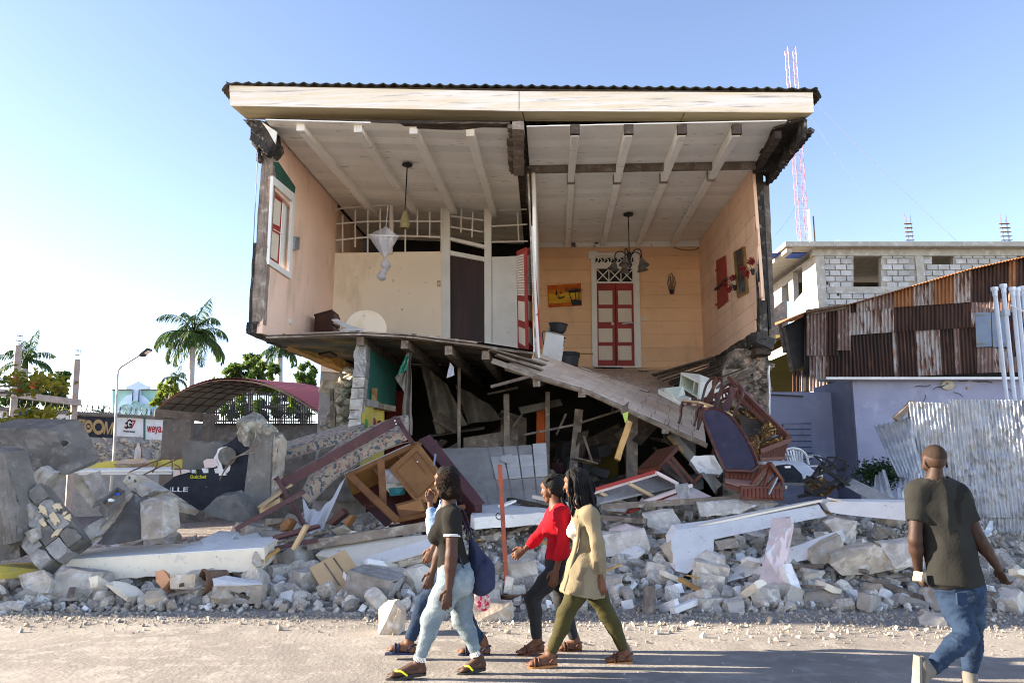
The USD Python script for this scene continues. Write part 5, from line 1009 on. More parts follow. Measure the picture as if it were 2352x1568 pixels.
def holes(K, cs, d, w_=18, h_=24): return [[P(*K(cx + w_ * a, cy + h_ * b), d) for a, b in ((-1, -.7), (-.4, -1), (.9, -.6), (1, .6), (.3, 1), (-.9, .7))] for cx, cy in cs]
obj('block_row', prism([P(*L2(*p), 11.2) for p in ((1125, 380), (1180, 290), (1300, 360), (1470, 465), (1590, 545), (1690, 615), (1655, 660), (1530, 610), (1420, 540), (1290, 475), (1180, 420))], (.1, .3, -.06), holes(L2, ((1185, 345), (1240, 375), (1395, 440), (1450, 470), (1500, 500), (1595, 560)), 11.2, 14, 16)), 'tan_rubble', t)
obj('block_row', hs(c3(L2, ((1160, 430), (1250, 380), (1420, 470), (1300, 520)), 11.0), (.1, .3, .0), .12, .02), 'grey_rubble', t)
T1('wall_fragment', hs(c3(L2, ((820, 940), (1230, 490), (1290, 600), (1295, 905), (1000, 965)), (10.6, 11.0, 10.9, 10.5, 10.4)), (.1, .12, .02), .25, .012, 5), 'grey_concrete', 'smooth grey triangular wall fragment left of the squared column stub', 'wall fragment')
T1('wall_fragment', hs(c3(L2, ((815, 945), (1180, 470), (1270, 500), (1000, 800), (880, 960)), (10.5, 11.0, 11.0, 10.7, 10.5)), (-.02, .2, .06), .1, .045, 6, 9), 'tan_rubble', 'rough broken edge of masonry along the grey triangular wall fragment', 'wall fragment')
T1('column_stub', hs(c3(L2, ((1285, 570), (1400, 530), (1500, 560), (1535, 850), (1480, 895), (1300, 910)), (10.7, 10.8, 10.7, 10.4, 10.3, 10.4)), (.05, .3, .05), .1, .022, 8, 9), 'tan_rubble', 'squared column stub of rough masonry standing among the left rubble', 'column')
t = thing('planter_box', 'open grey plastic planter box with a blue cap and scraps inside', 'planter', P(280, 1170, 10.7))
pa_, pb_, pc_, pd_ = (P(*L2(*p), d) for p, d in (((925, 560), 10.5), ((1075, 430), 10.9), ((1145, 465), 10.8), ((985, 620), 10.4)))
dn_ = A([0.0, .0, -.13])
for a, b in ((pa_, pb_), (pb_, pc_), (pc_, pd_), (pd_, pa_)): obj('side', prism([a, b, b + dn_, a + dn_], norm(np.cross(b - a, dn_)) * .012), 'steel' if False else 'grey_concrete', t)
obj('base', prism([pa_ + dn_ * .7, pb_ + dn_ * .7, pc_ + dn_ * .7, pd_ + dn_ * .7], (0, 0, -.02)), 'plywood', t)
obj('blue_cap', stone((.09, .07, .05), 4, 5, 1, .03, P(*L2(1078, 495), 10.75)), M('blue_plastic', (.02, .08, .4), bump=0, rgh=.4), t)
obj('scrap', stone((.12, .1, .06), 5, 5, 1, .05, P(*L2(1030, 550), 10.6)), 'white_plaster', t)
T1('concrete_piece', hs(c3(L2, ((1865, 640), (1990, 520), (2065, 545), (2150, 490), (2215, 545), (2310, 710), (2200, 755), (1910, 690)), 11.3), (.05, .16, .05), .2, .015), 'dark_concrete', 'dark grey curved slab piece leaning in front of the black sign', 'concrete piece')
SG = thing('sign_wall', 'broken wall painted black with white and yellow lettering', 'wall', P(480, 1170, 12.2)); SD = 12.2
obj('wall', ps(c3(L2, ((1500, 415), (1600, 335), (1740, 290), (1780, 268), (1960, 262), (1985, 130), (2060, 50), (2130, 0), (2200, -60), (2250, -130), (2300, -110), (2290, 640), (2230, 650), (1690, 640), (1600, 560)), SD), (.0, .22, 0), .02, .12, 7, [0, 1, 5, 6, 7, 8, 13, 14]), 'sign_black', SG)
obj('plaster_edge', ps(c3(L2, ((1960, 170), (2000, 80), (2080, 55), (2010, 150), (2040, 260), (2080, 320), (2010, 325), (1990, 230)), SD - .03), (0, .03, 0), .01, .06, 2), 'white_plaster', SG)
obj('mortar_patch', ps(c3(L2, [(2085 + 85 * math.cos(a), 145 + 85 * math.sin(a)) for a in np.linspace(0, 6.28, 14)[:-1]], SD - .045), (0, .03, 0), .01, .06, 3), 'grey_concrete', SG)
sn = A([0, -1.0, 0])
def sl_(txt, mat, x0, x1, yb, h_, K=L2, d=SD - .012, tilt=0): lettering(txt, mat, P(*K(x0, yb), d), P(*K(x1, yb + tilt), d), h_ / 8.35 * .0083 * 1.0 * d * .585, SG, sn)
def ph(K, x, y0, y1, d): return np.linalg.norm(P(*K(x, y0), d) - P(*K(x, y1), d))
for txt, mat, x0, x1, y0, y1 in (('Guichet', 'letter_yellow', 1745, 1895, 318, 352), ('LLE', 'letter_white', 1578, 1726, 430, 472), ('ILLE'[:1], 'letter_white', 1560, 1568, 432, 470)):
 lettering(txt, mat, P(*L2(x0, y1), SD - .012), P(*L2(x1, y1), SD - .012), ph(L2, x0, y0, y1, SD), SG, sn)
for pts in ([(1760, 270), (1795, 270), (1798, 300), (1760, 300)], [(1850, 262), (1910, 240), (1912, 298), (1868, 300)], [(1965, 262), (2010, 250), (2030, 270), (2080, 262), (2075, 232), (2115, 228), (2110, 275), (2085, 300), (1975, 302)]): obj('lettering', prism([P(*L2(*p), SD - .012) for p in pts], (0, .008, 0)), 'letter_white', SG)
obj('lettering', prism([P(*L2(*p), SD - .012) for p in ((1785, 280), (1798, 310), (1808, 280), (1797, 290))], (0, .008, 0)), 'letter_yellow', SG)
obj('poster_scrap', ps(c3(L2, ((1865, 190), (1900, 170), (1980, 165), (2005, 225), (1960, 250), (1880, 258)), SD - .05), (0, .05, 0), .01, .06, 5), 'pink_plaster', SG)
obj('poster_scrap', ps(c3(L2, ((1590, 268), (1730, 270), (1750, 290), (1590, 335)), SD - .03), (0, .03, 0), .01, .08, 6), 'pink_plaster', SG)
t = thing('masonry_pier', 'grey plastered pier with a lump of pale stone on its broken top', 'pier', P(590, 1155, 11.9))
obj('pier', hs([(577, 1000, 11.9), (626, 990, 11.9), (618, 1165, 11.9), (556, 1170, 11.9)], (.05, .4, 0), .25, .012), 'grey_concrete', t)
obj('broken_edge', hs([(618, 985, 11.95), (640, 1010, 11.95), (632, 1090, 11.95), (622, 1150, 11.95), (612, 1150, 11.95)], (.05, .3, 0), .08, .05, 2, 9), 'tan_rubble', t)
obj('stone_top', stone((.48, .45, .5), 12, 6, 2, .1, P(578, 970, 11.95), rot(0, 20, 30)), 'broken_stone', t); obj('stone_top', stone((.4, .4, .3), 13, 6, 2, .1, P(606, 990, 12.0)), 'broken_stone', t)
obj('stone_top', stone((.25, .3, .4), 14, 6, 2, .1, P(562, 1002, 11.85)), 'broken_stone', t)
for k in range(5): obj('cable', tube(curve([P(588, 985, 11.75), P(585 + 4 * k, 1010 + 5 * k, 11.6), P(570 - 6 * k, 1035 + 3 * k, 11.6), P(545 - 5 * k, 1050 + 3 * k, 11.7), P(520 - 4 * k, 1070 + 8 * k, 11.9)], 16), .008, 4), 'weathered', t)
T1('wall_fragment', ps([(420, 1020, 12.7), (440, 1010, 12.7), (470, 1020, 12.7), (490, 1012, 12.7), (514, 1020, 12.7), (498, 1060, 12.7), (486, 1075, 12.7), (420, 1080, 12.7)], (0.05, .25, 0), .02, .12, 3, [0, 1, 2, 3]), 'grey_concrete', 'broken grey wall stump standing behind the black sign wall', 'wall fragment')
T1('concrete_beam', ps([(170, 1064, 13.5), (262, 1058, 13.5), (418, 1054, 13.5), (418, 1075, 13.5), (170, 1078, 13.5)], (0, .3, 0), .01, .3, 2), 'yellow_paint', 'fallen beam with dull yellow paint lying before the stone wall', 'beam')
T1('concrete_slab', hs([(262, 1064, 13.3), (275, 1057, 13.5), (330, 1052, 13.7), (345, 1060, 13.4), (335, 1064, 13.2)], (0, .1, -.06), .15, .02), 'tan_rubble', 'thin broken slab lying on the yellow beam', 'slab')
for a, b, r_, lab in (((174, 1082), (398, 1078), .045, 'thick white plastic pipe lying across the left rubble'), ((181, 1088), (395, 1086), .022, 'thin white plastic pipe lying under the thick one')): T1('plastic_pipe', tube([P(*a, 12.4), P(*b, 12.4)], r_, 8), 'white_paint', lab, 'pipe', smooth=True)
t = thing('rebar_column', 'cluster of upright rusty bars with a hanging plastic bottle before the painted wall', 'starter bars', P(318, 1082, 14))
for x0, x1 in ((310, 313), (316, 318), (319, 322), (323, 327)): obj('bar', tube([P(x0, 1018 + (x0 % 3), 14), P(x1, 1085, 14)], .012, 4), 'rebar', t)
for y in (1030, 1045, 1062): obj('tie', tube([P(309, y, 14), P(326, y, 14)], .008, 4), 'rebar', t)
obj('bottle', lathe([(0, 0), (.05, 0), (.055, .1), (.05, .2), (.02, .26), (.018, .3), (0, .3)], P(315, 1056, 13.9), (0, 0, 1), 10), 'cloth_white', t)
for k, (a, b) in enumerate((((295, 1085), (380, 1052)), ((330, 1090), (418, 1050)), ((350, 1085), (362, 1060)), ((395, 1078), (385, 1050)), ((415, 1088), (400, 1066)))): T1('rebar_rod', tube(curve([P(*a, 12), P((a[0] + b[0]) / 2 + 5, (a[1] + b[1]) / 2 - 4, 12), P(*b, 12)], 6), .011, 5), 'rebar', 'bent reinforcing rod sticking out over the white pipes', 'rod', 'bent rods over the white pipes')
wr = thing('wheel_drum', 'rusty open steel drum lying on its side at the end of the long beam', 'drum', P(478, 1360, 10))
axd = norm([-.75, -.6, .05]); cc_ = P(477, 1338, 10.0)
obj('rim', lathe([(.13, -.22), (.155, -.22), (.155, .02), (.175, .05), (.175, .07), (.15, .07), (.14, .02), (.13, -.2)], cc_, axd, 26), 'rebar', wr, smooth=40); obj('base', lathe([(0, -.12), (.04, -.1), (.05, -.12), (.14, -.16), (.14, -.2), (0, -.2)], cc_, axd, 20), 'rebar', wr)
T1('painted_slab', hs([(-20, 1298, 10.1), (20, 1292, 10.5), (108, 1290, 10.7), (95, 1308, 10.2), (-20, 1318, 10.0)], (0, .05, -.08), .2, .01), 'yellow_paint', 'flat slab with bright yellow paint at the left edge beside the long beam', 'slab')
t = thing('balustrade_piece', 'broken white balustrade piece with half round hollows beside the drum', 'balustrade', P(545, 1385, 9.75))
obj('coping', hs([(488, 1328, 9.75), (520, 1322, 9.9), (596, 1332, 9.9), (604, 1342, 9.7), (490, 1345, 9.65)], (0, .1, -.05), .15, .012), 'white_plaster', t)
obj('body', prism([P(488, 1346, 9.7), P(602, 1344, 9.7), P(598, 1385, 9.6), P(484, 1388, 9.6)], (0, .2, 0), [[P(x + 9 * math.cos(a), 1367 + 9 * math.sin(a), 9.66) for a in np.linspace(0, 6.28, 11)[:-1]] for x in (506, 532, 558)]), 'tan_rubble', t)
for k, (pts, m, lab) in enumerate((([(40, 1320), (100, 1308), (118, 1330), (110, 1360), (60, 1365)], 'grey_rubble', 'grey block below the left end of the long beam'), ([(30, 1368), (60, 1350), (85, 1362), (70, 1388), (40, 1390)], 'grey_rubble', 'small grey cube at the water below the yellow slab'), ([(390, 1318), (450, 1318), (448, 1352), (392, 1352)], 'tan_rubble', 'pitted tan block under the long beam left of the drum'), ([(357, 1310), (375, 1308), (392, 1330), (372, 1352), (358, 1335)], 'salmon_plaster', 'orange painted shard standing under the long beam'), ([(205, 1325), (225, 1322), (222, 1348), (207, 1350)], 'cream_plaster', 'cream shard under the middle of the long beam'), ([(460, 1240), (505, 1217), (546, 1220), (520, 1250), (470, 1256)], 'white_plaster', 'cracked white slab lying above the right end of the long beam'), ([(545, 1232), (590, 1222), (606, 1240), (560, 1250)], 'white_plaster', 'small white slab right of the cracked white slab'))):
 T1('concrete_piece', hs([(x, y, 9.85 if y > 1300 else 11.0 + (1240 - y) * .02) for x, y in pts], (.03, .22, .03 if y > 1300 else -.1), .1, .018, k, 8), m, lab, 'concrete piece')
single('puddle', prism([PZ(*p) + A([0, 0, .012]) for p in ((10, 1395), (120, 1378), (240, 1370), (420, 1362), (470, 1372), (430, 1392), (300, 1400), (120, 1412))], (0, 0, -.004)), M('wet_mud', (.03, .026, .022), (.05, .045, .04), sc=3, rgh=.08, bump=.02, spec=.6), 'dark puddle in the gutter under the long fallen beam', None, kind='structure')
t = thing('plaster_slab', 'tilted plaster slab, beige above and white below, under a long dark plank', 'slab', P(860, 1300, 10.8))
obj('slab', ps([(724, 1274, 10.8), (759, 1257, 11.1), (870, 1238, 11.1), (990, 1219, 11.1), (996, 1268, 10.55), (930, 1284, 10.5), (828, 1309, 10.45), (806, 1290, 10.6)], (.05, .2, -.12), .015, .12, 5, [4, 5, 6, 7]), 'cream_plaster', t)
obj('white_coat', prism([P(806, 1289, 10.56), P(880, 1266, 10.7), P(994, 1240, 10.8), P(995, 1266, 10.53), P(930, 1281, 10.46), P(830, 1306, 10.42)], (.0, .03, -.02)), 'white_plaster', t)
obj('broken_edge', hs([(828, 1306, 10.5), (930, 1284, 10.52), (1000, 1264, 10.55), (1000, 1282, 10.55), (930, 1298, 10.5), (840, 1318, 10.5)], (0, .2, 0), .1, .035, 3, 9), 'tan_rubble', t)
T1('wooden_plank', rough(sub_to(beam(P(706, 1251, 10.9), P(990, 1206, 11.2), .12, .13), .2), .012, 7), 'weathered', 'long weathered plank along the top of the tilted plaster slab', 'plank')
t = thing('plywood_board', 'square pale plywood door panel with worn stripes leaning on stones', 'board', P(775, 1360, 10))
qd = [P(*C8(x, y), d) for (x, y), d in zip(((580, 1240), (880, 1080), (1050, 1330), (730, 1480)), (10.1, 10.3, 10.1, 9.9))]
nn_ = norm(np.cross(qd[1] - qd[0], qd[3] - qd[0])); nn_ = nn_ if nn_[1] < 0 else -nn_
obj('board', prism(qd, -nn_ * .03), 'plywood', t)
for a, b, w_ in ((.36, .40, .92), (.62, .655, .7)): obj('worn_stripe', prism([lerp(lerp(qd[0], qd[1], u), lerp(qd[3], qd[2], u), v) + nn_ * .002 for u, v in ((a, .08), (b, .06), (b + .02, w_), (a + .01, w_ - .1))], -nn_ * .004), 'old_timber', t)
RP = thing('red_pole', 'rusty red steel pole standing upright in a dish of stones', 'pole', P(1168, 1368, 9.9))
obj('pole', beam(P(1148, 1066, 9.9), P(1164, 1350, 9.9), .055, .04, up=(0, 1, 0)), M('rusty_red', (.36, .07, .03), (.22, .075, .05), sc=6, bump=.3, spot=((.06, .04, .035), 7, .58, .64), dirt=((.3, .27, .24), 3, .6, .75)), RP)
obj('hook', tube(curve([P(1149, 1180, 9.86), P(1142, 1178, 9.86), P(1139, 1186, 9.86), P(1146, 1193, 9.86), P(1150, 1190, 9.86)], 10), .007, 5), 'iron', RP)
obj('dish', lathe([(0, .0), (.15, .0), (.2, .05), (.21, .06), (.2, .07), (.14, .03), (0, .03)], P(1172, 1373, 9.85), (0, 0, 1), 22), 'rebar', RP, smooth=40)
for k, (x, y, w_, h_) in enumerate(((1146, 1350, .13, .12), (1168, 1342, .1, .2), (1190, 1352, .16, .1), (1178, 1358, .12, .08))): T1('concrete_piece', block((w_, .1, h_), 90 + k, P(x, y, 9.8), rot(0, RD.uniform(-25, 25), RD.uniform(0, 90))), 'pale_rubble', 'pale broken stone lying in the dish at the red pole\'s foot', 'stone', 'stones in the dish of the red pole')
T1('concrete_slab', hs([(1080, 1182, 11.5), (1100, 1160, 12.4), (1200, 1150, 12.8), (1262, 1166, 12.0), (1258, 1176, 11.4), (1090, 1188, 11.3)], (0, .05, -.17), .18, .018, 9), 'white_plaster', 'level pale slab behind the red pole, crumbling along its front edge', 'slab')
t = thing('tiled_slab', 'fallen piece of floor with a few square tiles left, propped behind the women', 'tiled floor', P(1120, 1150, 13))
q4_ = [P(985, 1036, 13.7), P(1256, 1019, 13.6), P(1262, 1150, 12.5), P(1040, 1170, 12.4)]
nn_ = norm(np.cross(q4_[1] - q4_[0], q4_[3] - q4_[0])); nn_ = nn_ if nn_[1] < 0 else -nn_
tb = obj('bed', prism(q4_, -nn_ * .15), 'tile_grey', t)
def tq_(u, v, o=0): return lerp(lerp(q4_[0], q4_[1], u), lerp(q4_[3], q4_[2], u), v) + nn_ * o
for i in range(8):
 for j in range(5):
  o = .03 if (i, j) in ((4, 1), (5, 1), (6, 1), (4, 2), (5, 2), (6, 2), (7, 0), (7, 1), (7, 2)) else .008 + .004 * RD.random()
  g = .006; u0, v0 = i / 8 + g, j / 5 + g
  obj('tile', prism([tq_(u0, v0, o), tq_(u0 + .125 - 2 * g, v0, o), tq_(u0 + .125 - 2 * g, v0 + .2 - 2 * g, o), tq_(u0, v0 + .2 - 2 * g, o)], -nn_ * .02), 'tile_pale' if o > .02 else 'tile_grey', tb)
obj('loose_tile', prism([tq_(*a, .06) for a in ((.60, .22), (.69, .2), (.71, .3), (.64, .36), (.58, .3))], -nn_ * .015), 'tile_pale', t)
t = thing('concrete_beam', 'L shaped white plastered beam fallen across the right half of the heap', 'beam', P(1640, 1300, 10.8))
obj('beam', ps([(1541, 1240, 10.75), (1556, 1217, 10.9), (1640, 1200, 10.95), (1885, 1150, 11.3), (1888, 1165, 11.28), (1900, 1183, 11.2), (1770, 1210, 11.0), (1640, 1238, 10.8), (1640, 1266, 10.6), (1604, 1296, 10.5), (1578, 1320, 10.4), (1552, 1312, 10.4)], (-.02, .26, .05), .012, .12, 5, [0, 3, 4, 8, 9, 10, 11]), 'white_plaster', t)
obj('broken_leg', hs([(1521, 1259, 10.8), (1541, 1241, 10.75), (1556, 1312, 10.45), (1577, 1321, 10.4), (1560, 1322, 10.45)], (.0, .22, 0), .1, .03, 4, 9), 'tan_rubble', t)
obj('cream_edge', beam(P(1600, 1208, 11.05), P(1884, 1149, 11.42), .1, .03), 'cream_plaster', t)
t = thing('concrete_beam', 'white beam with a cream top edge sloping down behind the man', 'beam', P(2000, 1210, 11.2))
obj('beam', ps([(1891, 1150, 11.3), (1897, 1143, 11.3), (2008, 1168, 11.1), (2125, 1196, 10.9), (2122, 1240, 10.8), (2010, 1206, 11.0), (1930, 1180, 11.15), (1908, 1176, 11.25)], (.02, .28, .03), .012, .12, 8, [0, 6, 7]), 'white_plaster', t)
obj('cream_edge', beam(P(1900, 1143, 11.35), P(2120, 1194, 10.98), .12, .025), 'cream_plaster', t)
T1('column_piece', hs([(1775, 1191, 10.5), (1814, 1187, 10.5), (1819, 1206, 10.4), (1800, 1345, 9.9), (1740, 1345, 9.9), (1758, 1272, 10.1)], (.08, .16, .0), .12, .02, 6, 8), 'pink_plaster', 'pinkish white column piece lying towards the street under the L shaped beam', 'column')
T1('concrete_beam', hs([(1655, 1322, 10.4), (1672, 1306, 10.5), (1934, 1216, 11.0), (1942, 1236, 10.9), (1930, 1262, 10.8), (1672, 1336, 10.3)], (.05, .2, -.02), .15, .018, 7, 7), 'white_plaster', 'cracked white beam crossing beneath the pinkish column piece', 'beam')
for k, (pts, d, m, lab) in enumerate((([(1906, 1272), (1940, 1258), (2007, 1250), (2057, 1266), (2052, 1307), (1990, 1318), (1933, 1320), (1908, 1296)], 10.3, 'tan_rubble', 'big tan broken block with a white top left of the man'), ([(2021, 1248), (2103, 1240), (2128, 1250), (2122, 1298), (2057, 1306)], 10.2, 'pale_rubble', 'pale squared block close behind the man'), ([(1892, 1198), (1915, 1188), (1969, 1197), (1966, 1258), (1930, 1240)], 11.0, 'pale_rubble', 'grey white block under the join of the two white beams'), ([(1860, 1262), (1930, 1228), (1945, 1262), (1890, 1300), (1862, 1292)], 10.5, 'tan_rubble', 'grey brown block wedged under the cracked white beam'), ([(1384, 1228), (1480, 1215), (1494, 1255), (1490, 1272), (1390, 1278)], 11.0, 'pale_rubble', 'large pale masonry lump right of the woman in the cardigan'), ([(1400, 1222), (1440, 1203), (1475, 1218), (1470, 1230), (1405, 1232)], 11.2, 'pink_plaster', 'pink plastered cap on the large pale masonry lump'), ([(1475, 1180), (1545, 1172), (1565, 1200), (1530, 1222), (1490, 1210)], 11.6, 'pale_rubble', 'white lump at the left end of the L shaped beam'), ([(1600, 1155), (1690, 1148), (1740, 1160), (1700, 1180), (1610, 1186)], 11.8, 'pale_rubble', 'broad white slab above the L shaped beam'), ([(1690, 1152), (1760, 1146), (1790, 1158), (1750, 1175)], 11.9, 'pale_rubble', 'white lump above the middle of the L shaped beam'), ([(1590, 1285), (1625, 1265), (1668, 1282), (1665, 1305), (1600, 1302)], 10.4, 'pale_rubble', 'rounded pale stone under the L shaped beam'), ([(1640, 1242), (1690, 1236), (1700, 1255), (1650, 1262)], 10.7, 'tan_rubble', 'tan brick sheltered under the L shaped beam'), ([(1085, 1395), (1100, 1384), (1168, 1386), (1176, 1425), (1092, 1432)], 8.8, 'tan_rubble', 'tan hollow block by the floral bag at the street edge'), ([(870, 1400), (880, 1386), (905, 1384), (922, 1402), (916, 1458), (868, 1460)], 8.1, 'tan_rubble', 'pale stone standing upright alone on the street'), ([(2120, 1425), (2140, 1412), (2172, 1418), (2180, 1450), (2130, 1455)], 8.5, 'pale_rubble', 'pale lump on the street edge left of the man\'s knee'), ([(1560, 1392), (1640, 1372), (1660, 1400), (1655, 1428), (1562, 1432)], 9.4, 'pale_rubble', 'low white rubble lump at the street edge below the L shaped beam'), ([(1715, 1345), (1790, 1352), (1800, 1392), (1735, 1398)], 9.6, 'pale_rubble', 'pale block at the foot of the pinkish column piece'), ([(1845, 1362), (1935, 1352), (1946, 1390), (1850, 1404)], 9.6, 'tan_rubble', 'broad tan lump at the street edge right of the white bars'), ([(1670, 1385), (1708, 1378), (1712, 1420), (1676, 1424)], 9.3, 'pale_rubble', 'pale cube at the street edge right of the low white lump'))):
 dz = 1.0 if d < 10 else .9
 T1('concrete_piece', hs([(x, y, d + (.12 if i < 2 else 0)) for i, (x, y) in enumerate(pts)], (.03, .22 if d > 9 else .16, .02), .09, .022, k * 3, 7), m, lab, 'concrete piece')
T1('concrete_board', hs([(1942, 1117, 12.0), (1961, 1101, 12.2), (2092, 1165, 11.4), (2080, 1188, 11.3), (2060, 1180, 11.3)], (.02, .1, .02), .2, .012, 3), 'concrete', 'long grey concrete board leaning from the lilac wall to the silver sheets', 'concrete board')
for k, (a, b, d, w_, lab) in enumerate((((1802, 1300), (1842, 1400), 9.7, .13, 'white square bar pointing down to the street right of the column piece'), ((1480, 1412), (1556, 1384), 9.3, .1, 'white bar lying flat in front of the grey post stump'), ((1640, 1385), (1700, 1356), 9.8, .12, 'white bar lying across the stones below the cracked beam'), ((1520, 1378), (1560, 1350), 9.8, .12, 'short white bar behind the grey post stump'), ((1965, 1372), (2040, 1400), 9.5, .1, 'white bar at the street edge left of the dark plank'), ((1600, 1380), (1545, 1402), 9.2, .07, 'thin white bar beside the low white lump'))):
 T1('concrete_bar', rough(sub_to(beam(P(*a, d + .3), P(*b, d), w_, w_), .12), .012, 9), 'white_plaster', lab, 'bar')
T1('wooden_post', rough(sub_to(beam(P(1492, 1350, 9.5), P(1490, 1425, 9.2), .12, .1, up=(0, 1, 0)), .1), .02, 9), 'weathered', 'grey splintered post stump standing among stones behind the cardigan woman', 'post')
for k, (a, b, d0, d1, w_, h_, m, lab) in enumerate((((1379, 1163), (1745, 1141), 12.0, 12.2, .12, .09, 'weathered', 'long grey timber lying level above the white lumps'), ((1360, 1186), (1484, 1196), 11.7, 11.4, .16, .07, 'weathered', 'short grey plank with a cream edge right of the cardigan woman'), ((1170, 1146), (1265, 1168), 12.4, 11.9, .14, .05, 'dark_wood', 'burnt board on the pale slab behind the red shirt woman'), ((1985, 1322), (2165, 1392), 10.1, 9.6, .12, .05, 'weathered', 'splintered plank sloping to the street left of the man'), ((2235, 1355), (2290, 1365), 9.6, 9.5, .1, .05, 'weathered', 'plank end right of the man\'s legs'), ((595, 1165), (668, 1112), 11.3, 11.6, .12, .03, 'plywood', 'pale board leaning at the foot of the grey pier'), ((540, 1215), (700, 1128), 11.0, 11.3, .1, .06, 'purple_wood', 'dark bed slat sloping below the grey pier'), ((610, 1262), (730, 1240), 10.8, 10.9, .1, .05, 'purple_wood', 'dark bed slat lying left of the weathered plank'), ((675, 1260), (705, 1205), 10.6, 10.6, .14, .05, 'plywood', 'short light board end standing beside the hanging white cloth'), ((600, 1290), (640, 1260), 10.4, 10.6, .05, .04, 'orange_timber', 'thin yellow stick left of the short light board'), ((1225, 1140), (1312, 1158), 12.2, 12.0, .12, .05, 'cream_plaster', 'cream edged board behind the red shirt woman\'s back'), ((620, 1250), (760, 1218), 10.9, 11.0, .05, .03, 'old_timber', 'thin dark lath above the bed slats'), ((1180, 1150), (1150, 1162), 11.6, 11.4, .1, .03, 'white_wood', 'white splinter lying on the pale slab'))):
 T1('wooden_board', rough(sub_to(beam(P(*a, d0), P(*b, d1), w_, h_), .2), .01, 7), m, lab, 'board')
ZN = [(-7.5, -4.2, 'at the foot of the long fallen beam', 'left stones'), (-4.2, -2.3, 'between the drum and the plywood panel', 'stones by the drum'), (-2.3, -.6, 'around the plywood panel', 'stones by the plywood panel'), (-.6, 1.0, 'around the red pole', 'stones by the red pole'), (1.0, 2.6, 'left of the L shaped beam', 'stones left of the L shaped beam'), (2.6, 4.4, 'below the pinkish column piece', 'stones by the column piece'), (4.4, 7.5, 'left of the man', 'stones by the second white beam')]
KD = [('pale_rubble', 'pale jagged lump', 0), ('grey_rubble', 'grey concrete block', 1), ('tan_rubble', 'tan stone lump', 0), ('pale_rubble', 'whitish squared fragment', 1)]
rs2 = np.random.default_rng(42); made = 0
while made < 340:
 x = rs2.uniform(-7.2, 7.2); y = 9.45 + abs(rs2.normal()) * 1.25 if rs2.random() < .62 else rs2.uniform(9.5, 13.0)
 if y > 13: continue
 if made > 270: x, y = rs2.uniform(-6.8, -3.0), rs2.uniform(10.8, 13)
 zi = next((k for k, q_ in enumerate(ZN) if q_[0] <= x < q_[1]), None)
 if zi is None: continue
 s = float(np.clip(rs2.lognormal(-1.75, .42), 0.09, .36)) * (1 if y > 9.9 else .75)
 m, lab, kind = KD[rs2.integers(4)]
 asp = rs2.uniform(.5, 1.55, 3); asp[2] *= .7; dims = s * asp * (1.25 if kind else 1.1)
 c_ = A([x, y, float(H(x, y)) + dims[2] * rs2.uniform(.15, .45)])
 Rr = rot(rs2.uniform(-25, 25), rs2.uniform(-25, 25), rs2.uniform(0, 180))
 mesh = block(dims, 2000 + made, c_, Rr, 3, .07, max(dims) * .45) if kind else stone(dims, 3000 + made, 4, 1, .045, c_, Rr)
 sz_ = 'big ' if max(dims) > .3 else 'small ' if max(dims) < .19 else ''; pl_ = 'at the street edge ' if y < 9.9 else 'high up ' if y > 11.4 else ''
 single('rubble_piece', mesh, m, f'{sz_}{lab} {pl_}{ZN[zi][2]}', 'rubble piece', f'{sz_}{lab}s {pl_}near {ZN[zi][3]}'); made += 1
def proto(k):
 r = stone((1, .85, .62), 5000 + k, 4, 0, 0); return r
pts, scl, ids, qs = [], [], [], []
rg = np.random.default_rng(9)
UsdGeom.Xform.Define(stage, '/World/gravel')
gi_ = UsdGeom.PointInstancer.Define(stage, '/World/gravel/stones')
say(stage.GetPrimAtPath('/World/gravel'), 'loose gravel and crumbs of masonry strewn along the street edge and heap', 'gravel', kind='stuff')
rels = []
for k in range(8):
 pth = f'/World/gravel/stones/pebble_{k:03d}' if k else '/World/gravel/stones/pebble'
 usdkit.mesh(stage, pth, proto(k), MAT[['grey_rubble', 'tan_rubble', 'tan_rubble', 'pale_rubble'][k % 4]]); rels.append(Sdf.Path(pth))
gi_.CreatePrototypesRel().SetTargets(rels)
n = 0
while n < 15000:
 x = rg.uniform(-8, 8); m_ = rg.random()
 if m_ < .5: y = 9.35 - abs(rg.normal()) * .42 * (1 + .5 * (x > 2)); s = min(.10, rg.lognormal(-4.0, .55))
 elif m_ < .56: y = rg.uniform(4.5, 9.2); s = min(.04, rg.lognormal(-4.7, .45))
 elif m_ < .63: y = 9.35 - abs(rg.normal()) * .8; x = x * .5 + 3.5; s = min(.085, rg.lognormal(-3.7, .5))
 else: y = rg.uniform(9.3, 13.5); s = min(.16, rg.lognormal(-3.1, .5))
 if y < 4: continue
 z = float(H(x, y)) if y > 9.3 else .012
 pts.append((x, y, z + s * .15)); scl.append((s, s, s)); ids.append(int(rg.integers(8))); a = rg.normal(size=4); a /= np.linalg.norm(a); qs.append(a); n += 1
gi_.CreatePositionsAttr(Vt.Vec3fArray([Gf.Vec3f(*map(float, p)) for p in pts])); gi_.CreateScalesAttr(Vt.Vec3fArray([Gf.Vec3f(*map(float, p)) for p in scl]))
gi_.CreateProtoIndicesAttr(Vt.IntArray(ids)); gi_.CreateOrientationsAttr(Vt.QuathArray([Gf.Quath(float(a[0]), float(a[1]), float(a[2]), float(a[3])) for a in qs]))
rels = []; pts, scl, ids, qs = [], [], [], []
UsdGeom.Xform.Define(stage, '/World/rubble_bits')
gi2 = UsdGeom.PointInstancer.Define(stage, '/World/rubble_bits/stones')
say(stage.GetPrimAtPath('/World/rubble_bits'), 'smaller broken stones and block crumbs filling the heap of rubble', 'rubble', kind='stuff')
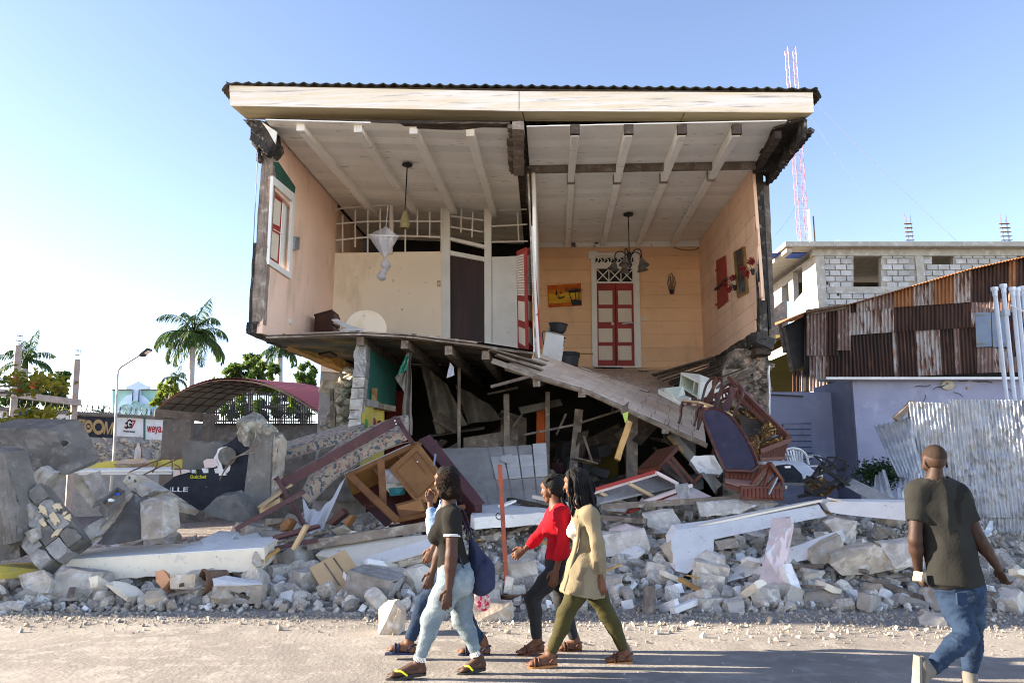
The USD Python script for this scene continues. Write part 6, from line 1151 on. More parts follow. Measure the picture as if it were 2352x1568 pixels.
for k in range(10):
 pth = f'/World/rubble_bits/stones/bit_{k:03d}' if k else '/World/rubble_bits/stones/bit'
 usdkit.mesh(stage, pth, stone((1, .8, .6), 7000 + k, 5, 1, .07) if k % 3 else block((1, .75, .55), 7100 + k, nb=4, amp=.06, e=.5), MAT[['pale_rubble', 'grey_rubble', 'tan_rubble', 'pale_rubble', 'white_plaster'][k % 5]]); rels.append(Sdf.Path(pth))
gi2.CreatePrototypesRel().SetTargets(rels); n = 0
while n < 5200:
 x = rg.uniform(-7.6, 7.6); y = 9.4 + abs(rg.normal()) * 1.5 if n % 3 else rg.uniform(9.5, 13.6)
 if n > 4100: x, y = rg.uniform(-7.5, -2.8), rg.uniform(10.6, 13.7)
 if y > 13.8: continue
 s = float(np.clip(rg.lognormal(-2.3, .52), .04, .28)) * (.7 if y < 9.8 else 1)
 pts.append((x, y, float(H(x, y)) + s * .12)); scl.append((s, s, s)); ids.append(int(rg.integers(10))); a = rg.normal(size=4); a /= np.linalg.norm(a); qs.append(a); n += 1
gi2.CreatePositionsAttr(Vt.Vec3fArray([Gf.Vec3f(*map(float, p)) for p in pts])); gi2.CreateScalesAttr(Vt.Vec3fArray([Gf.Vec3f(*map(float, p)) for p in scl]))
gi2.CreateProtoIndicesAttr(Vt.IntArray(ids)); gi2.CreateOrientationsAttr(Vt.QuathArray([Gf.Quath(float(a[0]), float(a[1]), float(a[2]), float(a[3])) for a in qs]))
for k in range(90):
 x, y = rs2.uniform(-6.6, 7), rs2.uniform(9.6, 12.9); zi = next(i for i, q_ in enumerate(ZN) if q_[0] <= x < q_[1]); wood = k % 5 < 3
 L = rs2.uniform(.25, .8) if wood else rs2.uniform(.25, .55); a = rs2.uniform(0, math.pi); d_ = A([math.cos(a), math.sin(a) * .7, rs2.uniform(-.25, .35)]); c_ = A([x, y, float(H(x, y)) + .09 + .1 * rs2.random()])
 m_ = ['old_timber', 'weathered', 'orange_timber', 'white_plaster', 'cream_plaster'][k % 5]
 mesh = beam(c_ - d_ * L / 2, c_ + d_ * L / 2, rs2.uniform(.04, .1), rs2.uniform(.02, .05)) if wood else block((L, L * rs2.uniform(.4, .8), rs2.uniform(.04, .09)), 8000 + k, c_, rot(rs2.uniform(-35, 35), rs2.uniform(-30, 30), rs2.uniform(0, 180)), 4, .1)
 nm = ('dark old', 'grey weathered', 'yellowish')[k % 5] + ' wood splinter' if wood else ('white', 'cream')[k % 5 - 3] + ' plaster slab'
 single('wood_splinter' if wood else 'plaster_piece', mesh, m_, f'{nm} {"near the street" if y < 10.8 else "higher up"} {ZN[zi][2]}', 'splinter' if wood else 'plaster piece', f'{nm}s {"low" if y < 10.8 else "high"} by {ZN[zi][3]}')
# ================================================================ furniture and household things
C7 = crop(1560, 900, 500)
def fr(o, x, y):                        # a local frame: origin, rows of axes
 x = norm(x); y = A(y, float); y = norm(y - np.dot(y, x) * x); return A(o, float), np.array([x, y, np.cross(x, y)])
class LF_:                              # build in local coordinates
 def __init__(s, o, x, y): s.o, s.R = fr(o, x, y)
 def p(s, *q): return s.o + A(q, float) @ s.R
 def box(s, c, sz, bev=0.0, R=None): return box(s.p(*c), sz, (s.R if R is None else A(R) @ s.R), bev)
 def bar(s, a, b, w, h, bev=0.0): return beam(s.p(*a), s.p(*b), w, h, up=s.R[2], bev=bev)
 def tube(s, pts, r, n=6): return tube([s.p(*q) for q in pts], r, n)
def on_ceil(px, py, n=(.054, -.039, 1.0)): return PP(px, py, (0, 0, 7.02), norm(n))
c_ = on_ceil(*C3(1347, 676)); t = thing('pendant_lamp', 'single pendant lamp with a yellowish glass shade hanging in the left room', 'lamp', c_)
b_ = PP(*C3(1330, 1040), c_, A([0, -1.0, 0]))
obj('ceiling_rose', lathe([(0, 0), (.1, -.0), (.11, -.03), (.04, -.06), (0, -.06)], c_, (0, 0, 1), 14), 'black', t)
obj('rod', tube([c_, b_], .014, 6), 'black', t)
obj('shade', lathe([(0, .06), (.03, .06), (.05, .0), (.085, -.12), (.095, -.2), (.085, -.28), (.07, -.29), (.08, -.2), (.03, -.04), (0, -.03)], b_ - A([0, 0, .02]), (0, 0, 1), 16), M('amber_glass', (.42, .33, .14), (.34, .26, .1), sc=6, bump=.1, rgh=.3, trans=.3), t, smooth=True)
MAT['net'] = usdkit.material(stage, '/World/Looks/net', {'d': ('principled_bsdf', {'base_color': (.75, .72, .74), 'roughness': .9}), 't': ('transparent_bsdf', {}), 'm': ('mix_closure', {'fac': .38})}, [('t.BSDF', 'm.closure1'), ('d.BSDF', 'm.closure2')], surface='m.closure')
dn = 15.4; t = thing('mosquito_net', 'white mosquito net tied in a knot, hanging from a hoop', 'mosquito net', P(*C3(1172, 1530), dn))
hc = P(*C3(1172, 1203), dn); rx_ = np.linalg.norm(P(*C3(1282, 1203), dn) - hc); tilt = norm(np.cross((1, -.08, .0), (0, .9, .44)))
e1, e2 = norm(A([1, 0, -.05])), norm(A([0, .96, .3]))
ring = [hc + rx_ * (math.cos(a) * e1 + math.sin(a) * e2) for a in np.linspace(0, 2 * math.pi, 41)]
obj('hoop', tube(ring, .02, 6, False), 'white_paint', t, smooth=True)
apx = P(*C3(1190, 1133), dn); bot = P(*C3(1180, 1372), dn)
def cone(tip, k, w=0): return lambda u, v: lerp(ring[int(u * 40)], tip, v ** .9) + A([math.cos(u * 6.283), math.sin(u * 6.283), 0]) * (.012 * math.sin(u * 6.283 * 14) * (1 - v) + (.03 if k else 0) * (1 - v) * v * 2)
obj('netting', grid(cone(apx, 0), 40, 6), 'net', t, smooth=True); obj('netting', grid(cone(bot, 1), 40, 12), 'net', t, smooth=True)
for k in range(20): obj('fold', tube([lerp(ring[k * 2], bot, v ** .9) for v in np.linspace(0, 1, 8)], .006, 3), 'cloth_white', t)
kp = curve([bot, P(*C3(1190, 1440), dn), P(*C3(1165, 1480), dn), P(*C3(1150, 1530), dn)], 18)
obj('knotted_end', rough(tube(kp, [.03, .06, .085, .1, .105, .095, .07, .05, .045, .06, .075, .065, .06, .085, .1, .1, .08, .04], 12), .02, 14), 'cloth_white', t, smooth=True)
obj('string', tube([P(*C3(1205, 985), dn), apx], .006, 4), 'white_paint', t)
t = thing('chest_of_drawers', 'small dark brown chest of drawers against the left room\'s wall', 'chest of drawers', P(750, 765, 15.6))
f_ = LF_(P(*C5(790, 625), 15.2), (1, .25, 0), (-.3, 1, 0))
ca = [P(*C5(662, 460), 15.6), P(*C5(788, 452), 15.15), P(*C5(846, 490), 15.7)]
zb, ztp = 4.02, ca[1][2]
ptsx = [(P(*C5(662, 600), 15.6)), (P(*C5(785, 600), 15.15)), (P(*C5(838, 600), 15.7))]; q3 = ptsx[0] + ptsx[2] - ptsx[1]
base4 = [ptsx[0], ptsx[1], ptsx[2], q3]
obj('case', hull([(p[0], p[1], zb) for p in base4] + [(p[0], p[1], ztp - .04) for p in base4]), 'drawer_wood', t)
cen = np.mean(base4, 0)
obj('top', hull([(*(cen + (p - cen) * 1.06)[:2], z_) for p in base4 for z_ in (ztp - .038, ztp)]), 'drawer_wood', t)
ed = ptsx[2] - ptsx[1]; no_ = norm(A([ed[1], -ed[0], 0])); no_ = no_ if no_[0] > 0 else -no_
for k in range(3):
 z0 = zb + .06 + k * (ztp - zb - .1) / 3; h_ = (ztp - zb - .1) / 3 - .03
 a, b = ptsx[1] + ed * .08, ptsx[1] + ed * .92
 dw = obj('drawer', prism([(a[0], a[1], z0), (b[0], b[1], z0), (b[0], b[1], z0 + h_), (a[0], a[1], z0 + h_)] + no_ * (.05 + .03 * (k == 0)), -no_ * .06), 'drawer_wood', t)
 m_p = (a + b) / 2 + no_ * .09; obj('knob', box((m_p[0], m_p[1], z0 + h_ / 2), (.05, .05, .03)), 'steel', dw)
T1('round_lid', lathe([(0, -.02), (.44, -.02), (.45, 0), (.44, .02), (.42, .025), (0, .02)], P(*C5(1038, 598), 15.6), (.1, -1, .25), 30), 'cream_wall', 'round cream lid leaning against the partition wall', 'lid', smooth=40)
for k, (a, b, d0, d1) in enumerate((((812, 525), (960, 610), 14.6, 14.2), ((825, 545), (985, 600), 14.8, 14.4), ((880, 600), (1030, 605), 14.2, 14.1), ((850, 600), (930, 570), 14.9, 14.9))): T1('broken_board', beam(P(*C5(*a), d0), P(*C5(*b), d1), .13, .025, up=(.2, -.5, 1)), 'white_wood', 'broken white painted board on the floor by the chest of drawers', 'board', 'broken boards by the chest of drawers')
t = thing('wall_switch', 'cream switch plate on the partition by the doorway', 'switch', P(1004, 650, 17)); obj('plate', plate(WPt, [C5(1566, 238), C5(1590, 238), C5(1590, 282), C5(1566, 282)], .02, .02), 'plywood', t); obj('rocker', plate(WPt, [C5(1573, 250), C5(1583, 250), C5(1583, 270), C5(1573, 270)], .02, .03), 'panel_cream', t)
t = thing('wall_socket', 'cream socket plate low on the partition', 'socket', P(1003, 775, 17)); obj('plate', plate(WPt, [C5(1560, 640), C5(1584, 640), C5(1584, 680), C5(1560, 680)], .02, .02), 'panel_cream', t); obj('socket_hole', plate(WPt, [C5(1567, 650), C5(1577, 650), C5(1577, 670), C5(1567, 670)], .01, .03), 'plywood', t)
c_ = PP(*C4(913, 1044), (0, 0, 7.04), norm([0, -.039, 1])); t = thing('chandelier', 'five armed chandelier with bell shaped shades in front of the red door', 'lamp', c_)
b_ = PP(*C4(920, 1335), c_, A([0, -1.0, 0]))
obj('ceiling_rose', lathe([(0, 0), (.12, 0), (.12, -.03), (.05, -.06), (0, -.06)], c_, (0, 0, 1), 14), 'black', t); obj('chain', tube([c_, b_], .013, 6), 'black', t)
obj('hub', lathe([(0, .05), (.04, .04), (.06, -.05), (.03, -.2), (.07, -.26), (.03, -.34), (0, -.36)], b_, (0, 0, 1), 12), 'black', t)
M('smoke_glass', (.14, .12, .10), (.1, .085, .07), sc=6, bump=0, rgh=.25)
for k in range(5):
 a = k * 2 * math.pi / 5 + .5; h_ = A([math.cos(a), math.sin(a), 0]); e = b_ + h_ * .34 + A([0, 0, -.18])
 ar = obj('arm', tube(curve([b_ + A([0, 0, -.1]), b_ + h_ * .16 + A([0, 0, .06]), b_ + h_ * .32 + A([0, 0, .02]), e], 10), .014, 5), 'black', t)
 obj('shade', lathe([(0, 0), (.03, 0), (.06, -.06), (.1, -.14), (.14, -.2), (.135, -.2), (.09, -.12), (0, -.03)], e, norm(A([0, 0, 1.0]) - h_ * .25), 14), 'smoke_glass', ar, smooth=40)
wb = WB
t = thing('sunset_painting', 'orange and yellow sunset painting with boats and palms on the back wall', 'painting', on(wb, [C6(450, 420)])[0])
cv = obj('canvas', plate(wb, [C6(320, 275), C6(565, 258), C6(572, 420), C6(326, 435)], .03, .06), M('paint_red', (.45, .07, .012), (.55, .14, .012), sc=4, bump=.15), t)
for a, b, m in ((.22, .42, ((.62, .22, .015), (.5, .13, .012))), (.40, .62, ((.62, .40, .03), (.6, .3, .02))), (.60, .84, ((.60, .36, .03), (.55, .2, .02)))):
 q_ = [(lerp((320, 275), (565, 258), u), lerp((326, 435), (572, 420), u)) for u in (.02, .35, .7, .98)]
 top_ = [C6(*lerp(p_, r_, a + .02 * math.sin(i * 2))) for i, (p_, r_) in enumerate(q_)]; bo_ = [C6(*lerp(p_, r_, b)) for p_, r_ in q_]
 obj('colour_band', plate(wb, top_ + bo_[::-1], .004, .062 + a * .004), M(f'paint_band_{int(a * 100)}', *m, sc=5, bump=.15), cv)
def sil(pts, k=0): obj('silhouette', plate(wb, [C6(*p) for p in pts], .004, .068 + .002 * k), 'black', cv)
sil([(375, 345), (384, 295), (396, 345)]); sil([(412, 335), (418, 315), (428, 335)], 1); sil([(385, 350), (400, 362), (430, 358), (455, 345), (440, 365), (405, 375)], 1); sil([(398, 365), (400, 345), (404, 345), (404, 365)], 2)
for x0, x1, yt in ((500, 470, 300), (530, 520, 295), (552, 548, 300)):
 sil([(x0 - 3, 400), (x1 - 2, yt), (x1 + 3, yt), (x0 + 5, 400)], 2)
 for k in range(6): a = k * 1.05; sil([(x1, yt), (x1 + 26 * math.cos(a) - 4 * math.sin(a), yt + 14 * math.sin(a) + 2), (x1 + 30 * math.cos(a), yt + 17 * math.sin(a) + 8), (x1 + 20 * math.cos(a) + 4 * math.sin(a), yt + 14 * math.sin(a) + 7)], 3 + k % 2)
sil([(490, 385), (520, 375), (570, 385), (571, 418), (500, 420)], 1); sil([(470, 312), (560, 300), (562, 322), (480, 330)], 1)
t = thing('framed_picture', 'tall gilt framed blue picture on the right hand wall', 'picture', on(WR, [C6(1735, 360)])[0])
obj('frame', plate(WR, [C6(1684, 30), C6(1757, -12), C6(1784, 325), C6(1712, 366)], .05, .07, [[C6(1694, 34), C6(1750, 2), C6(1774, 315), C6(1720, 345)]]), M('gilt', (.32, .19, .06), (.22, .13, .045), sc=7, bump=.3, rgh=.4, metal=.5), t)
obj('picture', plate(WR, [C6(1693, 33), C6(1751, 1), C6(1775, 316), C6(1719, 347)], .02, .04), M('picture_blue', (.05, .075, .1), (.11, .16, .2), sc=1.6, bump=0, rgh=.25, spot=((.02, .025, .03), 1.5, .5, .6)), t)
leafmat('flower_red', (.22, .015, .02), (.32, .03, .03), .3)
for (cx, cy), lab in (((1660, 268), 'spray of dark red flowers at the shutter\'s lower bar'), ((1790, 150), 'spray of dark red flowers beside the framed picture')):
 p = on(WR, [C6(cx, cy)], .22)[0]; t = thing('flower_spray', lab, 'flowers', p)
 obj('flower_heads', leaves([p + A([-.1, 0, .0]), p + A([.05, -.1, .12]), p + A([0, .1, -.1]), p + A([-.05, -.15, -.12])], [.06, .08, .06, .05], 220, .035, int(cx)), 'flower_red', t)
 obj('holder', lathe([(0, -.02), (.03, 0), (.05, .1), (.045, .1), (0, .02)], p + A([.1, 0, -.12]), (0, 0, 1), 8), 'black', t)
 for k in range(4): obj('stem', tube([p + A([.1, 0, -.05]), p + A([RD.uniform(-.15, .1), RD.uniform(-.2, .2), RD.uniform(-.1, .15)])], .006, 4), 'leaf_dark', t)
p = on(wb, [C6(1232, 310)], .08)[0]; t = thing('wall_sconce', 'small black wire wall sconce on the back wall right of the door', 'sconce', p)
obj('cup', lathe([(0, -.1), (.05, -.1), (.07, .0), (.06, .0), (0, -.08)], p, (0, 0, 1), 10), 'black', t)
for k in range(7): obj('wire', tube(curve([p + A([(k - 3) * .02, 0, -.02]), p + A([(k - 3) * .035, -.02, .2]), p + A([(k - 3) * .02 + .02 * (-1) ** k, 0, .38 + .05 * (k % 3)])], 8), .007, 4), 'black', t)
t = thing('stove', 'narrow white enamelled stove tilted on the sinking floor', 'stove', P(1255, 825, 15.6))
v8 = [P(*C6(*p), d) for p, d in (((308, 612), 15.5), ((442, 640), 15.4), ((413, 836), 15.4), ((280, 790), 15.5))]; bk = A([.05, .55, .0])
obj('body', hull(v8 + [q_ + bk for q_ in v8]), 'white_paint', t); obj('hob', hull([v8[0] + A([0, 0, .02]), v8[1] + A([0, 0, .02]), v8[0] + bk + A([0, 0, .02]), v8[1] + bk + A([0, 0, .02]), v8[0] - A([0, .02, .01]), v8[1] - A([0, .02, .01])]), 'steel', t)
for k in range(3): obj('knob', lathe([(0, 0), (.025, 0), (.022, .03), (0, .03)], lerp(v8[1], v8[2], .08 + .1 * k) + A([.01, .1 + .1 * k, 0]), (1, 0, 0), 8), 'black', t)
obj('burner', lathe([(.06, 0), (.07, .02), (.05, .03), (0, .03)], v8[0] + A([.1, .2, .02]), (0, 0, 1), 12), 'black', t)
obj('hose', tube(curve([v8[0], v8[0] + A([-.07, -.03, -.02]), v8[0] + A([-.06, 0, -.2]), v8[0] + A([-.02, .05, -.4])], 10), .012, 5), 'black', t)
pt = lerp(v8[0], v8[1], .68) + A([0, .2, .06]); t = thing('cooking_pot', 'black cooking pot with a rim standing on the stove', 'pot', pt)
obj('pot', lathe([(0, 0), (.13, 0), (.17, .06), (.185, .17), (.175, .17), (.16, .06), (0, .03)], pt, (.08, 0, 1), 20), 'black', t, smooth=40); obj('rim', lathe([(.18, .165), (.205, .17), (.205, .19), (.18, .19)], pt, (.08, 0, 1), 20), 'black', t)
pt = P(*C6(462, 870), 18.4); t = thing('bucket', 'dark grey plastic bucket on the floor beside the stove', 'bucket', pt)
M('grey_plastic', (.06, .065, .07), bump=.1, rgh=.5); bh = np.linalg.norm(P(*C6(462, 772), 18.4) - pt)
obj('bucket', lathe([(0, 0), (.27, 0), (.32, bh), (.3, bh), (.25, .03), (0, .03)], pt, (0, 0, 1), 20), 'grey_plastic', t, smooth=40)
for k in range(3): obj('ridge', lathe([(.31, bh * (.7 + .1 * k)), (.33, bh * (.72 + .1 * k)), (.31, bh * (.75 + .1 * k))], pt, (0, 0, 1), 20), 'grey_plastic', t)
T1('broom_stick', tube([P(*C6(498, 774), 18.8), P(*C6(655, 778), 19.0)], .02, 6), 'orange_timber', 'thin wooden stick lying level by the bucket', 'stick')
T1('straw_heap', rough(leaves([P(*C6(1420, 845), 18), P(*C6(1390, 850), 17.8)], [.2, .18], 200, .09, 8), .02, 5), 'orange_timber', 'small heap of splinters at the foot of the back wall, right corner', 'splinters', kind='stuff') if False else None
t = thing('fridge', 'overturned cream fridge with its door open on the sloping floor', 'fridge', P(1590, 910, 15))
a, b, c, d = (P(*C7(*p), q_) for p, q_ in (((670, 142), 15.0), ((900, 255), 14.6), ((882, 455), 14.6), ((650, 312), 15.0)))
bk = P(*C7(1240, 305), 15.2) - b
M('fridge_cream', (.66, .62, .52), (.6, .56, .47), bump=.03, rgh=.45); M('fridge_inside', (.62, .64, .5), bump=.02, rgh=.5)
obj('top', hull([a, b, a + bk * .62 + A([0, 0, .02]), b + bk, a + A([0, 0, -.05]), b + A([0, 0, -.05]), b + bk - A([0, 0, .05])]), 'fridge_cream', t)
obj('side', hull([b, b + bk, c, c + bk * .9, b + A([-.03, .03, 0]), c + A([-.03, .03, 0])]), 'fridge_cream', t)
obj('side', hull([a, d, a + bk * .6, d + bk * .6, a + A([.03, .02, 0]), d + A([.03, .02, 0])]), 'fridge_inside', t)
obj('back', hull([a + bk * .6, b + bk * .6, c + bk * .6, d + bk * .6, a + bk * .62, c + bk * .62]), 'fridge_inside', t)
obj('bottom', hull([d, c, d + bk * .6, c + bk * .6, d + A([0, 0, .03]), c + A([0, 0, .03])]), 'fridge_inside', t)
obj('divider', hull([lerp(a, b, .55) + bk * .1, lerp(d, c, .5) + bk * .1, lerp(a, b, .55) + bk * .55, lerp(d, c, .5) + bk * .55, lerp(a, b, .6) + bk * .1, lerp(d, c, .55) + bk * .1]), 'fridge_inside', t)
dq = [P(*C7(*p), q_) for p, q_ in (((402, 342), 14.6), ((460, 325), 14.9), ((790, 440), 14.5), ((680, 490), 14.1))]
dr_ = obj('door', hull(dq + [p + A([0, 0, -.09]) for p in dq]), 'fridge_cream', t); obj('handle', tube(curve([P(*C7(570, 440), 14.1), P(*C7(600, 475), 14.1), P(*C7(670, 505), 14.1)], 8), .02, 5), 'fridge_cream', dr_)
obj('door_rack', hull([lerp(dq[0], dq[3], .3) + A([0, .05, .1]), lerp(dq[1], dq[2], .7) + A([0, -.05, .16]), lerp(dq[0], dq[3], .8) + A([0, .05, .02]), lerp(dq[1], dq[2], .8) + A([0, 0, .02]), lerp(dq[0], dq[3], .3) + A([0, .08, .02])]), 'fridge_inside', dr_)
def dining_chair(label, o, up, front, s=1.0):
 f = LF_(o, np.cross(front, up), front)      # local x right, y front, z up
 if np.dot(f.R[2], up) < 0: f.R[2] *= -1
 t = thing('dining_chair', label, 'chair', o)
 obj('seat', hull([f.p(x * w_, y, z) for y, w_ in ((-.2 * s, .17 * s), (.22 * s, .22 * s), (.19 * s, .23 * s)) for x in (-1, 1) for z in (0, .035)]), 'plywood', t)
 obj('seat_rail', hull([f.p(x * w_, y, z) for y, w_ in ((-.21 * s, .18 * s), (.23 * s, .23 * s)) for x in (-1, 1) for z in (-.06, -.002)]), 'mahogany', t)
 for x in (-1, 1):
  obj('stile', tube(curve([f.p(x * .17 * s, -.2 * s, -.02), f.p(x * .19 * s, -.23 * s, .2 * s), f.p(x * .2 * s, -.27 * s, .42 * s), f.p(x * .14 * s, -.3 * s, .54 * s)], 10), [.026] * 10, 6), 'mahogany', t, smooth=40)
  obj('leg', tube(curve([f.p(x * .2 * s, .2 * s, -.03), f.p(x * .215 * s, .22 * s, -.12 * s), f.p(x * .2 * s, .2 * s, -.28 * s), f.p(x * .205 * s, .215 * s, -.42 * s)], 12), [.04, .04, .038, .035, .032, .029, .026, .024, .023, .023, .027, .03], 6), 'mahogany', t, smooth=40)
  obj('leg', tube(curve([f.p(x * .17 * s, -.2 * s, -.03), f.p(x * .175 * s, -.21 * s, -.22 * s), f.p(x * .18 * s, -.24 * s, -.42 * s)], 8), np.linspace(.03, .022, 8), 6), 'mahogany', t, smooth=40)
 obj('crest_rail', tube(curve([f.p(-.15 * s, -.3 * s, .53 * s), f.p(-.07 * s, -.305 * s, .56 * s), f.p(0, -.3 * s, .53 * s), f.p(.07 * s, -.305 * s, .56 * s), f.p(.15 * s, -.3 * s, .53 * s)], 12), [.024, .03, .034, .034, .03, .03, .03, .03, .034, .034, .03, .024], 6), 'mahogany', t, smooth=40)
 vs = [(.045, 0), (.05, .08), (.09, .18), (.05, .3), (.035, .38), (.075, .48), (.08, .53)]
 L_ = [f.p(-w_ * s, -.205 * s - .18 * h_ * s, h_ * s) for w_, h_ in vs]; Rr = [f.p(w_ * s, -.205 * s - .18 * h_ * s, h_ * s) for w_, h_ in vs]
 v = np.vstack([L_, Rr]); v = np.vstack([v, v + f.R[1] * .018]); n_ = len(vs); fc = []
 for i in range(n_ - 1): fc += [(i, i + 1, n_ + i + 1), (i, n_ + i + 1, n_ + i), (2 * n_ + i, 3 * n_ + i, 3 * n_ + i + 1), (2 * n_ + i, 3 * n_ + i + 1, 2 * n_ + i + 1), (i, 2 * n_ + i, 2 * n_ + i + 1), (i, 2 * n_ + i + 1, i + 1), (n_ + i, n_ + i + 1, 3 * n_ + i + 1), (n_ + i, 3 * n_ + i + 1, 3 * n_ + i)]
 obj('splat', (v, A(fc)), 'mahogany', t)
dining_chair('curved mahogany dining chair tipped on the slope, nearest the fridge', P(*C7(885, 520), 13.9), (.5, .12, .86), (-.85, -.5, .15), 1.0)
dining_chair('curved mahogany dining chair tipped behind the oval table top', P(*C7(1125, 610), 13.55), (.42, .05, .9), (-.6, -.8, .1), 1.0)
t = thing('oval_table', 'dark oval table top standing on edge against the sofa', 'table', P(1690, 1070, 12.6))
op = [(1190, 1292), (1135, 1170), (1080, 1060), (1030, 945), (985, 830), (950, 745), (928, 680), (925, 630), (945, 590), (985, 568), (1040, 562), (1090, 570), (1150, 594), (1230, 648), (1290, 708), (1350, 782), (1400, 858), (1450, 945), (1490, 1020), (1525, 1100), (1550, 1165), (1572, 1240), (1500, 1300)]
tb_ = [P(*C7(x, y), np.interp(y, [560, 1300], [13.15, 12.35])) for x, y in op]
n_ = norm(np.cross(tb_[10] - tb_[0], tb_[16] - tb_[0])); n_ = n_ if n_[1] < 0 else -n_
c0 = np.mean(tb_, 0); tb_ = [p - n_ * np.dot(p - c0, n_) for p in tb_]
obj('table_top', prism(tb_, -n_ * .05), 'table_top', t); obj('rim', tube(tb_ + [tb_[0]], .03, 6), 'mahogany', t)
for k in (3, 17): obj('leg', tube([lerp(c0, tb_[k], .5) - n_ * .05, lerp(c0, tb_[k], .55) - n_ * .5], .04, 6), 'mahogany', t)
t = thing('wooden_sofa', 'slatted wooden sofa with gold patterned cushions tumbled beside the stone wall', 'sofa', P(1750, 1050, 13.8))
def bar7(a, b, da, db, w_, h_, m='red_brown', nm='rail', up=(0, 0, 1)): return obj(nm, beam(P(*C7(*a), da), P(*C7(*b), db), w_, h_, up=up, bev=.008), m, t)
bar7((1260, 265), (1905, 895), 14.3, 13.6, .12, .13); bar7((1225, 195), (1290, 260), 14.4, 14.3, .06, .06)
bar7((930, 475), (1290, 320), 14.5, 14.4, .08, .08); bar7((960, 560), (1250, 420), 14.5, 14.4, .05, .05)
for k in range(8): u = k / 8; p = lerp((945, 475), (1270, 335), u); bar7(tuple(p), (p[0] + 25, p[1] + 95), 14.45, 14.4, .035, .03, nm='slat', up=(0, 1, 0))
bar7((1330, 420), (1780, 860), 14.0, 13.7, .05, .07)
for k in range(16): u = (k + .5) / 16; a = lerp((1275, 300), (1890, 890), u); bar7(tuple(a), (a[0] + 12, a[1] + 130 - 60 * u), 14.2 - .6 * u, 14.0 - .4 * u, .045, .03, nm='slat', up=(0, 1, 0))
bar7((1590, 1075), (1950, 935), 13.2, 13.6, .07, .09); bar7((1585, 1165), (1890, 1150), 13.2, 13.6, .06, .06)
for k in range(10): u = (k + .4) / 10; a = lerp((1600, 1078), (1940, 945), u); b = lerp((1592, 1160), (1885, 1148), u); bar7(tuple(a), tuple(b), 13.2 + .4 * u, 13.2 + .4 * u, .045, .03, nm='slat', up=(0, 1, 0))
bar7((1900, 890), (1945, 935), 13.6, 13.6, .08, .1)
obj('seat_board', hull([P(*C7(*p), q_) for p, q_ in (((1290, 560), 14.0), ((1800, 830), 13.8), ((1600, 880), 13.7), ((1440, 900), 13.6), ((1300, 600), 14.1), ((1800, 800), 14.0))]), 'dark_wood', t)
def cushion(pts, ds, ext, seed): m = hull([P(*C7(*p), d) for p, d in zip(pts, ds)] + [P(*C7(*p), d) + A(ext) for p, d in zip(pts, ds)]); m = rough(sub_to(m, .12), .02, 5, seed); t_ = trimesh.Trimesh(*m, process=True); trimesh.smoothing.filter_taubin(t_, iterations=6); return obj('cushion', (A(t_.vertices), A(t_.faces)), 'upholstery', t, smooth=True)
cushion(((1240, 590), (1290, 555), (1390, 660), (1470, 780), (1450, 870), (1370, 790)), [13.9] * 6, (.05, .16, .06), 1)
cushion(((1460, 895), (1590, 882), (1590, 1190), (1545, 1150), (1490, 1010)), [13.2] * 5, (.04, .16, .03), 2)
cushion(((1590, 885), (1780, 800), (1805, 850), (1780, 880), (1600, 955)), [13.3] * 5, (.04, .18, .08), 3)
cushion(((1595, 985), (1860, 885), (1880, 935), (1600, 1060)), [13.5] * 4, (.04, .16, .02), 4)
cushion(((1360, 580), (1420, 585), (1620, 720), (1615, 755), (1400, 640)), [13.9] * 5, (.03, .14, .06), 5)
cushion(((1640, 720), (1700, 720), (1790, 800), (1700, 830), (1600, 860)), [13.6] * 5, (.03, .12, .03), 6)
t = thing('wooden_armchair', 'reddish slatted wooden armchair lying below the oval table top', 'chair', P(1735, 1145, 12.2))
bar7((1205, 1250), (1660, 1258), 12.5, 12.5, .06, .08); bar7((1195, 1400), (1560, 1430), 12.4, 12.4, .05, .05)
for k in range(8): u = (k + .3) / 8; a = lerp((1210, 1260), (1650, 1262), u); b = lerp((1200, 1400), (1555, 1430), u); bar7(tuple(a), tuple(b), 12.5, 12.45, .06, .025, nm='slat', up=(0, 1, 0))
obj('seat', hull([P(*C7(*p), d) + A([0, 0, e]) for p, d in (((1180, 1402), 12.4), ((1500, 1432), 12.4), ((1570, 1510), 12.0), ((1350, 1500), 12.0), ((1180, 1450), 12.1)) for e in (0, -.06)]), 'pink_plaster' if False else 'red_brown', t)
obj('seat_pad', hull([P(*C7(*p), d) + A([0, 0, e]) for p, d in (((1185, 1402), 12.38), ((1495, 1430), 12.38), ((1550, 1490), 12.05), ((1350, 1490), 12.02), ((1185, 1440), 12.1)) for e in (.02, .0)]), M('seat_brown', (.3, .16, .12), (.26, .135, .1), bump=.1), t)
for a, b in (((1500, 1470), (1715, 1205)), ((1715, 1205), (1870, 1425)), ((1600, 1480), (1745, 1300)), ((1680, 1490), (1800, 1370)), ((1790, 1490), (1870, 1425)), ((1640, 1490), (1720, 1260))): bar7(a, b, 12.1, 12.2, .05, .06, nm='arm_bar')
bar7((1365, 1500), (1888, 1510), 11.9, 12.0, .06, .07); bar7((1370, 1620), (1880, 1630), 11.8, 11.9, .05, .05)
for k in range(11): u = (k + .3) / 11; a = lerp((1370, 1505), (1880, 1512), u); bar7(tuple(a), (a[0], 1620), 11.9, 11.8, .055, .025, nm='slat', up=(0, 1, 0))
bar7((1700, 1580), (1805, 1375), 11.75, 11.8, .03, .03, 'steel', 'strut')
t = thing('dresser', 'overturned red brown dresser with a slatted top, tipped in front of the dark room', 'dresser', P(1530, 1100, 12.7))
top4 = [P(*C7(*p), d) for p, d in (((160, 1285), 12.6), ((395, 1062), 13.2), ((640, 1000), 13.2), ((420, 1250), 12.5))]
